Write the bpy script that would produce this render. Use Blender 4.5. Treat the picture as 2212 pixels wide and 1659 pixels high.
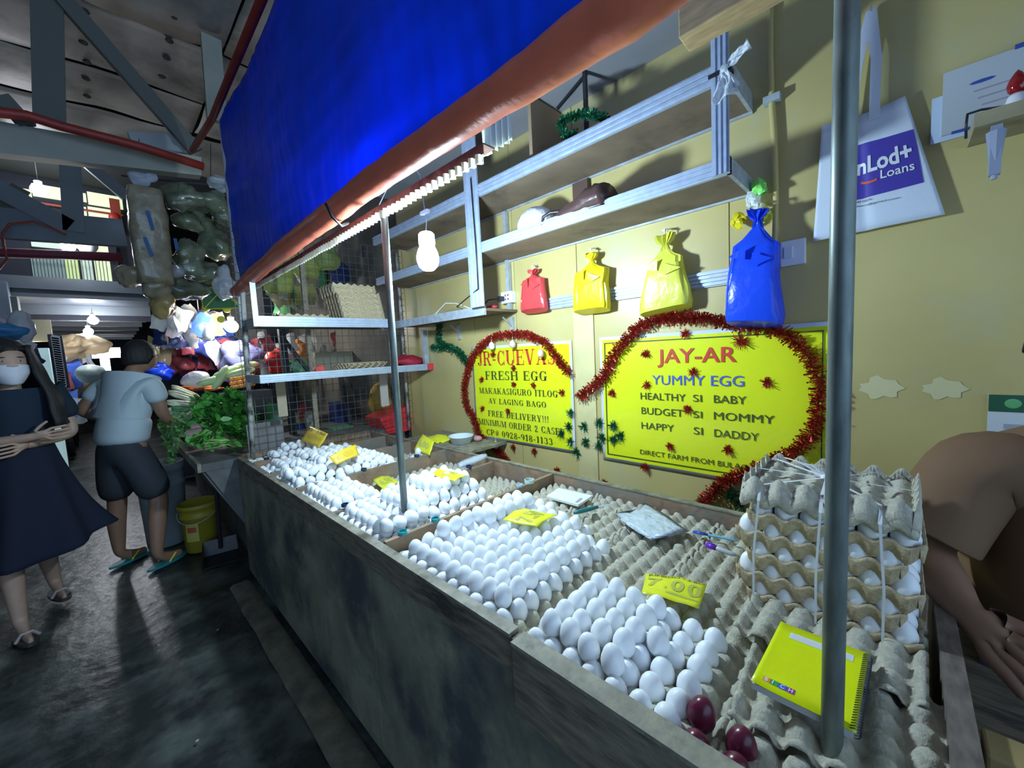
import bpy, math, random
from mathutils import Vector, Matrix, noise

for o in list(bpy.data.objects):
    bpy.data.objects.remove(o, do_unlink=True)
COL = bpy.context.scene.collection
SC = bpy.context.scene
PI = math.pi
rnd = random.Random(7)

# ---------------------------------------------------------------- camera
F_PX = 855.73; IW, IH = 2212, 1659
YAW, PIT, ROL = map(math.radians, (45.529, 4.676, -2.924))
CAM_H = 1.40
_f = Vector((math.sin(YAW)*math.cos(PIT), math.cos(YAW)*math.cos(PIT), -math.sin(PIT)))
_r = Vector((math.cos(YAW), -math.sin(YAW), 0)); _u = _r.cross(_f)
_c, _s = math.cos(ROL), math.sin(ROL)
CR, CU, CF = _c*_r + _s*_u, -_s*_r + _c*_u, _f
cam_d = bpy.data.cameras.new('camera'); cam = bpy.data.objects.new('camera', cam_d); COL.objects.link(cam)
cam_d.sensor_fit = 'HORIZONTAL'; cam_d.sensor_width = 36; cam_d.lens = 36*F_PX/IW
cam_d.clip_start = 0.02; cam_d.clip_end = 200
cam.matrix_world = Matrix(((CR.x, CU.x, -CF.x, 0), (CR.y, CU.y, -CF.y, 0), (CR.z, CU.z, -CF.z, CAM_H), (0, 0, 0, 1)))
SC.camera = cam

def wp(px, py, ax, val):
    """point of the world where the sight line through photo pixel (px,py) meets the plane axis=val"""
    d = CR*((px-1106)/F_PX) - CU*((py-829.5)/F_PX) + CF
    v = val-CAM_H if ax == 2 else val
    t = v/d[ax]
    return Vector((d.x*t, d.y*t, d.z*t+CAM_H))

# ---------------------------------------------------------------- world, exposure
w = bpy.data.worlds.new('world'); SC.world = w; w.use_nodes = True
w.node_tree.nodes['Background'].inputs[0].default_value = (0.44, 0.66, 0.95, 1)
w.node_tree.nodes['Background'].inputs[1].default_value = 0.72
SC.view_settings.view_transform = 'Standard'; SC.view_settings.look = 'None'
SC.view_settings.gamma = 1; SC.view_settings.exposure = 1.4
SC.view_settings.use_curve_mapping = False
BULB_POS = Vector((0.90, 1.30, 1.775))

# ---------------------------------------------------------------- helpers
def tag(o, label=None, cat=None, group=None, kind=None):
    if label: o['label'] = label
    if cat: o['category'] = cat
    if group: o['group'] = group
    if kind: o['kind'] = kind
    return o

def thing(name, label, cat, loc=(0, 0, 0), group=None):
    o = bpy.data.objects.new(name, None); COL.objects.link(o); o.location = loc
    o.empty_display_size = .05
    return tag(o, label, cat, group)

def wloc(o):
    v = Vector(o.location)
    return v + (wloc(o.parent) if o.parent else Vector())

MATS = {}
def mat(name, col, rough=.6, metal=0., var=0., vs=20., bump=0., bs=40., dark=None, trans=0., alpha=1.,
        emis=0., ecol=None, coat=0., spec=None, transl=0., sss=0., ds=3., dth=.5, stretch=(1, 1, 1)):
    if name in MATS: return MATS[name]
    m = bpy.data.materials.new(name); m.use_nodes = True; MATS[name] = m
    nt = m.node_tree; b = nt.nodes['Principled BSDF']; L = nt.links
    b.inputs['Base Color'].default_value = (*col, 1)
    b.inputs['Roughness'].default_value = rough; b.inputs['Metallic'].default_value = metal
    if spec is not None: b.inputs['Specular IOR Level'].default_value = spec
    if coat: b.inputs['Coat Weight'].default_value = coat
    if trans: b.inputs['Transmission Weight'].default_value = trans
    if alpha < 1: b.inputs['Alpha'].default_value = alpha
    if sss:
        b.inputs['Subsurface Weight'].default_value = sss; b.inputs['Subsurface Radius'].default_value = (.02, .012, .01)
    if emis:
        b.inputs['Emission Color'].default_value = (*(ecol or col), 1); b.inputs['Emission Strength'].default_value = emis
    if var or bump or dark:
        tc = nt.nodes.new('ShaderNodeTexCoord'); mp = nt.nodes.new('ShaderNodeMapping'); mp.inputs['Scale'].default_value = stretch
        L.new(tc.outputs['Object'], mp.inputs['Vector'])
    last = None
    if var:
        n = nt.nodes.new('ShaderNodeTexNoise'); n.inputs['Scale'].default_value = vs; n.inputs['Detail'].default_value = 6
        L.new(mp.outputs[0], n.inputs['Vector'])
        r = nt.nodes.new('ShaderNodeValToRGB')
        r.color_ramp.elements[0].position = .3; r.color_ramp.elements[1].position = .7
        r.color_ramp.elements[0].color = (*[max(0, c*(1-var)) for c in col], 1)
        r.color_ramp.elements[1].color = (*[min(1, c*(1+var)) for c in col], 1)
        L.new(n.outputs[0], r.inputs[0]); last = r.outputs[0]
    if dark:
        n = nt.nodes.new('ShaderNodeTexNoise'); n.inputs['Scale'].default_value = ds; n.inputs['Detail'].default_value = 8
        n.inputs['Roughness'].default_value = .65
        L.new(mp.outputs[0], n.inputs['Vector'])
        r = nt.nodes.new('ShaderNodeValToRGB'); r.color_ramp.elements[0].position = dth-.06; r.color_ramp.elements[1].position = dth+.1
        L.new(n.outputs[0], r.inputs[0])
        mx = nt.nodes.new('ShaderNodeMix'); mx.data_type = 'RGBA'
        L.new(r.outputs[0], mx.inputs[0])
        if last: L.new(last, mx.inputs[6])
        else: mx.inputs[6].default_value = (*col, 1)
        mx.inputs[7].default_value = (*dark, 1); last = mx.outputs[2]
    if last: L.new(last, b.inputs['Base Color'])
    if bump:
        n = nt.nodes.new('ShaderNodeTexNoise'); n.inputs['Scale'].default_value = bs; n.inputs['Detail'].default_value = 5
        L.new(mp.outputs[0], n.inputs['Vector'])
        bp = nt.nodes.new('ShaderNodeBump'); bp.inputs['Strength'].default_value = bump; bp.inputs['Distance'].default_value = .01
        L.new(n.outputs[0], bp.inputs['Height']); L.new(bp.outputs[0], b.inputs['Normal'])
    if transl:
        t = nt.nodes.new('ShaderNodeBsdfTranslucent'); t.inputs[0].default_value = (*col, 1)
        if last: L.new(last, t.inputs[0])
        ms = nt.nodes.new('ShaderNodeMixShader'); ms.inputs[0].default_value = transl
        out = nt.nodes['Material Output']
        L.new(b.outputs[0], ms.inputs[1]); L.new(t.outputs[0], ms.inputs[2]); L.new(ms.outputs[0], out.inputs[0])
    return m

def film(name, col, alpha=.35, rough=.15):
    """thin clear plastic: glossy over a mix of transparent and translucent"""
    if name in MATS: return MATS[name]
    m = bpy.data.materials.new(name); m.use_nodes = True; MATS[name] = m
    nt = m.node_tree; b = nt.nodes['Principled BSDF']
    b.inputs['Base Color'].default_value = (*col, 1); b.inputs['Roughness'].default_value = rough
    b.inputs['Alpha'].default_value = alpha; b.inputs['Specular IOR Level'].default_value = .9
    n = nt.nodes.new('ShaderNodeTexNoise'); n.inputs['Scale'].default_value = 30; n.inputs['Detail'].default_value = 4
    tc = nt.nodes.new('ShaderNodeTexCoord'); nt.links.new(tc.outputs['Object'], n.inputs['Vector'])
    bp = nt.nodes.new('ShaderNodeBump'); bp.inputs['Strength'].default_value = .8; bp.inputs['Distance'].default_value = .02
    nt.links.new(n.outputs[0], bp.inputs['Height']); nt.links.new(bp.outputs[0], b.inputs['Normal'])
    return m

class MB:
    def __init__(s): s.v = []; s.f = []
    def add(s, vs, fs):
        k = len(s.v); s.v += [Vector(p) for p in vs]; s.f += [tuple(i+k for i in f) for f in fs]; return s
    def box(s, c, d, rot=None):
        x, y, z = d[0]/2, d[1]/2, d[2]/2
        ps = [Vector(p) for p in ((-x,-y,-z),(x,-y,-z),(x,y,-z),(-x,y,-z),(-x,-y,z),(x,-y,z),(x,y,z),(-x,y,z))]
        if rot is not None: ps = [rot @ p for p in ps]
        c = Vector(c)
        return s.add([p+c for p in ps], [(0,3,2,1),(4,5,6,7),(0,1,5,4),(1,2,6,5),(2,3,7,6),(3,0,4,7)])
    def bb(s, a, b):
        a = Vector(a); b = Vector(b); return s.box((a+b)/2, [abs(q) for q in (b-a)])
    def beam(s, a, b, w, h, up=(0, 0, 1)):
        a = Vector(a); b = Vector(b); d = b-a; L = d.length; d.normalize()
        up = Vector(up)
        if abs(d.dot(up)) > .98: up = Vector((0, 1, 0))
        x = d.cross(up).normalized(); z = x.cross(d)
        return s.box((a+b)/2, (w, L, h), Matrix((x, d, z)).transposed())
    def tube(s, pts, r, seg=8, cap=True):
        pts = [Vector(p) for p in pts]; n = len(pts); rs = r if isinstance(r, (list, tuple)) else [r]*n
        vs = []; fs = []; px = None
        for i, p in enumerate(pts):
            d = (pts[min(i+1, n-1)]-pts[max(i-1, 0)])
            if d.length < 1e-9: d = Vector((0, 0, 1))
            d.normalize()
            if px is None:
                px = d.cross(Vector((0, 0, 1)) if abs(d.z) < .9 else Vector((1, 0, 0))).normalized()
            else:
                px = (px - d*px.dot(d)).normalized()
            py = d.cross(px)
            for k in range(seg):
                a = 2*PI*k/seg; vs.append(p + (px*math.cos(a)+py*math.sin(a))*rs[i])
        for i in range(n-1):
            for k in range(seg):
                fs.append((i*seg+k, i*seg+(k+1) % seg, (i+1)*seg+(k+1) % seg, (i+1)*seg+k))
        if cap: fs.append(tuple(range(seg))[::-1]); fs.append(tuple((n-1)*seg+k for k in range(seg)))
        return s.add(vs, fs)
    def loft(s, rings, cap=True):
        """rings: list of equal-length point lists"""
        n = len(rings[0]); vs = [p for r in rings for p in r]; fs = []
        for i in range(len(rings)-1):
            for k in range(n):
                fs.append((i*n+k, i*n+(k+1) % n, (i+1)*n+(k+1) % n, (i+1)*n+k))
        if cap: fs.append(tuple(range(n))[::-1]); fs.append(tuple((len(rings)-1)*n+k for k in range(n)))
        return s.add(vs, fs)
    def lathe(s, prof, c=(0, 0, 0), seg=16, axis=None, cap=True):
        c = Vector(c); rings = []
        q = Vector((0, 0, 1)).rotation_difference(Vector(axis)).to_matrix() if axis is not None else None
        for r, z in prof:
            ring = [Vector((r*math.cos(2*PI*k/seg), r*math.sin(2*PI*k/seg), z)) for k in range(seg)]
            if q: ring = [q @ p for p in ring]
            rings.append([p+c for p in ring])
        return s.loft(rings, cap)
    def ell(s, c, rx, ry, rz, seg=12, rings=8, rot=None):
        c = Vector(c); rg = []
        for i in range(rings+1):
            a = PI*i/rings; rr = max(math.sin(a), .02); z = -math.cos(a)
            ring = [Vector((rx*rr*math.cos(2*PI*k/seg), ry*rr*math.sin(2*PI*k/seg), rz*z)) for k in range(seg)]
            if rot is not None: ring = [rot @ p for p in ring]
            rg.append([p+c for p in ring])
        return s.loft(rg)
    def grid(s, fn, nu, nv):
        vs = [fn(i/nu, j/nv) for i in range(nu+1) for j in range(nv+1)]
        fs = [(i*(nv+1)+j, (i+1)*(nv+1)+j, (i+1)*(nv+1)+j+1, i*(nv+1)+j+1) for i in range(nu) for j in range(nv)]
        return s.add(vs, fs)
    def mesh(s, name, m=None, smooth=False, off=Vector()):
        me = bpy.data.meshes.new(name); me.from_pydata([tuple(p-off) for p in s.v], [], s.f); me.update()
        if m: me.materials.append(m)
        if smooth:
            me.polygons.foreach_set('use_smooth', [True]*len(me.polygons))
        return me
    def build(s, name, m, parent=None, smooth=False, solid=0, sub=0, bevel=0):
        if parent is not None: off = wloc(parent)
        else:
            xs = [p.x for p in s.v]; ys = [p.y for p in s.v]; zs = [p.z for p in s.v]
            off = Vector(((min(xs)+max(xs))/2, (min(ys)+max(ys))/2, min(zs)))
        o = bpy.data.objects.new(name, s.mesh(name, m, smooth, off)); COL.objects.link(o)
        if parent is not None: o.parent = parent
        else: o.location = off
        if solid:
            md = o.modifiers.new('solid', 'SOLIDIFY'); md.thickness = solid; md.offset = 0
        if bevel:
            md = o.modifiers.new('bevel', 'BEVEL'); md.width = bevel; md.segments = 2; md.limit_method = 'ANGLE'
        if sub:
            md = o.modifiers.new('sub', 'SUBSURF'); md.levels = sub; md.render_levels = sub
        return o

def copy_tree(o, parent=None):
    c = o.copy(); COL.objects.link(c); c.parent = parent
    for ch in [k for k in bpy.data.objects if k.parent == o]: copy_tree(ch, c)
    return c

def children_of(o): return [k for k in bpy.data.objects if k.parent == o]

def lerp(a, b, t): return a+(b-a)*t
def nz(p, s=1., seed=0): return noise.noise(Vector((p[0]*s+seed*7.1, p[1]*s+seed*3.3, p[2]*s+seed)))

# ---------------------------------------------------------------- lettering
def text_mesh(txt, bold=0.):
    cu = bpy.data.curves.new('lettering', 'FONT'); cu.body = txt; cu.size = 1; cu.offset = bold; cu.resolution_u = 3
    ob = bpy.data.objects.new('lettering', cu); COL.objects.link(ob)
    dg = bpy.context.evaluated_depsgraph_get(); me = bpy.data.meshes.new_from_object(ob.evaluated_get(dg))
    vs = [v.co.copy() for v in me.vertices]; fs = [tuple(p.vertices) for p in me.polygons]
    bpy.data.objects.remove(ob); bpy.data.curves.remove(cu); bpy.data.meshes.remove(me)
    return vs, fs

# strokes of a high-contrast serif alphabet: unit cap height, width per glyph
def _arc(cx, cy, rx, ry, a0, a1, w0, w1, n=14):
    """elliptic stroke; thick where it runs upright (w1), thin where level (w0)"""
    out = []; prev = None
    for i in range(n+1):
        a = math.radians(lerp(a0, a1, i/n)); c, s_ = math.cos(a), math.sin(a)
        t = w0+(w1-w0)*abs(c)**1.5
        o = (cx+rx*c, cy+ry*s_); q = (cx+(rx-t)*c, cy+(ry-t)*s_)
        if prev: out.append([prev[0], o, q, prev[1]])
        prev = (o, q)
    return out
def _rect(x0, y0, x1, y1): return [[(x0, y0), (x1, y0), (x1, y1), (x0, y1)]]
def _diag(x0, y0, x1, y1, w): return [[(x0-w/2, y0), (x0+w/2, y0), (x1+w/2, y1), (x1-w/2, y1)]]
TK, TN = .17, .05
def _stem(x, y0=0, y1=1, foot=True, head=True, k=TK, e=.07):
    q = _rect(x, y0, x+k, y1)
    if foot: q += _rect(x-e, y0, x+k+e, y0+TN)
    if head: q += _rect(x-e, y1-TN, x+k+e, y1)
    return q
def serif_glyph(ch):
    G = {
     'J': (.48, lambda: _stem(.22, .2, 1, foot=False)+_arc(.2, .17, .19, .19, 180, 360, .05, .14)+_arc(.08, .15, .07, .07, 0, 360, .07, .07, 8)),
     'R': (.80, lambda: _stem(.08)+_rect(.2, .95, .42, 1)+_rect(.2, .48, .42, .53)+_arc(.40, .74, .26, .26, -90, 90, TN, TK)+_diag(.66, 0, .42, .5, TK)+_rect(.55, 0, .80, TN)),
     'C': (.72, lambda: _arc(.38, .5, .34, .51, 45, 315, TN, TK, 20)+_rect(.62, .66, .67, 1)+_rect(.62, .0, .67, .3)),
     'U': (.80, lambda: _stem(.08, .3, 1, foot=False)+_arc(.40, .32, .32, .33, 180, 360, TN, TK)+_rect(.67, .3, .72, 1)+_rect(.58, .95, .80, 1)),
     'E': (.70, lambda: _stem(.08)+_rect(.2, .95, .64, 1)+_rect(.2, 0, .66, TN)+_rect(.2, .49, .5, .54)+_rect(.47, .38, .51, .65)+_rect(.60, .72, .64, 1)+_rect(.62, 0, .66, .3)),
     'V': (.78, lambda: _diag(.38, 0, .14, 1, TK)+_diag(.40, 0, .64, 1, TN)+_rect(0, .95, .3, 1)+_rect(.53, .95, .78, 1)),
     'A': (.80, lambda: _diag(.12, 0, .38, 1, TN)+_diag(.64, 0, .38, 1, TK)+_rect(.2, .3, .56, .35)+_rect(0, 0, .25, TN)+_rect(.5, 0, .80, TN)),
     'S': (.58, lambda: _arc(.28, .75, .22, .26, 40, 270, TN, .13)+_arc(.28, .25, .24, .27, -140, 90, TN, .13)+_rect(.46, .7, .5, 1)+_rect(.03, 0, .07, .3)),
     'F': (.66, lambda: _stem(.08)+_rect(.2, .95, .62, 1)+_rect(.2, .49, .5, .54)+_rect(.47, .38, .51, .65)+_rect(.58, .72, .62, 1)),
     'H': (.86, lambda: _stem(.08)+_stem(.60)+_rect(.2, .48, .64, .53)),
     'G': (.78, lambda: _arc(.38, .5, .34, .51, 45, 330, TN, TK, 20)+_rect(.62, .66, .67, 1)+_rect(.52, .0, .67, .42)+_rect(.45, .40, .76, .45)),
     'M': (1.0, lambda: _diag(.12, 0, .12, 1, TN)+_diag(.45, .0, .16, 1, TK)+_diag(.47, 0, .80, 1, TN)+_stem(.75)+_rect(.02, 0, .25, TN)+_rect(0, .95, .2, 1)),
     'K': (.84, lambda: _stem(.08)+_diag(.24, .38, .68, 1, TN)+_diag(.68, 0, .38, .6, TK)+_rect(.56, 0, .84, TN)+_rect(.56, .95, .80, 1)),
     'I': (.38, lambda: _stem(.10)),
     'T': (.72, lambda: _stem(.27, head=False)+_rect(.03, .95, .69, 1)+_rect(.03, .7, .07, 1)+_rect(.65, .7, .69, 1)),
     'L': (.66, lambda: _stem(.08)+_rect(.2, 0, .62, TN)+_rect(.58, 0, .62, .32)),
     'O': (.80, lambda: _arc(.40, .5, .36, .51, 0, 360, TN, TK, 24)),
     'Y': (.76, lambda: _stem(.29, 0, .45, head=False)+_diag(.36, .42, .14, 1, TK)+_diag(.40, .42, .62, 1, TN)+_rect(0, .95, .28, 1)+_rect(.5, .95, .76, 1)),
     'N': (.86, lambda: _rect(.10, 0, .15, 1)+_diag(.64, 0, .16, 1, TK)+_rect(.68, 0, .73, 1)+_rect(0, .95, .2, 1)+_rect(.02, 0, .24, TN)+_rect(.58, .95, .84, 1)),
     'B': (.76, lambda: _stem(.08)+_rect(.2, .95, .40, 1)+_rect(.2, .49, .42, .54)+_rect(.2, 0, .42, TN)+_arc(.38, .755, .25, .245, -90, 90, TN, TK)+_arc(.40, .265, .29, .265, -90, 90, TN, TK)),
     'D': (.82, lambda: _stem(.08)+_rect(.2, .95, .40, 1)+_rect(.2, 0, .40, TN)+_arc(.38, .5, .38, .5, -90, 90, TN, TK)),
     'P': (.74, lambda: _stem(.08)+_rect(.2, .95, .42, 1)+_rect(.2, .45, .42, .5)+_arc(.40, .725, .27, .275, -90, 90, TN, TK)),
     '#': (.66, lambda: _diag(.18, 0, .30, 1, .06)+_diag(.42, 0, .54, 1, .06)+_rect(.05, .32, .62, .38)+_rect(.05, .62, .62, .68)),
     '0': (.62, lambda: _arc(.30, .5, .27, .51, 0, 360, TN, TK, 24)),
     '1': (.48, lambda: _stem(.17, head=False)+_rect(.05, .8, .2, .86)+_rect(.12, .8, .2, 1)),
     '2': (.60, lambda: _arc(.28, .72, .24, .28, -20, 190, TN, .15)+_diag(.10, .05, .42, .62, .1)+_rect(.04, 0, .54, .1)+_rect(.5, 0, .54, .25)),
     '3': (.60, lambda: _arc(.28, .75, .23, .25, -90, 160, TN, .14)+_arc(.28, .27, .26, .28, -160, 90, TN, .15)),
     '8': (.60, lambda: _arc(.29, .75, .21, .25, 0, 360, TN, .13, 18)+_arc(.29, .26, .26, .28, 0, 360, TN, .15, 18)),
     '9': (.62, lambda: _arc(.30, .68, .26, .32, 0, 360, TN, .15, 18)+_arc(.22, .5, .34, .5, -70, 20, TN, .15)),
     '-': (.40, lambda: _rect(.06, .32, .34, .42)),
     '!': (.32, lambda: [[(.12, .28), (.16, .28), (.21, 1), (.07, 1)]]+_arc(.14, .07, .07, .08, 0, 360, .07, .07, 8)),
     ' ': (.38, lambda: []),
    }
    w_, fn = G.get(ch, (.4, lambda: []))
    return w_, fn()
def serif_mesh(txt):
    vs = []; fs = []; x = 0
    for ch in txt:
        w_, qs = serif_glyph(ch)
        for q in qs:
            k = len(vs); vs += [Vector((x+p[0], p[1], 0)) for p in q]; fs.append(tuple(range(k, k+len(q))))
        x += w_+.07
    return vs, fs

def lettering(name, txt, m, parent, origin, ux, uy, width, height, bold=0., serif=False, lift=.001, capref=None):
    """flat letters: origin = baseline start, ux/uy unit directions, fitted to width x cap height"""
    vs, fs = serif_mesh(txt) if serif else text_mesh(txt, bold)
    if not vs: return None
    x0 = min(v.x for v in vs); x1 = max(v.x for v in vs); y0 = 0; y1 = capref or max(v.y for v in vs)
    n = Vector(ux).cross(Vector(uy)).normalized(); O = Vector(origin)
    mb = MB(); mb.add([O+Vector(ux)*((v.x-x0)/(x1-x0)*width)+Vector(uy)*((v.y-y0)/(y1-y0)*height)+n*lift for v in vs], fs)
    return mb.build(name, m, parent)
# ================================================================ SETTING
W = 1.80
M_yel = mat('yellow_paint', (.55, .455, .185), .38, var=.10, vs=2.2, bump=.12, bs=9, dark=(.50, .47, .27), ds=1.6, dth=.60)
M_floor = mat('floor_concrete', (.105, .118, .105), .36, var=.5, vs=6, bump=.7, bs=12, dark=(.026, .031, .031), ds=2.6, dth=.45)
M_ceil = mat('stall_ceiling', (.27, .27, .28), .8, var=.12, vs=2)
M_wood_old = mat('old_wood', (.24, .20, .14), .7, var=.35, vs=14, bump=.4, bs=60, stretch=(6, 1, 6), dark=(.07, .06, .055), ds=5, dth=.56)
M_wood_rim = mat('rim_wood', (.27, .25, .19), .62, var=.3, vs=22, bump=.3, bs=60, dark=(.12, .11, .09), ds=9, dth=.55)
M_panel = mat('panel_plywood', (.30, .29, .20), .6, var=.3, vs=5, bump=.3, bs=20, dark=(.085, .095, .095), ds=2.2, dth=.50)
M_divider = mat('divider_wood', (.30, .20, .13), .55, var=.3, vs=16, bump=.3, bs=50, dark=(.22, .20, .17), ds=6, dth=.5)
M_alu = mat('aluminium', (.44, .51, .62), .42, metal=.25, var=.1, vs=30)
M_alu_dull = mat('dull_metal', (.42, .46, .50), .5, metal=.25, var=.2, vs=25)
M_galv = mat('galvanised', (.19, .23, .22), .42, metal=.35, var=.35, vs=45, stretch=(1, 1, .25))
M_ply = mat('shelf_plywood', (.20, .145, .095), .7, var=.22, vs=6, dark=(.10, .075, .055), ds=4, dth=.58)
M_rust = mat('rusty_angle', (.30, .15, .10), .7, var=.4, vs=30, metal=.2)
M_white = mat('white_plastic', (.80, .82, .84), .35)
M_black = mat('black_plastic', (.02, .02, .025), .4)
M_pulp = mat('egg_tray_pulp', (.50, .47, .375), .9, var=.16, vs=90, bump=.35, bs=220)
M_pulp_brown = mat('brown_tray_pulp', (.50, .40, .245), .9, var=.16, vs=80, bump=.35, bs=200)
M_egg = mat('egg_shell', (.93, .95, .98), .42, sss=.04, var=.02, vs=40)
M_egg_stain = mat('stained_shell', (.92, .93, .95), .45, dark=(.45, .36, .22), ds=22, dth=.66)
M_egg_red = mat('maroon_shell', (.115, .012, .035), .28, var=.25, vs=30)
M_egg_cream = mat('cream_shell', (.80, .58, .44), .4)
M_yellow_card = mat('yellow_card', (.80, .80, .03), .35, var=.06, vs=30, bump=.15, bs=30)
M_orange_card = mat('orange_card', (.88, .62, .05), .35, var=.06, vs=30, bump=.15, bs=30)
M_ink = mat('dark_ink', (.03, .035, .04), .6)
M_olive = mat('olive_print', (.50, .53, .10), .5)

def struct(o): o['kind'] = 'structure'; return o

# floor (raised flat slabs catch the light unevenly)
def fl(u, v):
    x = lerp(-3.5, 2.2, u); y = lerp(-2.5, 20, v)
    return Vector((x, y, .008*nz((x, y, 0), 1.3)+.004*nz((x, y, 0), 5)-.012))
b = MB(); b.grid(fl, 60, 160); struct(b.build('floor', M_floor, smooth=True))
# curb strip along the counter foot
M_curb = mat('curb_concrete', (.15, .14, .10), .7, var=.4, vs=12, bump=.5, bs=30, dark=(.28, .22, .08), ds=3, dth=.60)
def cb(u, v):
    y = lerp(-.8, 3.0, v); e = .008*nz((y, 0, 3), 4)
    return Vector((lerp(.415+e, .53, u), y, (.014 if 0 < u < 1 else 0)+.004*nz((u*3, y*3, 0), 3)))
b = MB(); b.grid(cb, 5, 70); struct(b.build('trim_1', M_curb, smooth=True))['label'] = 'low stained concrete curb along the foot of the egg counter'
ZCL = wp(1400, 136, 0, W).z
# right wall of yellow boards with joints
wall = None
ys = [-3.0, -1.4, -.55, .5, 1.24, 1.7, 2.1, 3.02]
b = MB(); b.bb((W+.012, -3.0, 0), (W+.1, 3.02, 3.0)); wall = struct(b.build('wall_right', M_yel))
for i in range(len(ys)-1):
    b = MB(); b.bb((W, ys[i]+.002, 0), (W+.0115, ys[i+1]-.002, 3.0)); b.build('wall_panel', M_yel, wall)
p1 = wp(1243, 760, 0, W); p2 = wp(1290, 900, 0, W)
b = MB(); b.bb((W-.008, p2.y, .5), (W-.0005, p1.y, wp(1262, 672, 0, W).z)); struct(b.build('trim_2', mat('pale_yellow_paint', (.62, .55, .27), .45, var=.12, vs=6)))
b = MB(); b.bb((.78, -3.0, ZCL), (W, 2.9, ZCL+.03)); struct(b.build('ceiling', M_ceil))
# back plaster patches
M_patch = mat('filler_patch', (.66, .60, .33), .5)
for px, py, rr in ((1903, 838, .045), (2040, 840, .04)):
    c = wp(px, py, 0, W-.0015); b = MB()
    ring = [Vector((c.x, c.y+rr*1.1*math.cos(a*PI/9)*(1+.2*math.sin(a*2.3)), c.z+rr*.8*math.sin(a*PI/9)*(1+.25*math.cos(a*1.7)))) for a in range(18)]
    b.add(ring, [tuple(range(18))[::-1]]); o = b.build('filler_patch', M_patch, wall)
# far wall beyond the neighbour stall
b = MB(); b.bb((1.86, 3.1, 0), (1.95, 20, 4.28)); struct(b.build('wall_far', mat('grimy_wall', (.16, .15, .13), .8, var=.3, vs=3)))

# vertical conduit pipe on the wall
t = thing('conduit_pipe', 'thin yellow painted pipe running down the yellow wall beside the metal shelf', 'pipe', (W-.02, wp(1665, 300, 0, W).y, 1.0))
pp = [wp(1664, 120, 0, W-.02), wp(1668, 215, 0, W-.02), wp(1680, 330, 0, W-.02), wp(1683, 430, 0, W-.02), wp(1678, 560, 0, W-.02)]
y0 = pp[0].y
for q in pp: q.y = lerp(q.y, y0, .35)
b = MB(); b.tube([Vector((W-.02, y0, ZCL-.002))]+pp, .010, 8); b.build('pipe', M_yel, t, smooth=True)
c = pp[1]; b = MB(); b.bb((W-.036, c.y-.028, c.z-.012), (W-.001, c.y+.024, c.z+.012)); b.build('clamp', M_alu_dull, t)

# aluminium strip on the wall (behind the hanging bags)
a0 = wp(1180, 660, 0, W-.005); a1 = wp(1572, 594, 0, W-.005); zc = (a0.z+a1.z)/2
t = thing('wall_rail', 'ribbed aluminium strip fixed along the yellow wall behind the hanging bags', 'rail', (W-.006, (a0.y+a1.y)/2, zc))
b = MB(); b.bb((W-.012, a1.y-.02, zc-.033), (W-.0005, a0.y+.03, zc+.033)); b.build('rail_base', M_alu_dull, t)
for k in range(4):
    b = MB(); b.bb((W-.018, a1.y-.02, zc-.028+k*.0155), (W-.0121, a0.y+.03, zc-.018+k*.0155)); b.build('ridge', M_alu, t)

# ================================================================ METAL WALL SHELVES
XF = 1.51
zl0 = (wp(1041, 550, 0, XF).z+wp(1400, 423, 0, XF).z)/2; zl1 = (wp(1041, 525, 0, XF).z+wp(1400, 394, 0, XF).z)/2
zu0 = (wp(1035, 421, 0, XF).z+wp(1400, 254, 0, XF).z)/2; zu1 = (wp(1035, 396, 0, XF).z+wp(1400, 212, 0, XF).z+wp(1545, 140, 0, XF).z)/3
yr = wp(1577, 250, 0, XF).y; yr1 = wp(1540, 250, 0, XF).y
yl = wp(1012, 500, 0, XF).y; yl1 = wp(1040, 500, 0, XF).y
def rail(parent, x, y0, y1, z0, z1, name='front_rail'):
    h = z1-z0
    b = MB(); b.bb((x, y0, z0), (x+.014, y1, z1)); o = b.build(name, M_alu, parent)
    for k in range(3):
        zz = z0+h*(.12+k*.30); b = MB(); b.bb((x-.006, y0, zz), (x-.0001, y1, zz+h*.16)); b.build('ridge', M_alu, o)
t = thing('metal_shelf', 'long two tier aluminium framed shelf with plywood boards on the yellow wall', 'shelf', (W-.15, 1.2, zl0))
for nm, z0, z1 in (('lower', zl0, zl1), ('upper', zu0, zu1)):
    rail(t, XF, yr, 2.88, z0, z1)
    b = MB(); b.bb((XF+.015, yr+.012, z0+.004), (W-.001, 2.88, z0+.020)); b.build('shelf_board', M_ply, t)
    b = MB(); b.bb((XF+.001, yr, z0), (W-.001, yr+.012, z1)); b.build('end_rail', M_alu_dull, t)
    b = MB(); b.bb((W-.012, yr, z0-.006), (W-.0005, 2.88, z0+.003)); b.build('back_batten', M_alu_dull, t)
for ya, yb in ((yr, yr1), (yl1, yl)):
    ztop = zu1+.16 if ya == yr else ZCL-.002; zb = zl0-.0 if ya == yr else 1.66
    b = MB(); b.bb((XF-.016, ya, zb), (XF-.0065, yb, ztop)); o = b.build('upright', M_alu, t)
    for k in range(3):
        yy = lerp(ya, yb, .12+.3*k); b = MB(); b.bb((XF-.021, yy, zb), (XF-.0161, yy+(yb-ya)*.16, ztop)); b.build('ridge', M_alu, o)
yy = wp(1100, 560, 0, W).y
b = MB(); b.bb((W-.03, yy-.015, 1.66), (W-.006, yy+.01, zu0-.008)); b.build('wall_post', M_alu_dull, t)
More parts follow.
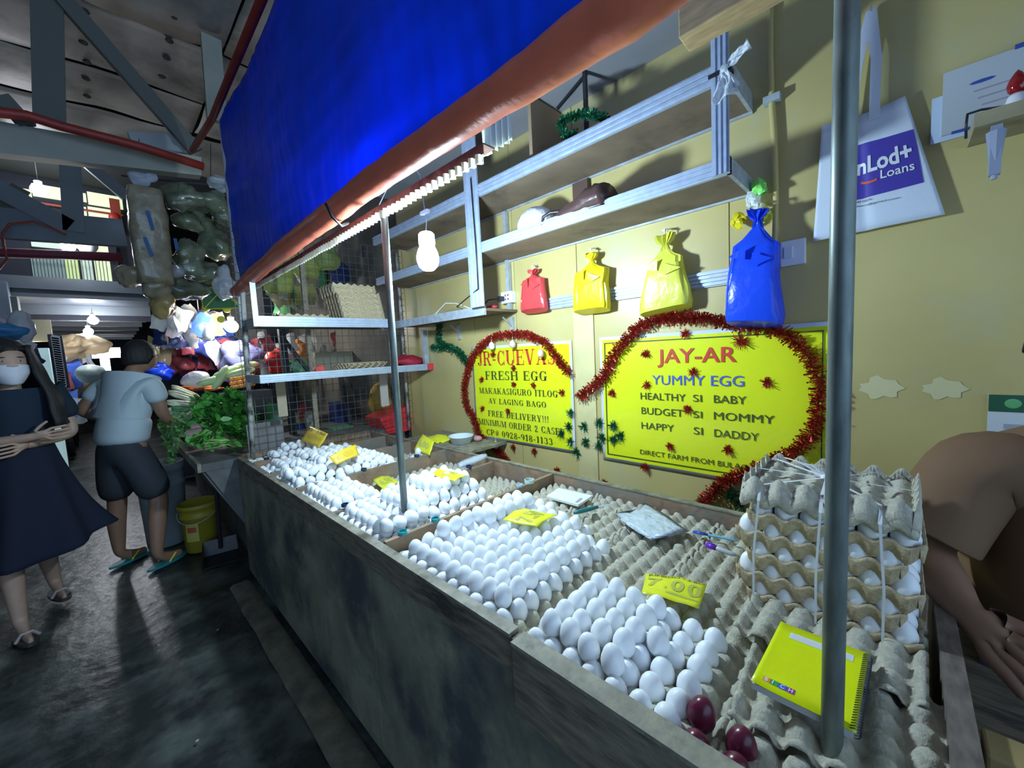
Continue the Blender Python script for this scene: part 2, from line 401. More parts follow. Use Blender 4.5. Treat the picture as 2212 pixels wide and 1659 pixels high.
# lower short shelf further along
zs = 1.655; ys0 = wp(1118, 668, 0, W).y
t = thing('low_wall_shelf', 'short low wall shelf holding the charger and small pots near the bulb', 'shelf', (W-.12, 2.2, zs))
b = MB(); b.bb((W-.26, ys0, zs-.015), (W-.001, 2.88, zs)); b.build('shelf_board', M_ply, t)
b = MB(); b.bb((W-.275, ys0, zs-.04), (W-.261, 2.88, zs+.012)); b.build('front_rail', M_alu_dull, t)
for y in (ys0+.03, 2.25):
    b = MB(); b.bb((W-.016, y, zs-.15), (W-.0005, y+.025, zs-.042)); b.beam((W-.012, y+.012, zs-.10), (W-.09, y+.012, zs-.046), .008, .008); b.build('bracket', M_alu_dull, t)

# clear plastic strip knotted round the shelf upright
p = wp(1562, 150, 0, XF-.03); b = MB()
t = thing('plastic_strip', 'crumpled clear plastic strip knotted round the metal shelf upright', 'plastic strip', tuple(p))
b.bb((XF-.026, yr-.006, p.z-.006), (XF-.0215, yr1+.006, p.z+.006)); b.bb((XF-.026, yr-.010, p.z-.006), (XF+.01, yr-.006, p.z+.006)); b.build('dark_tie', M_black, t)
FL = film('strip_film', (.80, .86, .92), .62, .15)
for q0, q1, w0, w1 in ((p+Vector((0, -.005, 0)), wp(1618, 92, 0, XF-.05), .008, .022), (p, wp(1566, 212, 0, XF-.05), .010, .040), (p, wp(1590, 190, 0, XF-.04), .008, .016)):
    b = MB(); d_ = (q1-q0).normalized(); s_ = d_.cross(Vector((1, 0, 0))).normalized()
    b.grid(lambda u, v: q0.lerp(q1, v)+s_*(u-.5)*2*lerp(w0, w1, v)+Vector((1, 0, 0))*(.012*math.sin(u*9+v*6)*v+.010*nz((u*3, v*4, w1*90), 1)), 12, 14); b.build('film_tail', FL, t, smooth=True, solid=.0006)
b = MB(); b.ell(p+Vector((-.004, -.004, 0)), .010, .013, .012, 12, 8); b.build('knot', FL, t, smooth=True)

# wooden beam overhead at top right
t0 = wp(1474, 62, 0, 1.20)
b = MB(); b.bb((1.17, -1.6, t0.z-.04), (1.25, t0.y, t0.z+.055))
tag(b.build('wooden_beam', mat('beam_wood', (.42, .29, .14), .7, var=.25, vs=12, stretch=(5, 1, 5)), bevel=.004), 'thick sawn wooden beam end jutting in overhead above the shelf upright', 'beam')

# ================================================================ EGG COUNTER
CX0, CX1, CY0, CY1, CZ = .545, 1.475, -.065, 3.09, .80
ctr = thing('egg_counter', 'long waist high wooden counter with divided bins full of eggs', 'counter', (1.0, 1.5, 0))
b = MB(); b.bb((CX0, -.55, CZ-.085), (CX0+.025, CY1, CZ-.004)); b.build('front_board', M_wood_old, ctr, bevel=.002)
b = MB(); b.bb((CX0-.002, .58, CZ-.004), (CX0+.028, CY1, CZ+.004)); b.build('front_rim', M_wood_rim, ctr)
b = MB(); b.bb((CX0-.016, -.55, CZ-.155), (CX0-.0025, .56, CZ-.002)); b.build('near_front_board', M_wood_old, ctr, bevel=.002)
b = MB(); b.bb((CX0-.018, -.55, CZ-.0015), (CX0+.024, .56, CZ+.006)); b.build('near_rim', M_wood_rim, ctr)
b = MB(); b.bb((CX0+.004, -.55, .03), (CX0+.02, 1.25, CZ-.086)); b.build('front_panel', M_panel, ctr)
b = MB(); b.bb((CX0+.004, 1.254, .03), (CX0+.02, CY1, CZ-.086)); b.build('front_panel', M_panel, ctr)
b = MB(); b.bb((CX0+.022, -.5, .60), (CX1, CY1-.02, .632)); b.build('counter_bed', M_wood_old, ctr)
b = MB(); b.bb((CX1-.02, CY0, .632), (CX1, CY1, CZ+.004)); b.build('back_board', M_divider, ctr)
b = MB(); b.bb((CX1-.022, CY0, CZ+.0045), (CX1+.004, CY1, CZ+.010)); b.build('back_rim', M_wood_rim, ctr)
b = MB(); b.bb((CX0+.026, CY0-.03, .632), (CX1, CY0, CZ+.005)); b.build('end_rail', mat('end_rail_wood', (.17, .14, .12), .55, var=.35, vs=25, stretch=(1, 3, 1)), ctr)
b = MB(); b.bb((CX0+.026, CY1-.02, .632), (CX1-.021, CY1, CZ+.02)); b.build('far_rail', M_divider, ctr)
DIV = [1.19, 1.61, 2.05, 2.47, 2.83]
for y in DIV:
    b = MB(); b.bb((CX0+.036, y-.009, .632), (CX1-.021, y+.009, CZ+(.004 if y != 1.61 else -.004))); b.build('divider', M_divider, ctr, bevel=.0015)
for x in (CX0+.06, 1.42):
    for y in (-.45, 1.2, 3.0):
        b = MB(); b.bb((x-.025, y-.025, 0), (x+.025, y+.025, .60)); b.build('leg', M_wood_old, ctr)
b = MB(); b.bb((CX1-.02, CY0, .03), (CX1-.008, CY1, .60)); b.build('back_panel', M_panel, ctr)
b = MB(); b.bb((CX0+.026, CY1-.015, .03), (CX1-.021, CY1-.002, .599)); b.build('end_panel', M_panel, ctr)
# iron stain knot on panel
t = None

# ================================================================ EGG TRAYS
PT = .0485
def tray_fn(nx, ny, hgt=.031, jag=.002, seed=0):
    def h(x, y):
        cx = math.cos(2*PI*x/PT); cy = math.cos(2*PI*y/PT)
        v = .5+.25*(cx+cy)+.16*cx*cy
        v = max(0, min(1, (v-.04)/.76)); v = v*v*(3-2*v)*.5+v*.5
        return v*hgt
    def fn(u, v):
        x = u*nx*PT; y = v*ny*PT
        z = h(x, y)
        e = min(u, 1-u)*nx*8; g = min(v, 1-v)*ny*8
        if min(e, g) < .5: z = max(z*.86, .012) - .002
        return Vector((x-nx*PT/2, y-ny*PT/2, z+jag*nz((x, y, seed), 30)))
    return fn
def tray_mesh(name, nx, ny, m, seed=0, flip=False, res=8):
    b = MB(); b.grid(tray_fn(nx, ny, seed=seed), nx*res, ny*res)
    if flip:
        for p in b.v: p.z = .031-p.z
    me = b.mesh(name, m, smooth=True); return me
TR = {(6, 5, 0): tray_mesh('egg_tray', 6, 5, M_pulp, 1), (6, 5, 1): tray_mesh('egg_tray', 6, 5, M_pulp, 2),
      (6, 4, 0): tray_mesh('egg_tray', 6, 4, M_pulp, 3), 'brown': tray_mesh('egg_tray', 6, 5, M_pulp_brown, 4),
      'cap': None}
def put_tray(me, x, y, z, rz=0, label='', group=None, tilt=(0, 0)):
    o = bpy.data.objects.new('egg_tray', me); COL.objects.link(o); o.location = (x, y, z); o.rotation_euler = (tilt[0], tilt[1], rz)
    md = o.modifiers.new('solid', 'SOLIDIFY'); md.thickness = .0022; md.offset = -1
    return tag(o, label, 'egg tray', group)
G1 = 'grey pulp trays lining the nearest bin'
ZT = .735
TX = [.573+3*PT, .864+3*PT, 1.155+3*PT]
for i, x in enumerate(TX):
    for k in range(5):
        y = -.05+PT*5*k+PT*2.5
        if i == 2 and k == 0: continue
        rowt = ('nearest the notebook', 'second from the notebook', 'third from the notebook', 'fourth from the notebook', 'against the first divider')[k]
        if i == 0 or (i == 1 and k >= 3): lab = 'grey egg tray under the loose eggs, %s column, %s' % (('rim', 'middle')[i], rowt); g = 'pulp trays under the near eggs'
        else: lab = 'empty grey egg tray of the nearest bin, %s column, %s' % (('rim', 'middle', 'wall')[i], rowt); g = 'empty open pulp trays of the nearest bin'
        r = rnd.uniform(-.012, .012) if i else 0
        put_tray(TR[(6, 5, (i+k) % 2)], x, y, ZT+(.004*rnd.random() if i else 0), r, lab, g)
put_tray(TR[(6, 5, 0)], .80, .055, ZT+.020, PI/2+.05, 'grey pulp egg tray stacked crooked under the yellow notebook', None, (.0, .02))
put_tray(TR[(6, 5, 1)], 1.00, .095, ZT+.034, PI/2-.03, 'grey pulp egg tray between the notebook and the tied egg stack', None)
for x, y, z, n in ((.72, 1.33, ZT, 0), (.72, 1.50, ZT+.006, 4), (.72, 1.75, ZT, 0), (.72, 1.93, ZT+.006, 4), (.72, 2.19, ZT, 0), (.72, 2.36, ZT+.005, 4),
                   (.72, 2.60, ZT, 0), (1.01, 1.33, ZT-.01, 0), (1.01, 2.19, ZT, 0), (1.01, 2.36, ZT+.005, 4), (.72, 2.74, ZT+.004, 4), (1.01, 2.62, ZT-.02, 0), (.72, 2.96, ZT, 0), (1.01, 2.96, ZT, 0)):
    bn = 'second' if y < 1.61 else 'third' if y < 2.05 else 'fourth' if y < 2.47 else 'fifth' if y < 2.83 else 'farthest'
    put_tray(TR[(6, 5, 0)] if not n else TR[(6, 4, 0)], x, y, z, 0, 'grey egg tray under the eggs of the %s bin, %s column, %s half' % (bn, 'rim' if x < .9 else 'middle', 'far' if n else 'near'), 'pulp trays under the far eggs')
for x, y, n in ((1.30, 1.33, 0), (1.30, 1.49, 4), (1.01, 1.50, 4)):
    put_tray(TR[(6, 5, 0)] if not n else TR[(6, 4, 0)], x, y, .69+.004*n/4, 0, 'empty egg tray of the second bin, %s column, %s half' % ('middle' if x < 1.2 else 'wall', 'far' if n else 'near'), 'empty trays in the second bin')
for x, y, n in ((1.01, 1.75, 0), (1.01, 1.93, 4), (1.30, 1.75, 0), (1.30, 1.93, 4)):
    put_tray(TR[(6, 5, 0)] if not n else TR[(6, 4, 0)], x, y, .70+.004*n/4, 0, 'empty egg tray of the third bin, %s column, %s half' % ('middle' if x < 1.2 else 'wall', 'far' if n else 'near'), 'empty trays in the third bin')
for x, y in ((1.30, 2.19), (1.30, 2.36), (1.30, 2.62)):
    put_tray(TR[(6, 4, 0)], x, y, .70, 0, 'empty egg tray by the wall in the far bins, '+{2.19: 'under the small egg heap', 2.36: 'behind the small egg heap', 2.62: 'in the fifth bin'}[y], 'empty trays in the far bins')

# ================================================================ EGGS
def egg_mesh(name, m, r=.0226, h=.0292, k=.13, seg=16, rg=10):
    b = MB(); rings = []
    for i in range(rg+1):
        a = PI*i/rg; z = -math.cos(a); rr = max(math.sin(a), .02)*r*(1-k*z)
        rings.append([Vector((rr*math.cos(2*PI*q/seg), rr*math.sin(2*PI*q/seg), z*h)) for q in range(seg)])
    b.loft(rings); return b.mesh(name, m, smooth=True)
EM = [egg_mesh('egg', M_egg), egg_mesh('egg', M_egg, .0230, .0284, .12), egg_mesh('egg', M_egg, .0222, .0300, .15)]
EM_small = egg_mesh('egg', M_egg, .0200, .0265, .14)
EM_red = egg_mesh('egg', M_egg_red, .0222, .0295, .12, 24, 16)
EM_stain = egg_mesh('egg', M_egg_stain, .0228, .0296, .14, 20, 14)
eggs = []   # (pos, tilt, yaw, mesh index, mound)
def lay(x, y, z, mound, tilt=.18, lie=0.):
    if rnd.random() < lie: tx, ty = rnd.choice((-1, 1))*rnd.uniform(1.1, 1.5), rnd.uniform(-.3, .3); z -= .004
    else: tx, ty = rnd.gauss(0, tilt), rnd.gauss(0, tilt)
    eggs.append([Vector((x+rnd.gauss(0, .0014), y+rnd.gauss(0, .0014), z+rnd.gauss(0, .001))), (tx, ty), rnd.uniform(0, 6.28), rnd.randrange(3), mound])
def xx(j): return .597+PT*j
def yy_(k): return -.026+PT*k    # k=4:.168 5:.2165 6:.265 ... 12:.556 14:.653 24:1.138
ZE = ZT+.035
# nearest mound
A_hi = {(i, k) for i in range(5) for k in (9, 10, 11)} | {(0, 8), (1, 8), (2, 8), (3, 8), (4, 8), (2, 7)}
for i in range(6):
    for k in range(5, 13):
        if k == 5 and i < 2: continue
        if k == 5 and i > 1: continue
        if k == 12 and i > 4: continue
        lay(xx(i), yy_(k), ZE, 'A', .12)
for i, k in A_hi: lay(xx(i)+PT/2, yy_(k)+PT/2-.004, ZE+.038, 'A2', .12)
# second mound up to the first divider
B_hi = set()
for i in range(12):
    for k in range(14, 24):
        lim = 10 if k < 16 else (11 if k < 19 else 12)
        if i < lim: lay(xx(i), yy_(k), ZE, 'B', .12)
        if i < lim-1 and k < 23:
            if not (i >= 8 and k < 16): B_hi.add((i, k))
for i, k in B_hi:
    lay(xx(i)+PT/2, yy_(k)+PT/2, ZE+.038, 'B2', .12)
for i in range(2, 10): lay(xx(i)+.01, yy_(22)-.01, ZE+.078, 'B3', .2)
for i in range(5, 10): lay(xx(i)+.02, yy_(21)-.012, ZE+.078, 'B3', .2)
# behind the first divider: the high heap
def cy(k): return 1.228+PT*k
for i in range(11):
    for k in range(8):
        if k == 7 and i > 7: continue
        lay(xx(i), cy(k), ZE, 'C', .14)
        if i < 10 and k < 7 and not (k > 5 and i > 6): lay(xx(i)+PT/2, cy(k)+PT/2, ZE+.038, 'C2', .16)
for i in range(3, 10):
    for k in range(0, 6):
        if (i, k) in ((3, 5), (9, 5), (9, 4)): continue
        lay(xx(i), cy(k)+PT, ZE+.078, 'C3', .2, .1)
for i in range(5, 9):
    for k in range(1, 5): lay(xx(i)+PT/2, cy(k)+PT/2, ZE+.114, 'C4', .25, .15)
for i in range(0, 4): lay(xx(i)+.02, cy(0)+.01, ZE+.062, 'C3', .9, .3)
# third bin
def dy(k): return 1.652+PT*k
for i in range(5):
    for k in range(8):
        lay(xx(i), dy(k), ZE, 'D', .16)
        if i < 4 and k < 7: lay(xx(i)+PT/2, dy(k)+PT/2, ZE+.037, 'D2', .3, .15)
for i in range(5, 7):
    for k in range(0, 3): lay(xx(i)-.01, dy(k), ZE-.012, 'D', .3, .2)
lay(xx(3)+.01, dy(6), ZE+.068, 'D2', .4, 1)
# fourth bin: a big heap
def ey(k): return 2.092+PT*k
for i in range(12):
    for k in range(7):
        lay(xx(i), ey(k), ZE, 'E', .25)
        if i < 11 and k < 6: lay(xx(i)+PT/2, ey(k)+PT/2, ZE+.037, 'E2', .35, .2)
for i in range(0, 10):
    for k in range(1, 6):
        if rnd.random() < .93 and not (i < 2 and k > 3): lay(xx(i)+rnd.uniform(-.005, .005), ey(k), ZE+.073, 'E3', .45, .3)
for i in range(3, 8):
    for k in range(2, 5): lay(xx(i)+.02, ey(k)+.02, ZE+.105, 'E4', .5, .4)
# lone little heap of small eggs near the wall
for i in range(3):
    for k in range(3): lay(1.27+i*.045, 2.10+k*.045, .735, 'S', .4, .3)
for i in range(3):
    for k in range(2): lay(1.29+i*.043, 2.12+k*.045, .772, 'S', .4, .3)
lay(1.31, 2.14, .806, 'S', .3); lay(1.355, 2.14, .800, 'S', .3); lay(1.20, 2.12, .745, 'S', .3)
# fifth and sixth bins
def fy(k): return 2.505+PT*k
for i in range(13):
    for k in range(6):
        if rnd.random() < .85: lay(xx(i), fy(k), ZE, 'F', .3, .2)
        if 0 < i < 11 and k < 5: lay(xx(i)+PT/2, fy(k)+PT/2, ZE+.036, 'F2', .5, .4)
for i in range(4, 9):
    for k in range(1, 4): lay(xx(i), fy(k), ZE+.07, 'F3', .5, .4)
def gy(k): return 2.868+PT*k
for i in range(9):
    for k in range(4):
        lay(xx(i), gy(k), ZE, 'G', .3, .3)
        if 1 < i < 8 and k < 3: lay(xx(i)+PT/2, gy(k)+PT/2, ZE+.036, 'G2', .6, .5)
for i in range(4, 8):
    for k in range(1, 3): lay(xx(i), gy(k), ZE+.07, 'G3', .6, .5)

# drop eggs wholly buried under others
def buried(e):
    p = e[0]; n = 0
    for q in eggs:
        d = q[0]-p
        if .02 < d.z < .055 and math.hypot(d.x, d.y) < PT*.95: n += 1
    return n >= 4
keep = [e for e in eggs if not buried(e)]
MOUND = {'A': ('white egg of the bottom layer in the mound nearest the camera', 'white eggs in the bottom layer of the nearest mound'),
 'A2': ('white egg standing on top of the small mound nearest the camera', 'white eggs on top of the nearest mound'),
 'B': ('white egg in the bottom layer of the big mound before the first divider', 'bottom eggs of the big mound'),
 'B2': ('white egg in the upper layer of the big mound before the first divider', 'upper eggs of the big mound'),
 'B3': ('white egg in the raised row beside the yellow card at the first divider', 'raised eggs along the first divider'),
 'C': ('white egg low in the bin just behind the first divider', 'low eggs of the second bin'),
 'C2': ('white egg in the middle layer of the bin behind the first divider', 'middle eggs of the second bin'),
 'C3': ('bulb lit white egg high on the heap behind the first divider', 'high eggs of the second bin'),
 'C4': ('brightest lit white egg on the peak of the heap under the bulb', 'peak eggs under the bulb'),
 'D': ('white egg low in the small group before the yellow card of the third bin', 'low eggs of the third bin'),
 'D2': ('white egg on top of the small group in the third bin', 'top eggs of the third bin'),
 'E': ('white egg at the bottom of the heap with the orange card', 'bottom eggs of the fourth bin'), 'S': ('small white egg in the little heap by the wall at the curled yellow card', 'small eggs by the wall')}
ORD = ['first', 'second', 'third', 'fourth', 'fifth', 'sixth', 'seventh', 'eighth', 'ninth', 'tenth', 'eleventh', 'twelfth', 'thirteenth', 'fourteenth', 'fifteenth']
WHERE = {'A': 'bottom layer of nearest mound', 'A2': 'top layer of nearest mound', 'B': 'bottom layer of big mound', 'B2': 'upper layer of big mound', 'B3': 'raised row at first divider',
         'C': 'bottom layer under the bulb', 'C2': 'second layer under the bulb', 'C3': 'third layer under the bulb', 'C4': 'peak under the bulb', 'D': 'bottom layer of third bin', 'D2': 'top layer of third bin',
         'E': 'bottom of fourth bin', 'E2': 'second layer of fourth bin', 'E3': 'heap top of fourth bin', 'E4': 'peak of fourth bin', 'S': 'little heap by the wall', 'F': 'fifth bin', 'G': 'farthest bin'}
Y0S = {'A': .24, 'B': .64, 'C': 1.21, 'D': 1.63, 'E': 2.07, 'S': 2.08, 'F': 2.48, 'G': 2.84}
used_l = {}
def egg_label(p, md):
    i = max(0, min(14, int((p.x-.570)/PT))); k = max(0, min(14, int((p.y-Y0S[md[0]])/PT)))
    l = 'white egg, %s, %s from rim, %s from near end' % (WHERE.get(md, WHERE[md[0]]), ORD[i], ORD[k])
    return l
keep.sort(key=lambda e: ((e[0]-Vector((0, 0, CAM_H))).length))
stuff = MB(); nind = 0
src = EM
for n_, e in enumerate(keep):
    p, (tx, ty), yw, mi, md = e
    rot = Matrix.Rotation(ty, 3, 'Y') @ Matrix.Rotation(tx, 3, 'X') @ Matrix.Rotation(yw, 3, 'Z')
    if nind < 262:
        me = EM[mi]; lab, grp = MOUND.get(md, MOUND['E']); lab = egg_label(p, md)
        o = bpy.data.objects.new('egg', me); COL.objects.link(o); o.location = p; o.rotation_euler = rot.to_euler()
        tag(o, lab, 'egg', grp); nind += 1
    else:
        me = EM_small if md == 'S' else EM[mi]; k = len(stuff.v)
        stuff.v += [rot @ v.co + p for v in me.vertices]; stuff.f += [tuple(i+k for i in f.vertices) for f in me.polygons]
print('eggs', len(eggs), len(keep), nind)
o = stuff.build('loose_eggs', M_egg, smooth=True)
tag(o, 'heaps of white eggs filling the far bins of the counter', 'eggs', kind='stuff')
# maroon salted eggs and a stained one
for (x, y, dz, lab) in ((.640, .224, .012, 'maroon salted egg tucked against the last white eggs, furthest from the rim'), (.588, .216, -.002, 'dark maroon salted egg beside the front rim under the brighter one'),
                  (.637, .164, .0, 'round maroon salted egg on the notebook side of the maroon ones'), (.589, .160, -.002, 'dark maroon salted egg against the front rim at the end of the row'),
                  (.600, .105, -.004, 'maroon salted egg cut off by the bottom of the picture')):
    o = bpy.data.objects.new('egg', EM_red); COL.objects.link(o); o.location = (x, y, ZE+dz); o.rotation_euler = (.1, .12, x*9)
    tag(o, lab, 'egg', 'maroon salted eggs')
o = bpy.data.objects.new('egg', EM_stain); COL.objects.link(o); o.location = (.628, .482, ZE+.037); o.rotation_euler = (.1, .1, 1.)
for q in [k for k in bpy.data.objects if k.name.startswith('egg') and k.get('category') == 'egg' and k is not o and (k.location-o.location).length < .03]:
    bpy.data.objects.remove(q)
tag(o, 'white egg with brown dirt stains on top of the nearest mound', 'egg')
# ================================================================ TIED STACK OF EGG TRAYS
def side_wall(b, nx, ny):
    """scalloped outer cup walls around a tray"""
    hx, hy = nx*PT/2, ny*PT/2; per = []
    for s_ in range(nx*8): per.append((-hx+s_*PT/8, -hy, 0, -1, s_*PT/8))
    for s_ in range(ny*8): per.append((hx, -hy+s_*PT/8, 1, 0, s_*PT/8))
    for s_ in range(nx*8): per.append((hx-s_*PT/8, hy, 0, 1, s_*PT/8))
    for s_ in range(ny*8): per.append((-hx, hy-s_*PT/8, -1, 0, s_*PT/8))
    r0, r1, r2, r3 = [], [], [], []
    for x, y, nx_, ny_, s_ in per:
        c = .5+.5*math.cos(2*PI*s_/PT)
        r0.append(Vector((x-nx_*.002, y-ny_*.002, .014+.018*c))); r1.append(Vector((x+nx_*.003, y+ny_*.003, .024+.012*c))); r3.append(Vector((x+nx_*(.0055-.001*c), y+ny_*(.0055-.001*c), .018+.012*c)))
        r2.append(Vector((x+nx_*(.001-.006*c), y+ny_*(.001-.006*c), -.013+.019*c)))
    b.loft([r2, r3, r1, r0], cap=False)
def stack_tray(name, m, flip=False):
    b = MB(); b.grid(tray_fn(6, 5, seed=9), 48, 40)
    side_wall(b, 6, 5)
    if flip:
        for p in b.v: p.z = (.034-p.z)*1.2
    return b.mesh(name, m, smooth=True)
SM, SCAP = stack_tray('egg_tray', M_pulp_brown), stack_tray('egg_tray', M_pulp, True)
sx, sy = 1.030+PT*2.5, .117
for k in range(5):
    off = (.0121 if k % 2 else -.0121)
    o = put_tray(SM, sx+rnd.uniform(-.002, .002), sy+off, .772+.049*k, PI/2+rnd.uniform(-.01, .01),
                 'brown pulp egg tray full of eggs in the tied stack, %s' % ('lowest', 'second from the bottom', 'middle', 'second below the cap', 'topmost below the cap')[k], 'brown trays of the tied stack')
    for i in range(6):
        y = sy+off+(i-2.5)*PT
        for j in ((0,) if i else (0, 1, 2, 3, 4)):
            e = bpy.data.objects.new('egg', EM[i % 3]); COL.objects.link(e)
            e.location = (sx-2*PT+j*PT-.002, y, .772+.049*k+.035); e.rotation_euler = (rnd.uniform(-.15, .15), rnd.uniform(-.2, .1), i)
            lv = ('lowest', 'second lowest', 'middle', 'second highest', 'highest')[k]
            tag(e, 'white egg peeking from the tied stack, %s layer, %s from the right' % (lv, ORD[i]), 'egg', 'eggs inside the tied stack')
            if j: e['label'] = 'white egg at the right side of the tied stack, %s layer, %s back' % (lv, ORD[j])
put_tray(SCAP, sx, sy, 1.012, PI/2, 'upturned grey pulp tray capping the tied egg stack')
put_tray(SCAP, sx+.004, sy-.004, 1.026, PI/2-.02, 'second upturned tray with torn corner on top of the tied stack')
put_tray(SM, sx+.01, sy-.01, .735, PI/2+.04, 'empty pulp tray with wavy rim under the tied egg stack')
M_twine = mat('white_twine', (.80, .82, .86), .3)
tw = MB()
def ribbon(b, pts, w=.0045, n=(0, 0, 1)):
    pts = [Vector(p) for p in pts]; vs = []; fs = []
    for i, p in enumerate(pts):
        d = (pts[min(i+1, len(pts)-1)]-pts[max(i-1, 0)]).normalized(); s_ = d.cross(Vector(n)).normalized() if abs(d.dot(Vector(n))) < .99 else Vector((0, 1, 0))
        vs += [p-s_*w/2, p+s_*w/2]
    for i in range(len(pts)-1): fs.append((2*i, 2*i+1, 2*i+3, 2*i+2))
    b.add(vs, fs)
knot = Vector((sx-.03, sy-.005, 1.078)); fx = sx-2.5*PT-.012; bx = sx+2.5*PT+.012
for y, yt in ((.235, .225), (.118, .112), (.012, .02)):
    ribbon(tw, [(fx, y, .758), (fx-.002, y, .90), (fx-.001, yt, 1.03)], n=(1, 0, 0))
    ribbon(tw, [(fx-.001, yt, 1.03), (fx+.02, yt, 1.062), knot], n=(0, 0, 1), w=.006)
    ribbon(tw, [knot, (bx-.02, yt+.01, 1.068), (bx, yt+.01, 1.03), (bx, yt, .76)], n=(0, .3, 1), w=.005)
for y in (sy+3*PT+.008, sy-3*PT-.010):
    ribbon(tw, [knot, (sx, y*.95+.006, 1.068), (sx, y, 1.03), (sx, y, .76)], n=(0, .2, 1), w=.005)
for a in range(2):
    ribbon(tw, [knot, knot+Vector((.02, .03+.02*a, .02)), knot+Vector((.05, .05, .012)), knot+Vector((.03, .015, .008)), knot], w=.006)
ribbon(tw, [knot, knot+Vector((.06, .06, .012)), knot+Vector((.11, .10, .006))], w=.007)
tw.ell(knot, .010, .012, .007)
tag(tw.build('plastic_twine', M_twine, solid=.0008), 'white plastic twine tied with a bow around the egg tray stack', 'twine')

# ================================================================ PRICE CARDS
def card(corners, m, label, prints=(), bend=.0, nm='price_card', group='price cards'):
    TL, TRr, BR, BL = [Vector(c) for c in corners]
    cen = (TL+TRr+BR+BL)/4
    t = thing(nm, label, 'card', (cen.x, cen.y, min(c.z for c in (TL, TRr, BR, BL))), group)
    n = (TRr-TL).cross(BL-TL).normalized()
    if n.z < 0 : n = -n
    def P(u, v, lift=0):
        top = TL.lerp(TRr, u); bot = BL.lerp(BR, u)
        return bot.lerp(top, v)+n*(bend*math.sin(PI*u)+.004*nz((u*2, v*2, cen.x*9), 1.5)+lift)
    b = MB(); b.grid(lambda u, v: P(u, v), 10, 8); b.build('sheet', m, t, solid=.0008, smooth=True)
    for kind, txt, u0, v0, u1, v1, mm in prints:
        b = MB()
        if kind == 'box':
            b.grid(lambda u, v: P(lerp(u0, u1, u), lerp(v0, v1, v), .0012), 6, 4)
        else:
            vs, fs = text_mesh(txt, .03 if kind == 'bold' else 0); x0 = min(v.x for v in vs); x1 = max(v.x for v in vs); y1 = max(v.y for v in vs); y0_ = min(v.y for v in vs)
            b.add([P(lerp(u0, u1, (v.x-x0)/(x1-x0)), lerp(v0, v1, (v.y-y0_)/(y1-y0_)), .0018) for v in vs], fs)
        b.build('print', mm, t)
    return t
zc_ = [(1395, 1238, .792), (1527, 1262, .786), (1510, 1314, .796), (1386, 1284, .806)]
card([wp(a, b_, 2, z) for a, b_, z in zc_], M_yellow_card, 'yellow price card reading jumbo, lying on empty trays against the nearest mound',
     [('t', 'JUMBOO / 7.BO', .05, .86, .97, .97, M_ink), ('bold', '.', .36, .40, .40, .46, M_olive), ('bold', '0', .46, .36, .68, .80, M_olive), ('bold', '0', .74, .36, .96, .80, M_olive),
      ('bold', '7', .06, .42, .30, .80, M_olive), ('box', '', .40, .22, .96, .30, M_olive)], .004)
card([wp(a, b_, 2, .846) for a, b_ in ((1086, 1123), (1133, 1098), (1205, 1113), (1161, 1139))], M_yellow_card, 'crinkled yellow price card lying flat on the big mound of eggs',
     [('bold', '7.50', .12, .25, .88, .72, M_olive)], .008)
card([wp(933, 1026, 2, .90), wp(957, 1014, 2, .885), wp(1016, 1030, 2, .885), wp(982, 1040, 2, .90)], M_yellow_card, 'yellow price card curled over the far side of the heap under the bulb',
     [('bold', '7.00', .12, .25, .88, .7, M_olive)], .012)
card([wp(804, 1036, 2, .765), wp(838, 1027, 2, .765), wp(863, 1041, 2, .77), wp(829, 1059, 2, .775)], M_yellow_card, 'small yellow price card lying on the empty trays beside the front metal pole',
     [('bold', '6.50', .15, .25, .85, .7, M_olive)], .006)
q = wp(727, 1004, 2, .862); q2 = wp(775, 984, 2, .875)
card([wp(709, 987, 1, q.y+.03), wp(768, 960, 1, q2.y+.04), q2, q], M_orange_card, 'orange price card bent along a diagonal on the fourth bin of eggs', [('bold', '6.00', .15, .25, .8, .7, mat('orange_print', (.80, .55, .05), .5))], .012)
q = wp(650, 953, 2, .865); q2 = wp(690, 966, 2, .865)
card([wp(668, 919, 1, q.y+.03), wp(709, 937, 1, q2.y+.03), q2, q], M_orange_card, 'orange price card marked XS standing on the farthest eggs',
     [('t', 'XS', .02, .72, .35, .92, M_ink), ('t', '180', .62, .76, .95, .92, M_ink), ('box', '', .1, .2, .38, .42, mat('orange_print', (.8, .55, .05))), ('box', '', .48, .15, .88, .52, mat('orange_print', (.8, .55, .05)))], .01)
q = wp(893, 971, 2, .80); q2 = wp(928, 984, 2, .80)
card([wp(912, 937, 1, q.y+.03), wp(938, 955, 1, q2.y+.03), q2, q], M_yellow_card, 'yellow price card curling upright over the little egg heap by the wall', [('bold', '6.00', .15, .3, .85, .7, M_olive)], .01)

# ================================================================ THINGS LYING ON THE COUNTER
Aq, Bq, Cq, Dq = [wp(a, b_, 2, .815) for a, b_ in ((1687, 1345), (1878, 1413), (1850, 1585), (1622, 1473))]
t = thing('spiral_notebook', 'yellow spiral notebook with white label lying on empty egg trays behind the near pole', 'notebook', tuple((Aq+Cq)/2-Vector((0, 0, .012))))
def NB(u, v, dz=0.): return Dq.lerp(Cq, u).lerp(Aq.lerp(Bq, u), v)+Vector((0, 0, dz))
b = MB(); b.loft([[NB(.01, .005, -.012), NB(.97, .005, -.012), NB(.97, .985, -.012), NB(.01, .985, -.012)], [NB(.01, .005, -.001), NB(.97, .005, -.001), NB(.97, .985, -.001), NB(.01, .985, -.001)]])
b.build('page_block', mat('page_grey', (.55, .57, .60), .8), t)
M_nb = mat('notebook_yellow', (.78, .86, .0), .32, var=.05, vs=12)
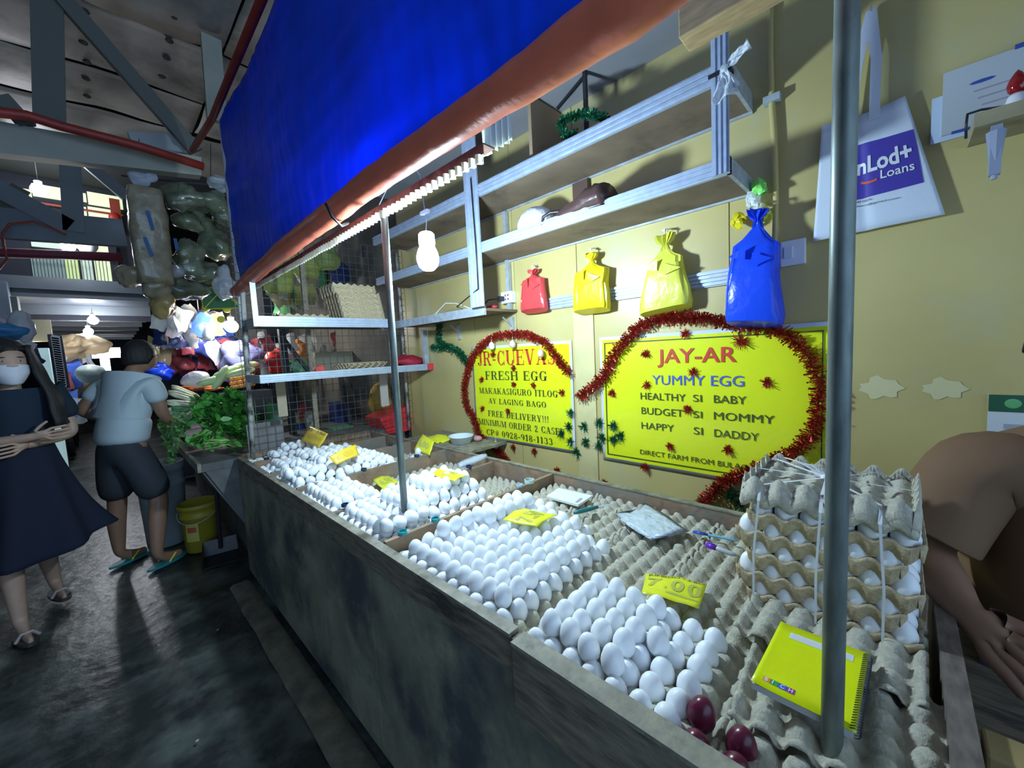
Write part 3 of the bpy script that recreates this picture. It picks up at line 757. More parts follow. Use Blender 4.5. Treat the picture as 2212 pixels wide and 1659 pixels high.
b = MB(); b.grid(lambda u, v: NB(u, v, .0006+.003*math.exp(-u*14)), 20, 6); b.build('cover', M_nb, t, solid=.0007, smooth=True)
b = MB(); b.grid(lambda u, v: NB(lerp(.16, .86, u), lerp(.79, .885, v), .0016), 6, 2); lab = b.build('label_strip', M_white, t)
for k in range(3):
    b = MB(); b.grid(lambda u, v: NB(lerp(.18, .84, u), .805+.025*k+v*.003, .0022), 4, 1); b.build('ruled_line', mat('pale_line', (.5, .55, .6)), lab)
for k, (ch, cc) in enumerate((('S', (.85, .30, .08)), ('I', (.05, .35, .10)), ('C', (.05, .15, .70)), ('H', (.40, .05, .40)))):
    u0 = .09+k*.085; v0 = .075-.012*k*0
    b = MB(); b.grid(lambda u, v: NB(u0+u*.078, v0+v*.06, .0018), 1, 1); tl = b.build('logo_tile', mat('tile_%d' % k, cc, .4), t)
    vs, fs = text_mesh(ch, .02); x0 = min(v.x for v in vs); x1 = max(v.x for v in vs); y1 = max(v.y for v in vs)
    b = MB(); b.add([NB(u0+.018+(v.x-x0)/(x1-x0)*.042*(.3 if ch == 'I' else 1), v0+.008+v.y/y1*.044, .0024) for v in vs], fs); b.build('letter', M_white, tl)
for k, (u0, v0) in enumerate(((.035, .115), (.05, .19))):
    b = MB(); b.add([NB(u0+.022*math.cos(a*PI/6), v0+.013*math.sin(a*PI/6), .0018) for a in range(12)], [tuple(range(12))]); b.build('print_mark', M_olive, t)
b = MB()
for k in range(34):
    v = .02+k*.0285; c = NB(.985, v, -.004)
    ax = (NB(1, v+.01)-NB(1, v)).normalized(); sd = (NB(1, v)-NB(0, v)).normalized()
    b.tube([c+sd*.007*math.cos(a*PI/4)+Vector((0, 0, .008*math.sin(a*PI/4))) for a in range(9)], .0009, 4, cap=False)
o = b.build('spiral_wire', mat('wire_black', (.10, .10, .11), .25, metal=.8), t)

def slab(name, label, cat, pts, th, m, group=None, bend=0):
    b = MB(); k = len(pts); lo = [Vector(p) for p in pts]; hi = [p+Vector((0, 0, th)) for p in lo]
    b.loft([lo, hi]); return tag(b.build(name, m, bevel=.001), label, cat, group)
pts = [wp(a, b_, 2, .778) for a, b_ in ((1180, 1076), (1249, 1095), (1280, 1075), (1207, 1058))]
t = thing('paper_pad', 'white paper pad lying on empty trays by the wall side board', 'paper pad', tuple(sum(pts, Vector())/4))
b = MB(); b.loft([pts, [p+Vector((0, 0, .009)) for p in pts]]); b.build('pages', M_white, t)
b = MB(); e1, e2 = pts[1]-pts[0], pts[3]-pts[0]
c = pts[0]+e1*.86+e2*.12+Vector((0, 0, .0098)); b.add([c, c+e1*.08, c+e1*.08+e2*.45, c+e2*.45], [(0, 1, 2, 3)]); b.build('small_print', mat('grey_print', (.35, .37, .42)), t)
# knife
a, b1, c = wp(1240, 1108, 2, .790), wp(1291, 1095, 2, .790), wp(1325, 1088, 2, .790)
t = thing('paring_knife', 'small kitchen knife with teal handle lying on the empty trays', 'knife', tuple(a))
b = MB(); b.tube([a, a.lerp(b1, .2), a.lerp(b1, .7), b1], [.005, .0085, .0085, .006], 10); b.build('handle', mat('teal_plastic', (.02, .18, .20), .4), t, smooth=True)
d = (c-b1).normalized(); n = Vector((-d.y, d.x, 0)); b = MB()
b.add([b1-n*.007, b1+n*.007, b1.lerp(c, .7)+n*.005, c, b1.lerp(c, .6)-n*.007], [(0, 1, 2, 3, 4)]); b.build('blade', M_alu, t, solid=.001)
# folded clear bags
M_film = film('clear_film', (.75, .85, .97), .72, .25)
op = [wp(a, b_, 2, .785) for a, b_ in ((1327, 1111), (1351, 1134), (1378, 1150), (1406, 1169), (1450, 1160), (1487, 1149), (1440, 1115), (1394, 1086), (1375, 1102), (1350, 1106))]
cc = sum(op, Vector())/len(op); b = MB()
rings = []
for r in (1., .75, .5, .25, .04): rings.append([cc+(p-cc)*r+Vector((0, 0, .010*(1-r)+.010*abs(nz(p*1+Vector((r, 0, 0)), 18)))) for p in op])
b.loft(rings); tag(b.build('plastic_bag', M_film, smooth=True, solid=.001), 'folded stack of clear whitish plastic bags lying on the empty trays', 'plastic bag')
# pens
def pen(nm, a, c, m, label, r=.004, capm=None):
    t = thing(nm, label, 'pen', tuple(a)); d = c-a
    b = MB(); b.tube([a, a+d*.02, a+d*.85, c], [r*.7, r, r, r*.3], 10); b.build('barrel', m, t, smooth=True)
    b = MB(); b.tube([a-d*.01, a+d*.33], r*1.15, 10); b.beam(a+d*.02+Vector((0, 0, r*1.5)), a+d*.28+Vector((0, 0, r*1.3)), .002, .0015); b.build('cap', capm or m, t, smooth=True)
pen('ballpoint_pen', wp(1498, 1149, 2, .785), wp(1597, 1169, 2, .790), mat('clear_blue', (.15, .55, .85), .15), 'blue ballpoint pen lying on empty trays by the tied egg stack', .0035, mat('blue_cap', (.03, .12, .65), .3))
pen('marker_pen', wp(1527, 1177, 2, .787), wp(1592, 1200, 2, .785), mat('clear_grey', (.5, .55, .6), .2), 'fat purple capped marker lying beside the tied egg stack', .007, mat('purple_cap', (.18, .03, .62), .3))
# bottle caps on the dividers
capm = [mat('teal_cap', (.02, .35, .38), .35), mat('navy_cap', (.02, .03, .08), .35), mat('pale_cap', (.45, .62, .68), .35)]
for k, (px, py, yv, mi, lb) in enumerate(((870, 1153, 1.19, 0, 'teal bottle cap nearest the front end of the nearest divider'), (940, 1124, 1.19, 0, 'dark teal bottle cap next to the first eggs on the nearest divider'),
     (1124, 1051, 1.19, 2, 'pale cap upturned near the wall end of the nearest divider'), (747, 1094, 1.61, 1, 'dark cap on the short end of the second divider'), (1011, 1009, 1.61, 1, 'black bottle cap on the second divider by the clear bag'),
     (727, 1031, 2.05, 1, 'dark cap on the third divider under the large egg heap'), (787, 1016, 2.05, 1, 'dark cap on the third divider right of the orange card'), (896, 985, 2.05, 1, 'cap on the third divider by the little egg heap'),
     (595, 1014, 2.47, 2, 'grey green cap at the front of the fourth divider'), (574, 991, 2.83, 1, 'dark cap at the front of the farthest divider'), (835, 960, 2.47, 1, 'dark cap at the wall end of the fourth divider'))):
    p = wp(px, py, 2, .805); x = p.x
    b = MB(); b.lathe([(.015, 0), (.0155, .002), (.0155, .009), (.0145, .011), (.0125, .011), (.0120, .003), (.001, .003)], (x, yv, .8045), 20)
    tag(b.build('bottle_cap', capm[mi], smooth=False), lb, 'bottle cap', 'bottle caps on the dividers')
p = wp(1148, 1043, 2, .805); b = MB(); b.lathe([(.022, 0), (.022, .014), (.0195, .014), (.0195, 0)], (p.x, 1.19, .8045), 24, cap=False)
tag(b.build('jar_ring', mat('clear_ring', (.6, .75, .75), .2), solid=.001), 'clear plastic jar ring standing at the wall end of the nearest divider', 'ring')
# clear bag on the second divider
a, c = wp(990, 1006, 2, .815), wp(1050, 984, 2, .83); b = MB(); rings = []
for i in range(9):
    f = i/8; p = a.lerp(c, f); r = .028*(math.sin(PI*(.15+.75*f)))**.5
    rings.append([p+Vector((.2*r*math.cos(k*PI/5), r*math.cos(k*PI/5), r*.7*math.sin(k*PI/5)))*(1+.3*nz((f*3, k, 1), 1)) for k in range(10)])
b.loft(rings); tag(b.build('plastic_bag', film('clear_film2', (.75, .85, .97), .45, .12), smooth=True), 'rolled clear plastic bag lying across the second divider near the wall', 'plastic bag')
# board and basin behind the counter
b = MB(); b.bb((CX1+.006, 1.84, .795), (W-.002, 2.55, .812)); tag(b.build('wooden_board', M_wood_rim), 'pale wooden board bridging the counter and the yellow wall', 'board')
b = MB(); b.bb((1.60, 1.9, .0), (1.66, 1.96, .794)); b.bb((1.60, 2.45, 0), (1.66, 2.51, .794)); tag(b.build('board_trestle', M_wood_old), 'rough wooden posts holding the board behind the counter', 'trestle')
p = wp(966, 962, 2, .815)
b = MB(); b.lathe([(.055, 0), (.062, .002), (.078, .045), (.084, .048), (.084, .052), (.076, .05), (.060, .006), (.001, .005)], (1.60, p.y-.02, .813), 28)
tag(b.build('basin', mat('pale_basin', (.72, .80, .86), .3), smooth=True), 'small white plastic basin on the board behind the counter', 'basin')
b = MB(); p = Vector((1.58, 2.30, .815))
b.grid(lambda u, v: p+Vector((.16*(u-.5), .22*(v-.5), .03*math.sin(PI*u)*math.sin(PI*v)+.012*nz((u*3, v*3, 0), 2))), 10, 10)
tag(b.build('yellow_wrapper', M_yellow_card, smooth=True, solid=.001), 'crumpled yellow plastic lying behind the basin', 'wrapper')
b = MB(); p = Vector((1.70, 2.02, .83)); b.ell(p, .03, .035, .02); tag(b.build('small_pouch', mat('red_print_film', (.55, .3, .3), .3), smooth=True), 'tiny white and red sachet behind the basin by the wall', 'sachet')

# ================================================================ SIGNS
M_sign = mat('sign_yellow', (.76, .82, .015), .32, var=.03, vs=5, coat=.3)
M_sborder = mat('sign_border', (.72, .78, .88), .4)
M_red = mat('print_red', (.62, .05, .03), .4); M_dk = mat('print_dark', (.05, .08, .03), .4); M_bl = mat('print_blue', (.06, .12, .60), .4)
SX = W-.006
def sign(name, label, TLp, TRp, BLp, BRp):
    TL, TRr, BL, BR = [wp(*p, 0, SX) for p in (TLp, TRp, BLp, BRp)]
    yL = (TL.y+BL.y)/2; yR = (TRr.y+BR.y)/2; zt = (TL.z+TRr.z)/2; zb = (BL.z+BR.z)/2
    t = thing(name, label, 'sign', (SX, (yL+yR)/2, zb))
    def S(u, v, m_=0.): return Vector((SX-.0025*abs(nz((u*4, v*4, yL), 1))-m_, lerp(yL, yR, u), lerp(zb, zt, v)))
    b = MB(); b.grid(lambda u, v: S(u, v), 16, 10); b.build('backing', M_sborder, t, solid=.0015, smooth=True)
    e = .016/(yL-yR); f = .016/(zt-zb)
    b = MB(); b.grid(lambda u, v: S(lerp(e, 1-e, u), lerp(f, 1-f, v), .0015), 16, 10); b.build('yellow_face', M_sign, t, smooth=True)
    return t, yL, yR, zb, zt
def line(t, txt, L, R, captop, m, serif=False, bold=0.):
    a, c, k = wp(*L, 0, SX), wp(*R, 0, SX), wp(*captop, 0, SX)
    z = (a.z+c.z)/2; h = k.z-a.z
    lettering('lettering', txt, m, t, (SX-.0062, a.y, z), (0, -1, 0), (0, 0, 1), a.y-c.y, h, bold, serif, 0)
t, *_ = sign('fresh_egg_sign', 'yellow tarpaulin sign reading fresh egg inside the red tinsel loop', (1013, 749), (1237, 737), (1035, 940), (1242, 984))
for a in (('JR-CUEVAS', (1034, 789), (1200, 787), (1041, 759), M_red), ('FRESH EGG', (1050, 819), (1183, 823), (1053, 801), M_dk), ('MAKAKASIGURO ITLOG', (1037, 848), (1206, 859), (1037, 836), M_dk),
          ('AY LAGING BAGO', (1057, 870), (1181, 881), (1057, 859), M_dk), ('FREE DELIVERY!!!', (1056, 898), (1186, 913), (1056, 886), M_dk), ('MINIMUM ORDER 2 CASES', (1036, 915), (1219, 941), (1036, 903), M_dk),
          ('CP# 0928-918-1133', (1053, 937), (1195, 962), (1053, 925), M_dk)): line(t, *a, serif=True)
t, yL, yR, zb, zt = sign('yummy_egg_sign', 'larger yellow sign with dark frame line reading yummy egg', (1295, 730), (1800, 692), (1303, 992), (1800, 1080))
for a in (('JAY-AR', (1421, 784), (1592, 781), (1421, 755), M_red, False, .012), ('YUMMY EGG', (1410, 831), (1608, 834), (1410, 811), M_bl), ('HEALTHY', (1385, 863), (1482, 866), (1385, 848.5), M_dk), ('SI', (1498, 867), (1517, 868), (1498, 852), M_dk),
          ('BABY', (1543, 870), (1613, 873), (1543, 853.5), M_dk), ('BUDGET', (1387, 894), (1477, 900), (1387, 879.5), M_dk), ('SI', (1499, 902), (1518, 903), (1499, 887.5), M_dk), ('MOMMY', (1543, 906), (1674, 915), (1543, 889.5), M_dk),
          ('HAPPY', (1387, 925.6), (1457, 932), (1387, 911.5), M_dk), ('SI', (1499.5, 937.5), (1519, 939), (1499.5, 922), M_dk), ('DADDY', (1544, 942.5), (1640, 952.5), (1544, 926.5), M_dk), ('DIRECT FARM FROM BULACAN', (1384, 981), (1648, 1019), (1384, 971), M_dk, False, .0)): line(t, *a)
p, q = wp(1306, 741, 0, SX), wp(1313, 980, 0, SX); r_ = wp(1780, 712, 0, SX)
for a, c in (((p.y, p.z), (r_.y, p.z-.004)), ((p.y, q.z), (r_.y, q.z+.004)), ((p.y, q.z), (p.y-.004, p.z)), ((r_.y+.004, q.z), (r_.y, p.z))):
    b = MB(); b.bb((SX-.0063, min(a[0], c[0]), min(a[1], c[1])), (SX-.0055, max(a[0], c[0]), max(a[1], c[1]))); b.build('frame_line', M_dk, t)

# ================================================================ TINSEL
M_tr = mat('red_tinsel', (.42, .035, .02), .28, metal=.55, var=.5, vs=120)
M_tg = mat('green_tinsel', (.01, .12, .05), .35, metal=.4, var=.5, vs=120)
def garland(pxs, m, label, r=.024, x=W-.03, dens=1., nm='tinsel_garland'):
    P = [wp(a, b_, 0, x) for a, b_ in pxs]
    # smooth resample
    out = []
    for i in range(len(P)-1):
        p0, p1, p2, p3 = P[max(i-1, 0)], P[i], P[i+1], P[min(i+2, len(P)-1)]
        n = max(2, int((p2-p1).length/.008))
        for k in range(n):
            s_ = k/n
            out.append(.5*((2*p1)+(p2-p0)*s_+(2*p0-5*p1+4*p2-p3)*s_*s_+(3*p1-p0-3*p2+p3)*s_**3))
    out.append(P[-1]); t = thing(nm, label, 'tinsel', tuple(out[len(out)//2]))
    b = MB(); b.tube(out, .003, 5); b.build('core_string', m, t)
    b = MB()
    for i in range(len(out)-1):
        d = (out[i+1]-out[i]).normalized()
        for k in range(int(22*dens)):
            c = out[i].lerp(out[i+1], rnd.random()); v = Vector((rnd.gauss(0, 1), rnd.gauss(0, 1), rnd.gauss(0, 1))); v = (v-d*v.dot(d)*.6).normalized()
            L = r*rnd.uniform(.7, 1.25); s_ = v.cross(Vector((rnd.random(), rnd.random(), rnd.random()))).normalized()*.0011
            e = c+v*L
            if e.x > W-.002: e.x = W-.002
            b.add([c-s_, c+s_, e+s_*1.6, e-s_*1.6], [(0, 1, 2, 3)])
            if rnd.random() < .22:
                s2 = s_*3.5; b.add([e-s2, e+s2, e+v*.006+s2, e+v*.006-s2], [(0, 1, 2, 3)])
    o = b.build('tinsel_strands', m, t); o['kind'] = 'stuff'
    return t
g1 = [(1095, 995), (1080, 978), (1051, 956), (1034, 934), (1022, 901), (1007, 874), (1003, 838), (1010, 804), (1022, 770), (1046, 742), (1070, 727), (1107, 722), (1143, 725), (1179, 742), (1196, 763), (1213, 787), (1230, 807)]
garland(g1, M_tr, 'red tinsel garland looping around the fresh egg sign')
g2 = [(1251, 859), (1285, 831), (1310, 803), (1327, 765), (1355, 731), (1382, 706), (1424, 690), (1480, 686), (1535, 690), (1590, 700), (1646, 706), (1687, 715), (1715, 737), (1743, 765), (1762, 806), (1768, 834), (1768, 876), (1762, 917), (1743, 950), (1715, 978), (1673, 995), (1646, 1009), (1604, 1025), (1563, 1042), (1535, 1067), (1512, 1090)]
garland(g2, M_tr, 'long thick red tinsel garland arching over and around the yummy egg sign', .027)
garland([(950, 700), (948, 735), (965, 748), (990, 760), (1012, 788)], M_tg, 'dark green tinsel hanging from the low shelf to the red loop', .026)
garland([(933, 750), (950, 752), (965, 748)], M_tg, 'short stub of dark green tinsel left of the red loop', .022)
garland([(1575, 1060), (1590, 1085), (1605, 1095)], M_tg, 'green tinsel end beneath the red garland beside the tied stack', .03)
BOX = {'red tufts on the fresh egg sign': (1013, 745, 1240, 960), 'red tufts on the wall': (1100, 960, 1320, 1050), 'red tufts on the yummy egg sign': (1300, 700, 1700, 1030), 'green sprigs between the signs': (1205, 885, 1350, 985)}
def spot(px, py, group):
    x0, y0_, x1, y1_ = BOX[group]; u = (px-x0)/(x1-x0); v = (py-y0_)/(y1_-y0_)
    return ('top', 'upper', 'middle', 'lower', 'bottom')[max(0, min(4, int(v*5)))]+' '+('far left', 'left', 'centre', 'right', 'far right')[max(0, min(4, int(u*5)))]
def tuft(px, py, m, label, group, r=.021, x=W-.016, long=False):
    c = wp(px, py, 0, x); b = MB()
    for k in range(90):
        v = Vector((rnd.gauss(0, .6), rnd.gauss(0, 1), rnd.gauss(0, 1.3 if long else 1))).normalized(); s_ = v.cross(Vector((1, .2, .3))).normalized()*.0009
        e = c+v*r*rnd.uniform(.6, 1.3); e.x = min(e.x, W-.001); b.add([c-s_*2, c+s_*2, e+s_, e-s_], [(0, 1, 2, 3)])
    b.ell(c, .004, .004, .007, 6, 4)
    tag(b.build('tinsel_tuft', m), label+', '+spot(px, py, group), 'tinsel tuft', group)
for px, py in ((1109, 795), (1110, 830), (1040, 820), (1152, 832), (1213, 848), (1042, 883), (1097, 888), (1065, 766)):
    tuft(px, py, M_tr, 'small red tinsel tuft stuck on the fresh egg sign', 'red tufts on the fresh egg sign')
for px, py in ((1108, 967), (1153, 975), (1203, 1015), (1305, 1043)):
    tuft(px, py, M_tr, 'red tinsel tuft on the wall below the signs', 'red tufts on the wall')
for px, py in ((1480, 722), (1395, 765), (1497, 803), (1396, 832), (1322, 850), (1600, 738), (1656, 827), (1447, 965), (1572, 972), (1393, 1010), (1486, 885)):
    tuft(px, py, M_tr, 'red tinsel tuft stuck on the yummy egg sign', 'red tufts on the yummy egg sign', .021 if px != 1600 else .032)
for px, py in ((1232, 893), (1228, 922), (1212, 937), (1232, 955), (1246, 977), (1261, 922), (1265, 955), (1294, 915), (1300, 945), (1292, 962), (1325, 920), (1325, 950), (1340, 942)):
    tuft(px, py, M_tg, 'dark green tinsel sprig between the signs', 'green sprigs between the signs', .028, long=True)
# egg ornaments
for px, py, m, lb in ((1062, 747, M_egg, 'white egg ornament hanging under the red tinsel arch'), (1107, 743, M_egg_cream, 'cream egg ornament hanging under the top of the red tinsel arch'), (1168, 763, M_egg_cream, 'cream egg ornament hanging over the red lettering'), (1071, 961, M_egg_cream, 'cream egg ornament near the lower end of the red tinsel loop')):
    c = wp(px, py, 0, W-.045); t = thing('egg_ornament', lb, 'ornament', tuple(c))
    o = bpy.data.objects.new('shell', egg_mesh('shell', m, .0195, .026, .14, 16, 12)); COL.objects.link(o); o.parent = t
    b = MB(); b.tube([c+Vector((0, 0, .025)), c+Vector((.004, 0, .06))], .0008, 4); b.build('thread', M_white, t)

# ================================================================ HANGING CARRIER BAGS
def carrier(label, m, cpx, top_py, neck_py, sh_py, bot_py, wl, wr, depth=.06, x=W-.05, tilt=0., gus=.3, seed=1, sw=.97):
    c0 = wp(cpx, sh_py, 0, x)
    zt = wp(cpx, top_py, 0, x).z; zn = wp(cpx, neck_py, 0, x).z; zs_ = c0.z; zb = wp(cpx, bot_py, 0, x).z
    yl_ = wp(wl, (sh_py+bot_py)/2, 0, x).y; yr_ = wp(wr, (sh_py+bot_py)/2, 0, x).y; cyy = (yl_+yr_)/2; hw = (yl_-yr_)/2
    y_neck = c0.y
    t = thing('carrier_bag', label, 'plastic bag', (x, y_neck, zb)); N = 28
    prof = [(zt, .30, .5), (lerp(zt, zn, .5), .24, .6), (zn, .085, .3), (lerp(zn, zs_, .35), .18, .35), (lerp(zn, zs_, .75), .62*sw, .5), (zs_, sw, .7), (lerp(zs_, zb, .12), sw+.01, .8), (lerp(zs_, zb, .35), lerp(sw, 1, .35)-.03, 1), (lerp(zs_, zb, .6), lerp(sw, 1, .7), 1), (lerp(zs_, zb, .88), 1.0, 1.), (zb, .97, .9)]
    rings = []
    for i, (z, wf, df) in enumerate(prof):
        f = (zt-z)/(zt-zb); cc = lerp(y_neck, cyy, min(1, max(0, (f-.15)/.4)))
        ring = []
        for k in range(N):
            a = 2*PI*k/N; ca, sa = math.cos(a), math.sin(a)
            sq = lambda q: math.copysign(abs(q)**.45, q)
            yy = hw*wf*sq(ca); xx2 = depth/2*df*sq(sa)*(1-gus*(abs(ca) < .3)*.0)
            if i < 3: rr = 1+.35*math.sin(k*3.1+seed); yy *= rr; xx2 *= rr
            pn = .010*nz((ca*1.5, z*9, sa*1.5+seed), 1.6)*(1 if i > 3 else .4)
            zz = z+tilt*yy+(.006*math.sin(k*1.7+seed) if i < 2 else 0)-(.012*sa if i == len(prof)-1 else 0)
            ring.append(Vector((min(x+xx2+pn, W-.003), cc+yy+pn, zz)))
        rings.append(ring)
    b = MB(); b.loft(rings); o = b.build('bag_body', m, t, smooth=True)
    md = o.modifiers.new('edge', 'EDGE_SPLIT'); md.split_angle = math.radians(38)
    # fold flaps on the face
    b = MB()
    for s_, zz in ((1, .12), (-1, .22)):
        y0_ = cyy+s_*hw*.75; z0_ = lerp(zs_, zb, zz)
        b.add([Vector((x-depth/2-.004, y0_, z0_)), Vector((x-depth/2-.010, cyy+s_*hw*.1, z0_+.03)), Vector((x-depth/2-.004, cyy+s_*hw*.15, z0_-.02))], [(0, 1, 2)])
    b.build('fold', m, t, solid=.001)
    # hook
    hz = zt+.005; b = MB(); b.tube([(W-.002, y_neck, hz+.03), (x-.004, y_neck, hz+.02), (x-.004, y_neck, zn+.01)], .003, 6); b.tube([(x, y_neck-.012, hz+.012), (x+.01, y_neck+.016, hz+.022)], .0035, 6)
    b.build('hook', M_white, t)
    return t
def bagm(n, c): return mat(n, c, .25, transl=.25, bump=.35, bs=26)
carrier('small red plastic carrier bags hanging from a white hook under the shelf', bagm('red_bag', (.78, .09, .09)), 1152, 583, 592, 604, 672, 1126, 1180, .05, seed=2, sw=.82)
carrier('bright yellow plastic carrier bag bundle hanging under the shelf next to the red one', bagm('yellow_bag', (.86, .74, .02)), 1279, 548, 562, 585, 672, 1241, 1315, .07, seed=4, sw=.92)
carrier('pale yellow plastic carrier bag bundle hanging between the yellow and blue ones', bagm('lemon_bag', (.84, .82, .10)), 1438, 508, 530, 562, 672, 1383, 1494, .07, tilt=-.10, seed=6, sw=.66)
tb = carrier('large bright blue plastic carrier bag bundle hanging by the wall switch', bagm('blue_bag', (.02, .10, .92)), 1637, 455, 475, 530, 700, 1569, 1692, .11, x=W-.085, tilt=.10, seed=8, sw=.80)
c = wp(1620, 470, 0, W-.05)
for k, (dy_, dz_, m, lb) in enumerate(((.04, .0, bagm('yellow_bag', (.86, .74, .02)), 'crumpled yellow bag end behind the blue bag neck'), (-.045, .0, bagm('lemon_bag', (.8, .8, .1)), 'pale yellow bag end right of the blue bag neck'), (-.01, .06, film('clear_film3', (.85, .92, .95), .6), 'white knotted film above the blue bag'), (-.03, .10, mat('lime_film', (.25, .75, .15), .3), 'lime green bag tip above the blue bag'))):
    b = MB(); b.ell(c+Vector((0, dy_, dz_)), .022, .024, .032, 16, 12)
    for p in b.v: p += Vector((1, 1, 1))*.016*nz(p, 60, k)
    tag(b.build('bag_end', m, smooth=False), lb, 'plastic bag')

# ================================================================ TOTE BAG
TXp = W-.022
TLp, TRp, BRp, BLp = wp(1776, 272, 0, TXp), wp(1955, 208, 0, TXp), wp(2041, 463, 0, TXp), wp(1757, 522, 0, TXp)
t = thing('tote_bag', 'white canvas tote bag with purple print hanging on the yellow wall behind the near pole', 'tote bag', tuple((BLp+BRp)/2))
M_tote = mat('tote_canvas', (.66, .72, .80), .8, bump=.15, bs=200)
def TT(u, v, m_=0.):
    p = BLp.lerp(BRp, u).lerp(TLp.lerp(TRp, u), v); p.z -= .012*math.sin(PI*u)*v
    p.x = TXp-.012*math.exp(-((u-.46)/.05)**2)*0+.008*math.exp(-((u-.44)/.05)**2)-.006*math.sin(PI*u)-m_; return p
b = MB(); b.grid(lambda u, v: TT(u, v), 30, 12); b.build('bag_body', M_tote, t, solid=.006, smooth=True)
pk = wp(1882, 22, 0, TXp)
for u0 in (.37, .66):
    b = MB(); a = TT(u0, 1, .004); ribbon(b, [a-Vector((0, 0, .03)), a, a.lerp(pk, .5)+Vector((-.004, (.008 if u0 < .5 else -.008), 0)), pk], .026, (1, 0, 0)); b.build('handle', M_tote, t, solid=.003)
b = MB(); b.tube([pk+Vector((.02, 0, .004)), pk+Vector((-.008, 0, -.002)), pk+Vector((-.008, 0, .008))], .0025, 6); b.build('nail', M_alu_dull, t)
def inv(px, py):
    p = wp(px, py, 0, TXp)
    best = (0, 0)
    u, v = .5, .5
    for _ in range(30):
        q = TT(u, v); du = TT(u+.01, v)-q; dv = TT(u, v+.01)-q; e = p-q
        A_, B_, C_, D_ = du.y*100, dv.y*100, du.z*100, dv.z*100; det = A_*D_-B_*C_
        u += (e.y*D_-B_*e.z)/det; v += (A_*e.z-C_*e.y)/det
    return u, v
u0, v1 = inv(1812, 322); u1, vt = inv(1973, 280); u1b, v0 = inv(1995, 395); u0b, v0b = inv(1799, 445)
b = MB(); b.grid(lambda u, v: TT(lerp(lerp(u0b, u1b, u), lerp(u0, u1, u), v), lerp(lerp(v0b, v0, u), lerp(v1, vt, u), v), .0045), 20, 8); b.build('purple_print', mat('purple_print', (.07, .05, .36), .5), t, smooth=True)
def tote_text(txt, L, R, top, bold=.02, m=M_white):
    (ua, va), (ub, vb), (uc, vc) = inv(*L), inv(*R), inv(*top)
    vs, fs = text_mesh(txt, bold); x0 = min(v.x for v in vs); x1 = max(v.x for v in vs); y1 = max(v.y for v in vs)
    b = MB(); b.add([TT(lerp(ua, ub, (v.x-x0)/(x1-x0))+(uc-ua)*v.y/y1, lerp(va, vb, (v.x-x0)/(x1-x0))+(vc-va)*v.y/y1, .0062) for v in vs], fs); b.build('lettering', m, t)
tote_text('nLod+', (1852, 380), (1972, 342), (1853, 346), .03)
tote_text('Loans', (1902, 388), (1976, 367), (1902, 370), .012)
tote_text('943 0376', (1846, 442), (1884, 434), (1846, 437), 0, M_ink)
tote_text('loans@gmail.com', (1846, 450), (1944, 430), (1846, 446), 0, M_ink)
b = MB(); pts = [inv(1860+k*4.4, 396+3.2*math.sin(PI*k/8)-k*.9) for k in range(9)]
ribbon(b, [TT(u, v, .0065) for u, v in pts], .007, (1, 0, 0)); b.build('orange_smile', mat('orange_print2', (.75, .12, .05), .5), t)

# wall switch and outlet
c = wp(1713, 546, 0, W-.012)
t = thing('wall_switch', 'white wall switch plate beside the blue bag', 'switch', tuple(c))
b = MB(); b.bb((W-.020, c.y-.038, c.z-.045), (W-.0005, c.y+.038, c.z+.045)); b.build('plate', M_white, t, bevel=.003)
b = MB(); b.bb((W-.026, c.y+.000, c.z-.018), (W-.0201, c.y+.026, c.z+.022)); b.build('rocker', mat('rocker_white', (.7, .74, .78), .3), t, bevel=.001)
c = wp(1099, 643, 0, W-.02)
t = thing('power_outlet', 'white surface mounted power outlet above the low wall shelf', 'outlet', tuple(c))
b = MB(); b.bb((W-.045, c.y-.045, c.z-.035), (W-.0005, c.y+.045, c.z+.035)); b.build('housing', M_white, t, bevel=.004)
for k in range(4):
    b = MB(); yy = c.y-.018+.022*(k % 2); zz = c.z-.012+.024*(k//2); b.bb((W-.0462, yy-.004, zz-.006), (W-.0452, yy+.004, zz+.006)); b.build('socket_hole', M_black, t)
t = thing('charger_plug', 'black plug with dark cable in the white outlet', 'plug', (W-.07, c.y+.03, c.z-.01))
b = MB(); b.bb((W-.085, c.y+.01, c.z-.02), (W-.0463, c.y+.04, c.z+.008)); b.build('plug_body', M_black, t, bevel=.003)
b = MB(); b.tube([(W-.085, c.y+.025, c.z-.006), (W-.12, c.y+.08, c.z-.01), (W-.16, c.y+.13, zs+.01), (W-.20, c.y+.22, zs+.02), (W-.24, c.y+.24, zs+.04), (XF-.03, yl1+.02, zs+.10), (XF-.03, yl1+.02, 2.0), (XF-.03, yl1+.03, 2.35)], .004, 6); b.build('cable', M_black, t, smooth=True)
b = MB(); b.tube([(W-.12, c.y+.02, zs+.003), (W-.2, c.y+.1, zs+.004), (W-.2, c.y+.3, zs+.07), (W-.22, c.y+.38, zs+.08), (W-.24, c.y+.47, zs+.02), (W-.25, c.y+.5, zs+.003)], .003, 6)
tag(b.build('white_cable', M_white, smooth=True), 'thin white charging cable curling on the low wall shelf', 'cable')
for k, (dy_, cc, lb, r) in enumerate(((.13, (.35, .10, .50), 'purple and white cup standing on the low wall shelf', .022), (.10, (.08, .45, .35), 'small green lidded pot on the low wall shelf', .018))):
    b = MB(); b.lathe([(r*.85, 0), (r, .012), (r, .055-k*.02), (r*.9, .056-k*.02), (.001, .056-k*.02)], (W-.12-.05*k, c.y+dy_, zs+.001), 16); tag(b.build('cup', mat('cup_%d' % k, cc, .4), smooth=True), lb, 'cup')
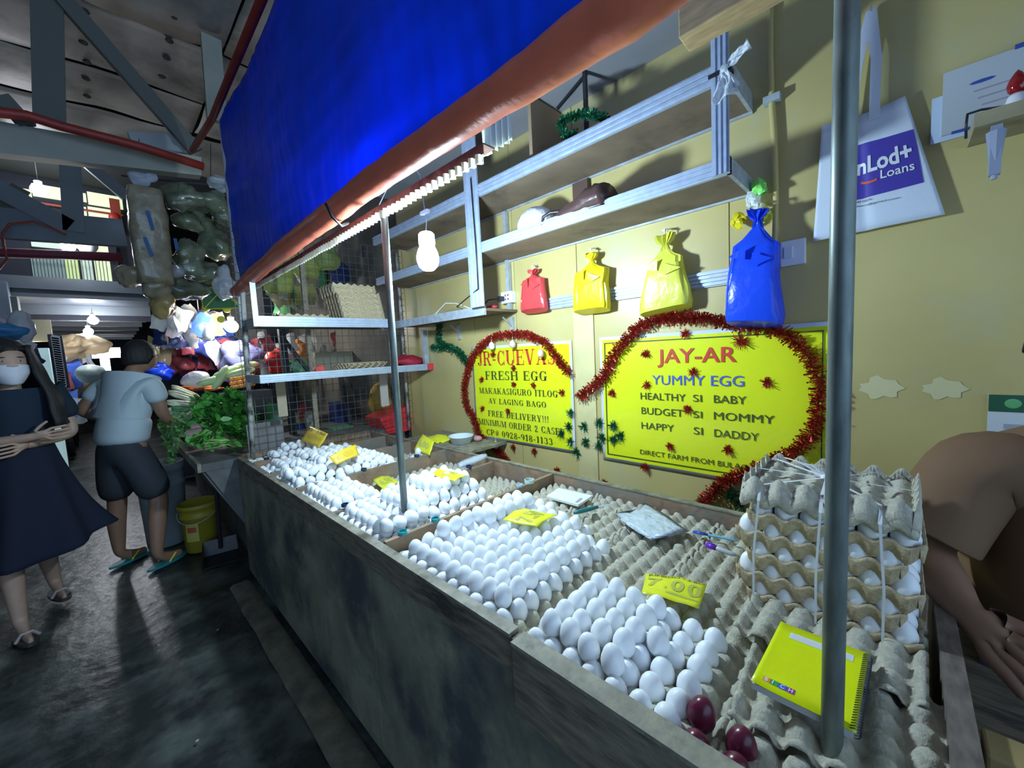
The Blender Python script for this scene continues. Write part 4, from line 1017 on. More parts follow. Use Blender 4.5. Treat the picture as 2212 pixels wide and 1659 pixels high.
b = MB(); b.ell((W-.14, c.y+.03, zs+.016), .03, .045, .014); tag(b.build('red_pouch', mat('red_cloth', (.5, .04, .05), .6), smooth=True), 'flat red pouch lying on the low wall shelf', 'pouch')

# shelf contents
p = wp(1153, 497, 0, XF+.10); zt_ = zl1+.002
b = MB(); b.ell((XF+.12, p.y, zl0+.022+.075), .085, .11, .085, 18, 12)
for q in b.v: q += Vector((1, 1, 1))*.010*nz(q, 25)
for q in b.v: q.z = max(q.z, zl0+.021)
tag(b.build('bundled_bag', film('milky_film', (.80, .82, .88), .85, .3), smooth=True), 'rounded bundle of whitish plastic bags on the lower shelf', 'plastic bag')
a, c = wp(1192, 462, 0, XF+.05), wp(1318, 425, 0, XF+.05)
b = MB(); rings = []
for i in range(14):
    f = i/13; y = lerp(a.y, c.y, f); hh = .03+.105*f**.8*(1 if f < .92 else .8); ww = .035+.05*f
    rings.append([Vector((XF+.045+ww*math.cos(k*PI/6)*(1+.2*nz((f*4, k*.5, 0), 2)), y, zl0+.024+max(0, hh*(.5+.5*math.sin(k*PI/6)))*(1+.25*nz((f*5, k*.6, 3), 2)))) for k in range(12)])
t = thing('shoulder_bag', 'dark brown leather bag slumped on the lower shelf', 'bag', (XF+.045, (a.y+c.y)/2, zl0+.022))
b.loft(rings); b.build('bag_body', mat('dark_leather', (.07, .035, .03), .3, bump=1., bs=14, stretch=(1, .3, 1)), t, smooth=True)
b = MB(); b.tube([(XF+.01, a.y+.03, zl0+.03), (XF-.004, a.y+.01, zl0+.07), (XF, a.y-.03, zl0+.08), (XF+.03, a.y-.1, zl0+.075), (XF+.03, c.y+.03, zl0+.115)], .008, 6); b.build('strap', mat('strap_leather', (.03, .02, .02), .4), t, smooth=True)
garland([(1215, 282), (1213, 262), (1235, 252), (1262, 246), (1290, 250), (1308, 256)], M_tg, 'loop of green tinsel lying on the upper shelf', .018, XF+.06)
garland([(1215, 282), (1225, 292), (1245, 290)], M_tg, 'lower curl of green tinsel on the upper shelf edge', .016, XF+.05)
b = MB(); a = wp(1265, 215, 0, XF+.12); b.bb((a.x-.008, a.y-.008, zu0+.021), (a.x+.008, a.y+.008, ZCL-.002)); b.beam((a.x, a.y, ZCL-.02), (a.x, a.y+.16, ZCL-.09), .012, .012)
tag(b.build('dark_bracket', M_black), 'thin dark metal hanger rod standing on the upper shelf by the tinsel', 'rod')
p = wp(1252, 395, 0, W-.03)
b = MB(); b.bb((W-.03, p.y-.045, zl0+.021), (W-.012, p.y+.045, zu0-.009)); tag(b.build('brown_board', mat('dark_brown_board', (.10, .055, .04), .6)), 'upright dark brown board against the wall between the two shelves', 'board')
b = MB(); b.bb((XF+.04, 1.30, zu0+.022), (W-.01, 1.32, ZCL-.01), ); tag(b.build('cardboard_sheet', mat('cardboard', (.36, .25, .15), .8)), 'brown cardboard sheet standing on the upper shelf under the ceiling', 'cardboard')

# certificates on the wall at right
c0, c1 = wp(2013, 215, 0, W-.006), wp(2040, 305, 0, W-.006)
b = MB(); ee = wp(2100, 300, 0, W-.004); b.bb((W-.008, c0.y-.22, c1.z-.0), (W-.002, c0.y, c0.z)); tag(b.build('paper_sheet', mat('bluish_paper', (.55, .66, .82), .6)), 'bluish paper peeking behind the pinned notice', 'paper')
n0, n1 = wp(2038, 160, 0, W-.014), wp(2050, 290, 0, W-.014)
t = thing('framed_notice', 'pale notice sheet with lines of print on the wall right of the tote bag', 'notice', (W-.014, n0.y-.2, n1.z))
b = MB(); b.bb((W-.016, n0.y-.42, n1.z), (W-.0085, n0.y, n0.z)); b.build('sheet', mat('notice_paper', (.50, .54, .56), .5), t)
b = MB(); b.bb((W-.018, n0.y-.42, n1.z-.004), (W-.0162, n0.y-.02, n1.z+.004)); b.build('blue_edge', mat('blue_edge', (.05, .09, .35), .4), t)
b = MB(); b.bb((W-.018, n0.y-.42, n0.z-.004), (W-.0162, n0.y-.13, n0.z+.008)); b.build('blue_edge', mat('blue_edge', (.05, .09, .35), .4), t)
b = MB(); b.ell((W-.0165, n0.y-.075, n0.z-.055), .001, .026, .005, 10, 4); b.build('logo_mark', mat('blue_edge', (.05, .09, .35)), t)
for k in range(6):
    b = MB(); b.bb((W-.0168, n0.y-.36, n0.z-.08-k*.021), (W-.0161, n0.y-.06-.008*k, n0.z-.076-k*.021)); b.build('print_line', mat('faint_print', (.38, .30, .38), .6), t)
# little wooden shelf with red bulb
p = wp(2103, 255, 0, W-.13); zb = p.z
b = MB(); b.bb((W-.16, p.y-.6, zb-.035), (W-.001, p.y, zb)); t = tag(b.build('wooden_ledge', mat('ledge_wood', (.34, .29, .17), .6, var=.2, vs=10)), 'narrow wooden wall ledge right of the tote bag', 'ledge')
b = MB(); b.bb((W-.14, p.y-.05, zb-.16), (W-.12, p.y-.03, zb-.036)); b.tube([(W-.13, p.y-.04, zb-.05), (W-.13, p.y-.04, zb-.17)], [.018, .006], 8); tag(b.build('ledge_bracket', mat('bluish_bracket', (.30, .34, .45), .4)), 'grey blue tapered bracket under the wooden ledge', 'bracket')
q = wp(2197, 200, 0, W-.12); t = thing('red_bulb_lamp', 'small red flame shaped bulb in a white holder on the wooden ledge', 'lamp', (q.x, q.y, zb))
b = MB(); b.lathe([(.020, 0), (.022, .004), (.016, .025), (.013, .03), (.001, .03)], (q.x, q.y, zb+.001), 16); b.build('holder', M_white, t, smooth=True)
b = MB(); b.lathe([(.008, .03), (.016, .04), (.019, .052), (.015, .068), (.007, .082), (.001, .09)], (q.x, q.y, zb), 16); b.build('red_glass', mat('red_glass', (.28, .01, .01), .08, coat=.5), t, smooth=True)
b = MB(); b.tube([(q.x, q.y+.02, zb+.01), (q.x-.02, q.y+.06, zb+.012), (q.x-.035, q.y+.085, zb+.006), (q.x-.045, q.y+.087, zb-.02), (q.x-.02, q.y+.085, zb-.05)], .003, 6); b.build('cord', M_black, t, smooth=True)
# calendar
c = wp(2136, 852, 0, W-.006); d = wp(2134, 888, 0, W-.006)
t = thing('wall_calendar', 'wall calendar with dark green header behind the seated vendor', 'calendar', (W-.006, c.y-.15, c.z-.4))
b = MB(); b.bb((W-.006, c.y-.36, c.z-.42), (W-.001, c.y, c.z-.0)); b.build('sheet', mat('calendar_paper', (.60, .64, .66), .6), t)
b = MB(); b.bb((W-.0075, c.y-.36, d.z+.0), (W-.0061, c.y, c.z)); b.build('green_header', mat('green_header', (.02, .10, .05), .5), t)
b = MB(); b.ell((W-.008, c.y-.045, (c.z+d.z)/2), .001, .016, .014, 12, 6); b.build('emblem', mat('emblem_green', (.12, .40, .15)), t)
lettering('lettering', 'Cub', M_white, t, (W-.009, c.y-.085, (c.z+d.z)/2-.008), (0, -1, 0), (0, 0, 1), .05, .015, .01, False, 0)
for k in range(5):
    b = MB(); b.bb((W-.0068, c.y-.3, d.z-.05-k*.05), (W-.0061, c.y-.03, d.z-.035-k*.05)); b.build('date_row', mat('grey_print', (.35, .37, .42)), t)
# ================================================================ BULB, POLES, FRAME, TARP
t = thing('light_bulb', 'big glowing white bulb hanging on a wire over the eggs', 'light bulb', tuple(BULB_POS))
bx, by, bz = BULB_POS
b = MB(); b.lathe([(.002, -.052), (.020, -.048), (.034, -.035), (.041, -.015), (.042, .0), (.038, .018), (.031, .034), (.026, .045)], (bx, by, bz), 24)
b.build('bulb_glass', mat('bulb_glow', (.72, .87, 1.), .3, emis=360, ecol=(.62, .84, 1.)), t, smooth=True)
b = MB(); b.lathe([(.0275, .045), (.031, .050), (.030, .085), (.024, .092), (.014, .096), (.001, .096)], (bx, by, bz), 24); b.build('socket', mat('socket_white', (.75, .80, .85), .3, transl=.2), t, smooth=True)
b = MB(); b.box((bx, by, bz+.168), (.014, .045, .012)); b.build('wire_tag', M_white, t)
b = MB(); b.tube([(bx, by, bz+.096), (bx+.004, by, bz+.13), (bx, by, bz+.17), (bx-.01, by, bz+.3), (bx-.06, by+.02, 2.15), (.735, by+.04, 1.945)], .0016, 5); b.build('wire', M_alu_dull, t)

def pole(px, label, z0, z1, x=.72, r=.0145):
    a = wp(*px[0], 0, x); c = wp(*px[1], 0, x); y = (a.y+c.y)/2
    ya = lerp(a.y, c.y, (z1-a.z)/(c.z-a.z)); yb = lerp(a.y, c.y, (z0-a.z)/(c.z-a.z))
    t = thing('metal_pole', label, 'pole', (x, yb, z0))
    b = MB(); b.tube([(x, yb, z0), (x, lerp(yb, ya, .5)+.001, lerp(z0, z1, .5)), (x, ya, z1)], r, 20); b.build('tube', M_galv, t, smooth=True)
    b = MB(); b.lathe([(r+.001, 0), (r+.004, 0), (r+.004, .02), (r+.001, .02)], (x, yb, z0+.001), 20); b.build('foot_collar', M_galv, t)
    return y
yp1 = pole(((829, 460), (873, 1085)), 'slim galvanised pole rising out of the eggs beside the hanging bulb', .634, 1.90, x=.72, r=.0125)
yp2 = pole(((1826, 300), (1797, 1600)), 'galvanised pole nearest the camera standing on the counter before the yellow notebook', .634, 2.75, x=.72, r=.0140)

# angle iron and crumbling corrugated edging over the front of the stall
zf = 1.925
t = thing('roof_edge_frame', 'rusty angle iron with pale corrugated edging under the orange tarp roll', 'frame', (.74, 1.5, zf))
b = MB(); b.bb((.715, .76, zf-.002), (.755, 3.25, zf+.002)); b.bb((.712, .76, zf-.026), (.7155, 3.25, zf+.002)); b.build('angle_iron', M_rust, t)
M_corr = mat('pale_corrugated', (.85, .88, .80), .6, dark=(.2, .2, .2), ds=16, dth=.62, transl=.6)
b = MB()
def cor(u, v):
    y = lerp(.76, 3.2, u); return Vector((.708+.007*math.sin(y*2*PI/.028), y, zf-.050+.026*v+.004*nz((y, 0, 0), 9)))
b.grid(cor, 360, 1); b.build('corrugated_edging', M_corr, t)
# hanging corrugated scrap
a, c = wp(1040, 262, 0, .92), wp(1104, 250, 0, .92); zb_ = wp(1075, 322, 0, .92).z
b = MB()
def scrap(u, v):
    y = lerp(a.y, c.y, u); return Vector((.92+.008*math.sin(u*5*2*PI), y, lerp(zb_+.012*nz((u*9, 0, 0), 1), a.z+.09, v)))
b.grid(scrap, 40, 6); tag(b.build('corrugated_scrap', M_corr, solid=.0015), 'broken piece of white corrugated sheet hanging over the shelf end', 'sheet')

# tarp
M_tarp = mat('blue_tarp', (.005, .11, .80), .34, transl=.45, var=.14, vs=2.5, bump=.35, bs=7)
M_roll = mat('orange_tarp', (.72, .17, .10), .42, var=.10, vs=6, bump=.35, bs=16)
XT = .665
rollp = []
for py_, px_ in ((632, 507), (590, 553), (545, 606), (497, 667), (447, 735), (410, 780), (352, 862), (290, 955), (226, 1050), (160, 1150), (94, 1240), (20, 1350)):
    p = wp(px_, py_, 0, XT-.035); rollp.append(p)
for p in rollp[2:]: pass
yend = rollp[-1]; rollp += [Vector((XT-.035, .1, yend.z+.02)), Vector((XT-.035, -1.2, yend.z+.02))]
t = thing('rolled_tarp', 'bright blue tarp hanging over the stall front with its rolled orange hem', 'tarp', (XT, 1.5, 1.95))
def rz(y):
    P = rollp
    for i in range(len(P)-1):
        if P[i].y >= y >= P[i+1].y: return lerp(P[i].z, P[i+1].z, (P[i].y-y)/(P[i].y-P[i+1].y+1e-9))
    return P[0].z if y > P[0].y else P[-1].z
yfar = max(rollp[0].y, 3.05)
etop = wp(472, 258, 1, yfar); 
def tf(u, v):
    y = lerp(-1.2, yfar, u); z0 = rz(y)+.02; z1 = etop.z+.0
    z = lerp(z0, z1, v)
    fold = .012*math.sin(y*5+z*3)*(.3+v*.0)+.020*nz((y*.8, z*1.5, 2), 1.5)+.006*nz((y*3, z*12, 5), 1)*1.4+.004*nz((y*20, z*4, 1), 1)
    return Vector((XT+(etop.x-XT)*v*.5+fold, y+.03*math.sin(v*3)*(1 if u > .98 else 0), z))
b = MB(); b.grid(tf, 260, 60); b.build('blue_sheet', M_tarp, t, smooth=True, solid=.0008)
b = MB()
pts = []; rs = []
for i in range(len(rollp)-1):
    n = max(1, int((rollp[i+1]-rollp[i]).length/.03))
    for k in range(n):
        p = rollp[i].lerp(rollp[i+1], k/n); pts.append(p)
for i, p in enumerate(pts):
    rs.append(.040+.006*nz(p, 4)+.003*nz(p, 14)-(.018 if i == 0 else 0)-.006*max(0, min(1, (p.y-2.0))))
b.tube(pts, rs, 22)
for q in b.v: q += Vector((1, .3, 1))*.0035*nz(q, 16)
b.build('orange_hem', M_roll, t, smooth=True)
# cord tied round the roll
a = wp(703, 440, 0, XT-.09); b = MB(); c = Vector((XT-.035, a.y-.05, rz(a.y)))
b.tube([a, wp(718, 470, 0, XT-.085), wp(738, 488, 0, XT-.05), wp(752, 482, 0, XT+.0)], .005, 6); b.build('tie_cord', M_black, t, smooth=True)
# red pipe on the top edge of the tarp
b = MB(); e0 = Vector((etop.x-.03, yfar+.02, etop.z)); b.tube([Vector((etop.x-.03, -1.2, etop.z+.01)), e0, wp(415, 325, 1, 3.9)], .020, 10)
tag(b.build('red_pipe', mat('red_pipe_paint', (.30, .03, .02), .45, var=.2, vs=8), smooth=True), 'dark red steel pipe holding the top edge of the blue tarp', 'pipe')
b = MB(); q = wp(478, 262, 1, yfar+.02); q2 = wp(503, 470, 1, yfar+.02); b.tube([(q.x, yfar+.03, 1.0), (q.x, yfar+.03, etop.z-.02)], .013, 10)
tag(b.build('white_post', mat('white_post_paint', (.55, .58, .60), .5), smooth=True), 'thin white post at the far edge of the blue tarp', 'post')

# ================================================================ FAR PARTITION WITH SHELVES
YM = 2.97
t = thing('wire_partition', 'black wire grid partition closing the far end of the stall', 'partition', (1.2, YM, .8))
b = MB()
for i in range(25):
    x = .60+i*.05; b.beam((x, YM, .82), (x, YM, 2.28), .003, .003)
for i in range(30):
    z = .83+i*.05; b.beam((.60, YM+.004, z), (1.79, YM+.004, z), .003, .003)
o = b.build('wire_grid', mat('wire_dark', (.05, .06, .07), .5)); o.parent = t; o.location = Vector(o.location)-t.location; o['kind'] = 'stuff'
M_flake = mat('flaked_white_paint', (.50, .50, .46), .6, dark=(.10, .09, .08), ds=12, dth=.52)
b = MB(); a = wp(545, 975, 1, YM-.02); c = wp(528, 640, 1, YM-.02); b.tube([(a.x, YM-.02, .81), (c.x-.005, YM-.02, 1.93)], .014, 10); b.build('post', M_flake, t, smooth=True)
b = MB(); b.tube([(1.74, YM-.02, .81), (1.74, YM-.02, 2.25)], .012, 8); b.build('post', M_flake, t, smooth=True)
b = MB(); b.bb((1.00, YM-.005, .83), (1.03, YM+.02, 2.3)); b.build('wood_strut', M_wood_old, t)
YS = 2.64
def pshelf(label, lp, rp, lp2, x1, nm='partition_shelf'):
    a = wp(*lp, 1, YS); c = wp(*rp, 1, YS); a2 = wp(*lp2, 1, YS)
    z1 = (a.z+c.z)/2; z0 = z1-(a.z-a2.z); x0 = a.x
    t = thing(nm, label, 'shelf', ((x0+x1)/2, YS+.15, z0))
    b = MB(); b.bb((x0, YS, z0), (x1, YS+.012, z1)); o = b.build('front_rail', M_alu, t)
    for k in range(3):
        zz = lerp(z0, z1, .15+.28*k); b = MB(); b.bb((x0, YS-.005, zz), (x1, YS-.0002, zz+.008)); b.build('ridge', M_alu, o)
    b = MB(); b.bb((x0+.01, YS+.013, z0+.01), (x1, YM-.012, z0+.024)); b.build('shelf_board', mat('dark_board', (.16, .14, .12), .7, var=.2, vs=8), t)
    b = MB(); b.bb((x0, YS+.013, z0), (x0+.009, YM-.012, z1)); b.build('side_rail', M_alu_dull, t)
    return t, x0, z0, z1
t, xa, za0, za1 = pshelf('upper metal edged shelf on the wire partition carrying stacked trays', (555, 681), (840, 690), (555, 704), 1.495)
b = MB(); a = wp(549, 690, 1, YS); b.bb((a.x-.006, YS-.006, za0), (a.x+.022, YS-.0055+.005, wp(549, 622, 1, YS).z+.04)); b.build('upright', M_alu, t)
t, xb, zb0, zb1 = pshelf('lower metal edged shelf on the wire partition above the eggs', (560, 808), (938, 787), (560, 826), W-.002)
b = MB(); b.bb((W-.045, YS-.02, zb0), (W-.0005, YS-.001, zb1+.002)); b.build('red_end_cap', mat('red_tape', (.7, .05, .05), .5), t)
b = MB(); b.bb((W-.05, YS+.02, zb1+.001), (W-.01, YS+.05, 1.60)); b.build('upright', M_alu_dull, t)
# trays on those shelves
trs = MB(); trs.grid(tray_fn(6, 5, seed=3), 24, 20); side_wall_m = tray_mesh('egg_tray', 6, 5, M_pulp_brown, 5, res=5)
for k in range(3):
    put_tray(SM, wp(645, 680, 1, YS+.13).x, YS+.15, za0+.027+.011*k, .03*k, 'brown egg tray in the low pile on the upper partition shelf, '+('bottom', 'middle', 'top')[k], 'low pile of trays on the upper partition shelf')
xs_ = wp(760, 680, 1, YS+.15).x
for k in range(20):
    put_tray(SM, xs_+.05-.004*k*.6-(.02 if k > 15 else 0), YS+.16, za0+.026+.0125*k, .02*math.sin(k*2.), 'empty egg tray in the tall pile on the partition shelf, %s from below' % (ORD+['sixteenth', 'seventeenth', 'eighteenth', 'nineteenth', 'topmost twentieth'])[k], 'tall pile of trays on the upper partition shelf')
xs_ = wp(775, 800, 1, YS+.13).x
for k in range(4):
    put_tray(side_wall_m, xs_+.01*k, YS+.15, zb0+.026+.011*k, -.05+.05*k, 'empty grey egg tray in the small pile on the lower partition shelf, '+ORD[k]+' from below', 'trays on the lower partition shelf')
p = wp(885, 775, 1, YS+.12); M_net = mat('red_net', (.55, .03, .06), .6, bump=.6, bs=90, transl=.2)
b = MB(); b.ell((p.x, YS+.15, zb0+.025+.045), .13, .10, .05, 20, 12)
for q in b.v: q += Vector((1, .5, 1.6))*.016*nz(q, 16)
for q in b.v: q.z = max(q.z, zb0+.026)
tag(b.build('net_sack', M_net, smooth=True), 'crumpled red net sack lying on the lower partition shelf by the wall', 'sack')
b = MB(); p = wp(690, 792, 1, YS+.12); b.ell((p.x, YS+.12, zb0+.024+.03), .035, .035, .030)
for q in b.v: q += Vector((1, 1, 1))*.008*nz(q, 60)
tag(b.build('red_wrapper', mat('red_white_film', (.70, .10, .08), .35)), 'crumpled red and white wrapper on the lower partition shelf', 'wrapper')
# wooden offcuts at the far end of the counter
M_box = mat('pale_offcut', (.42, .34, .24), .7, var=.2, vs=10, dark=(.2, .17, .14), ds=8, dth=.58)
def onmesh(nm, label, cat, px0, px1, m, y=YM-.018, th=.012):
    a, c = wp(*px0, 1, y), wp(*px1, 1, y); b = MB(); b.bb((a.x, y-th/2, c.z), (c.x, y+th/2, a.z)); return tag(b.build(nm, m), label, cat)
onmesh('wood_offcut', 'pale plywood offcut hung on the wire partition above the farthest eggs', 'board', (594, 822), (622, 898), M_box)
onmesh('small_sign_board', 'small pale board with faint drawing hung on the wire partition near the front pole', 'board', (818, 808), (840, 876), mat('pale_board', (.52, .45, .40), .7))
onmesh('grey_board', 'grey stained board leaning at the far left corner of the counter', 'board', (531, 918), (617, 972), mat('grey_board', (.20, .19, .19), .7, var=.3, vs=8), y=CY1+.03)
# red basin, yellow sack and more beyond the mesh
M_rb = mat('red_basin', (.75, .04, .05), .35)
a, c, d, e = wp(820, 905, 1, 3.12), wp(905, 866, 1, 3.12), wp(908, 925, 1, 3.12), wp(838, 938, 1, 3.12)
t = thing('red_crate', 'bright red plastic crate seen through the wire partition by the yellow wall', 'crate', ((a.x+c.x)/2, 3.3, d.z-.02))
b = MB(); back = Vector((0, .28, 0)); ci = Vector((c.x, c.y, c.z))
b.loft([[e, d, d+back, e+back], [a, ci, ci+back, a+back]]); b.build('crate_body', M_rb, t)
for k in range(4):
    b = MB(); f = .18+.2*k; p0, p1 = e.lerp(a, f), d.lerp(ci, f); b.beam(p0+Vector((0, -.006, 0)), p1+Vector((0, -.006, 0)), .012, .006); b.build('rib', M_rb, t)
a, c = wp(800, 822, 1, 3.5), wp(895, 905, 1, 3.5)
b = MB(); b.ell(((a.x+c.x)/2, 3.55, (a.z+c.z)/2), (c.x-a.x)*.52, .12, (a.z-c.z)*.55, 18, 12)
for q in b.v: q += Vector((1, .5, 1))*.03*nz(q, 8)
tag(b.build('yellow_sack', mat('yellow_sack', (.62, .42, .06), .6, var=.15, vs=10), smooth=True), 'dull yellow sack leaning behind the red crate beyond the partition', 'sack')
# ---------- neighbour stall interior beyond the mesh
M_dark = mat('dark_frame', (.03, .035, .045), .6)
t = thing('timber_stand', 'dark timber stand of the neighbouring stall beyond the wire partition', 'stand', (1.3, 3.8, 0))
for p0, p1, ww in (((606, 700), (640, 990), .05), ((664, 890), (680, 990), .05), ((735, 800), (765, 960), .03), ((770, 860), (745, 800), .02)):
    a, c = wp(*p0, 1, 3.7), wp(*p1, 1, 3.7)
    if c.z < .795: c = a.lerp(c, (a.z-.795)/(a.z-c.z))
    b = MB(); b.beam(a, c, ww, ww); b.build('strut', M_dark if ww != .05 or p0[0] == 606 else M_flake, t)
a, c = wp(615, 735, 1, 3.75), wp(665, 800, 1, 3.75); b = MB(); b.beam(a, c, .03, .03); b.build('brace', M_dark, t)
onmesh('cabinet_door', 'dull blue grey panel beyond the wire partition', 'panel', (752, 820), (822, 940), mat('bluegrey_panel', (.10, .13, .17), .6, var=.2, vs=5), y=4.6)
onmesh('cream_counter', 'cream fronted shelf counter in the neighbour stall under the hanging packets', 'counter', (672, 762), (842, 790), mat('cream_paint', (.55, .50, .36), .5), y=4.3, th=.2)
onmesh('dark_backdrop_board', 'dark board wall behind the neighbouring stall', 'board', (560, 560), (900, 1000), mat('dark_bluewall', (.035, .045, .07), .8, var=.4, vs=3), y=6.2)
onmesh('green_tub', 'flat green tub low behind the wire partition', 'tub', (712, 925), (757, 938), mat('green_tub', (.12, .30, .16), .4), y=3.6, th=.15)
onmesh('blue_crate', 'dark blue crate low behind the wire partition', 'crate', (718, 870), (752, 912), mat('navy_crate', (.03, .05, .22), .5), y=4.0, th=.2)
# ================================================================ PEOPLE
M_skin = mat('skin_brown', (.30, .165, .105), .5, var=.08, vs=30, sss=.05)
M_skin2 = mat('skin_light', (.42, .27, .20), .5, var=.06, vs=30, sss=.05)
M_hair = mat('black_hair', (.012, .011, .012), .65, bump=.6, bs=80, stretch=(1, 1, .2))
def skin_obj(name, J, E, root, m, parent, sub=2, extra=None, grow=1.):
    names = list(J); me = bpy.data.meshes.new(name)
    me.from_pydata([tuple(J[n][0]) for n in names], [(names.index(a), names.index(b_)) for a, b_ in E], [])
    o = bpy.data.objects.new(name, me); COL.objects.link(o)
    md = o.modifiers.new('skin', 'SKIN'); md.use_smooth_shade = True; md.branch_smoothing = .6
    if not me.skin_vertices: 
        bpy.context.view_layer.objects.active = o
        bpy.ops.mesh.customdata_skin_add()
    sv = me.skin_vertices[0].data
    for i, n in enumerate(names):
        r = J[n][1]; r = r if isinstance(r, (tuple, list)) else (r, r); sv[i].radius = (r[0]*grow, r[1]*grow); sv[i].use_root = (n == root)
    if sub: ms = o.modifiers.new('sub', 'SUBSURF'); ms.levels = sub; ms.render_levels = sub
    bpy.context.view_layer.update()
    dg = bpy.context.evaluated_depsgraph_get(); ev = bpy.data.meshes.new_from_object(o.evaluated_get(dg))
    bpy.data.objects.remove(o)
    b = MB(); b.v = [v.co.copy() for v in ev.vertices]; b.f = [tuple(p.vertices) for p in ev.polygons]
    if extra: extra(b)
    return b.build(name, m, parent, smooth=True)

def head_into(b, c, face, s=1.0, tilt=0.):
    """shaped head: skull, jaw, brow, nose, lips, ears; face = unit horizontal look direction"""
    f = Vector(face).normalized(); up = Vector((0, 0, 1)); side = f.cross(up).normalized(); up = side.cross(f).normalized()
    c = Vector(c); N, R = 24, 18; rings = []
    for i in range(R+1):
        a = PI*i/R; z = -math.cos(a); rr = max(math.sin(a), .03); ring = []
        for k in range(N):
            th = 2*PI*k/N; fx, sd = math.cos(th), math.sin(th)
            x = fx*rr*.094; y = sd*rr*.076; zz = z*.115
            if z < -.1:
                q = min(1, (-z-.1)/.9); y *= 1-.32*q; x *= (1-.12*q) if fx > 0 else (1-.45*q)
                if fx > 0: x += .012*q*rr
            if fx > .75:
                if -.42 < z < .12: x += .021*max(0, (fx-.80)/.20)**1.5*max(0, 1-abs(z+.22)/.28)
                if .10 < z < .26: x += .004
                if -.62 < z < -.48 and fx > .85: x += .006
                if -.02 < z < .12 and .80 < fx < .96: x -= .007
            ring.append(c+(f*x+side*y+up*zz)*s)
        rings.append(ring)
    b.loft(rings)
    for sg in (-1, 1):
        b.ell(c+(side*sg*.078+f*-.006+up*-.008)*s, .008*s, .018*s, .030*s, 8, 6, Matrix.Rotation(math.atan2(side.y*sg, side.x*sg), 3, 'Z'))
def face_parts(parent, c, face, s=1.0, lips=True):
    f = Vector(face).normalized(); side = f.cross(Vector((0, 0, 1))).normalized(); c = Vector(c); b = MB()
    for sg in (-1, 1): b.ell(c+(f*.083+side*sg*.031+Vector((0, 0, .006)))*s, .007*s, .012*s, .006*s, 8, 6)
    b.build('eyes', mat('eye_white', (.55, .52, .50), .2), parent)
    b = MB()
    for sg in (-1, 1):
        b.ell(c+(f*.0905+side*sg*.031+Vector((0, 0, .006)))*s, .003*s, .004*s, .005*s, 8, 6)
        b.ell(c+(f*.088+side*sg*.033+Vector((0, 0, .026)))*s, .006*s, .019*s, .003*s, 8, 6, Matrix.Rotation(math.atan2(f.y, f.x), 3, 'Z'))
    b.build('brows_and_irises', M_hair, parent)
    if lips:
        b = MB(); b.ell(c+(f*.094+Vector((0, 0, -.062)))*s, .008*s, .023*s, .007*s, 10, 6, Matrix.Rotation(math.atan2(f.y, f.x), 3, 'Z')); b.build('lips', mat('lips', (.30, .10, .09), .5), parent)
def hair_cap(c, face, s, m, parent, name='hair', low=-.15, long=False):
    f = Vector(face).normalized(); side = f.cross(Vector((0, 0, 1))).normalized(); c = Vector(c); b = MB(); N, R = 28, 14; rings = []
    for i in range(R+1):
        a = PI*(.0+.62*i/R); ring = []
        for k in range(N):
            th = 2*PI*k/N; fx, sd = math.cos(th), math.sin(th)
            lim = PI*(.34 if fx > .55 else (.50 if fx > .1 else .64)); aa = min(a, lim) if i < R else lim
            z = math.cos(aa); rr = max(math.sin(aa), .02); g = 1.09+.03*nz((k*.6, i*.6, 1), 1)
            ring.append(c+(f*(fx*rr*.094*g)+side*(sd*rr*.079*g)+Vector((0, 0, z*.118*1.05)))*s)
        rings.append(ring)
    b.loft(rings[::-1]); return b.build(name, m, parent, smooth=True)
def hand_chain(J, E, pre, wrist, palm_dir, side_dir, curl, n_in, L=.085, thumb=1, r=.0085):
    """adds a palm and five separately bent fingers to a joint set"""
    w_ = Vector(wrist); d = Vector(palm_dir).normalized(); s_ = Vector(side_dir).normalized(); nn = Vector(n_in).normalized()
    J[pre+'palm'] = (w_+d*.045, (.030, .016)); E.append((pre+'wrist', pre+'palm'))
    for k, ln in enumerate((.068, .078, .074, .060)):
        off = (k-1.5)*.0195; base = w_+d*.082+s_*off
        J['%sk%d' % (pre, k)] = (base, (r*1.12, r*1.0)); E.append((pre+'palm', '%sk%d' % (pre, k)))
        p = base; dd = d.copy()
        for j, fl in enumerate((.46, .32, .24)):
            dd = (dd+nn*curl*(.55+.3*j)+s_*off*.2).normalized(); p = p+dd*ln*fl*1.05
            J['%sf%d%d' % (pre, k, j)] = (p, (r*(.95-.10*j), r*(.90-.10*j))); E.append(('%sk%d' % (pre, k) if j == 0 else '%sf%d%d' % (pre, k, j-1), '%sf%d%d' % (pre, k, j)))
    p = w_+d*.025+s_*thumb*-.030; J[pre+'t0'] = (p, (r*1.25, r*1.15)); E.append((pre+'palm', pre+'t0'))
    dd = (d*.75-s_*thumb*.65+nn*.2).normalized()
    for j, ln in enumerate((.036, .030)):
        p = p+dd*ln; J['%st%d' % (pre, j+1)] = (p, (r*(1.05-.12*j), r*(1-.12*j))); E.append(('%st%d' % (pre, j), '%st%d' % (pre, j+1))); dd = (dd+d*.4+nn*.25).normalized()

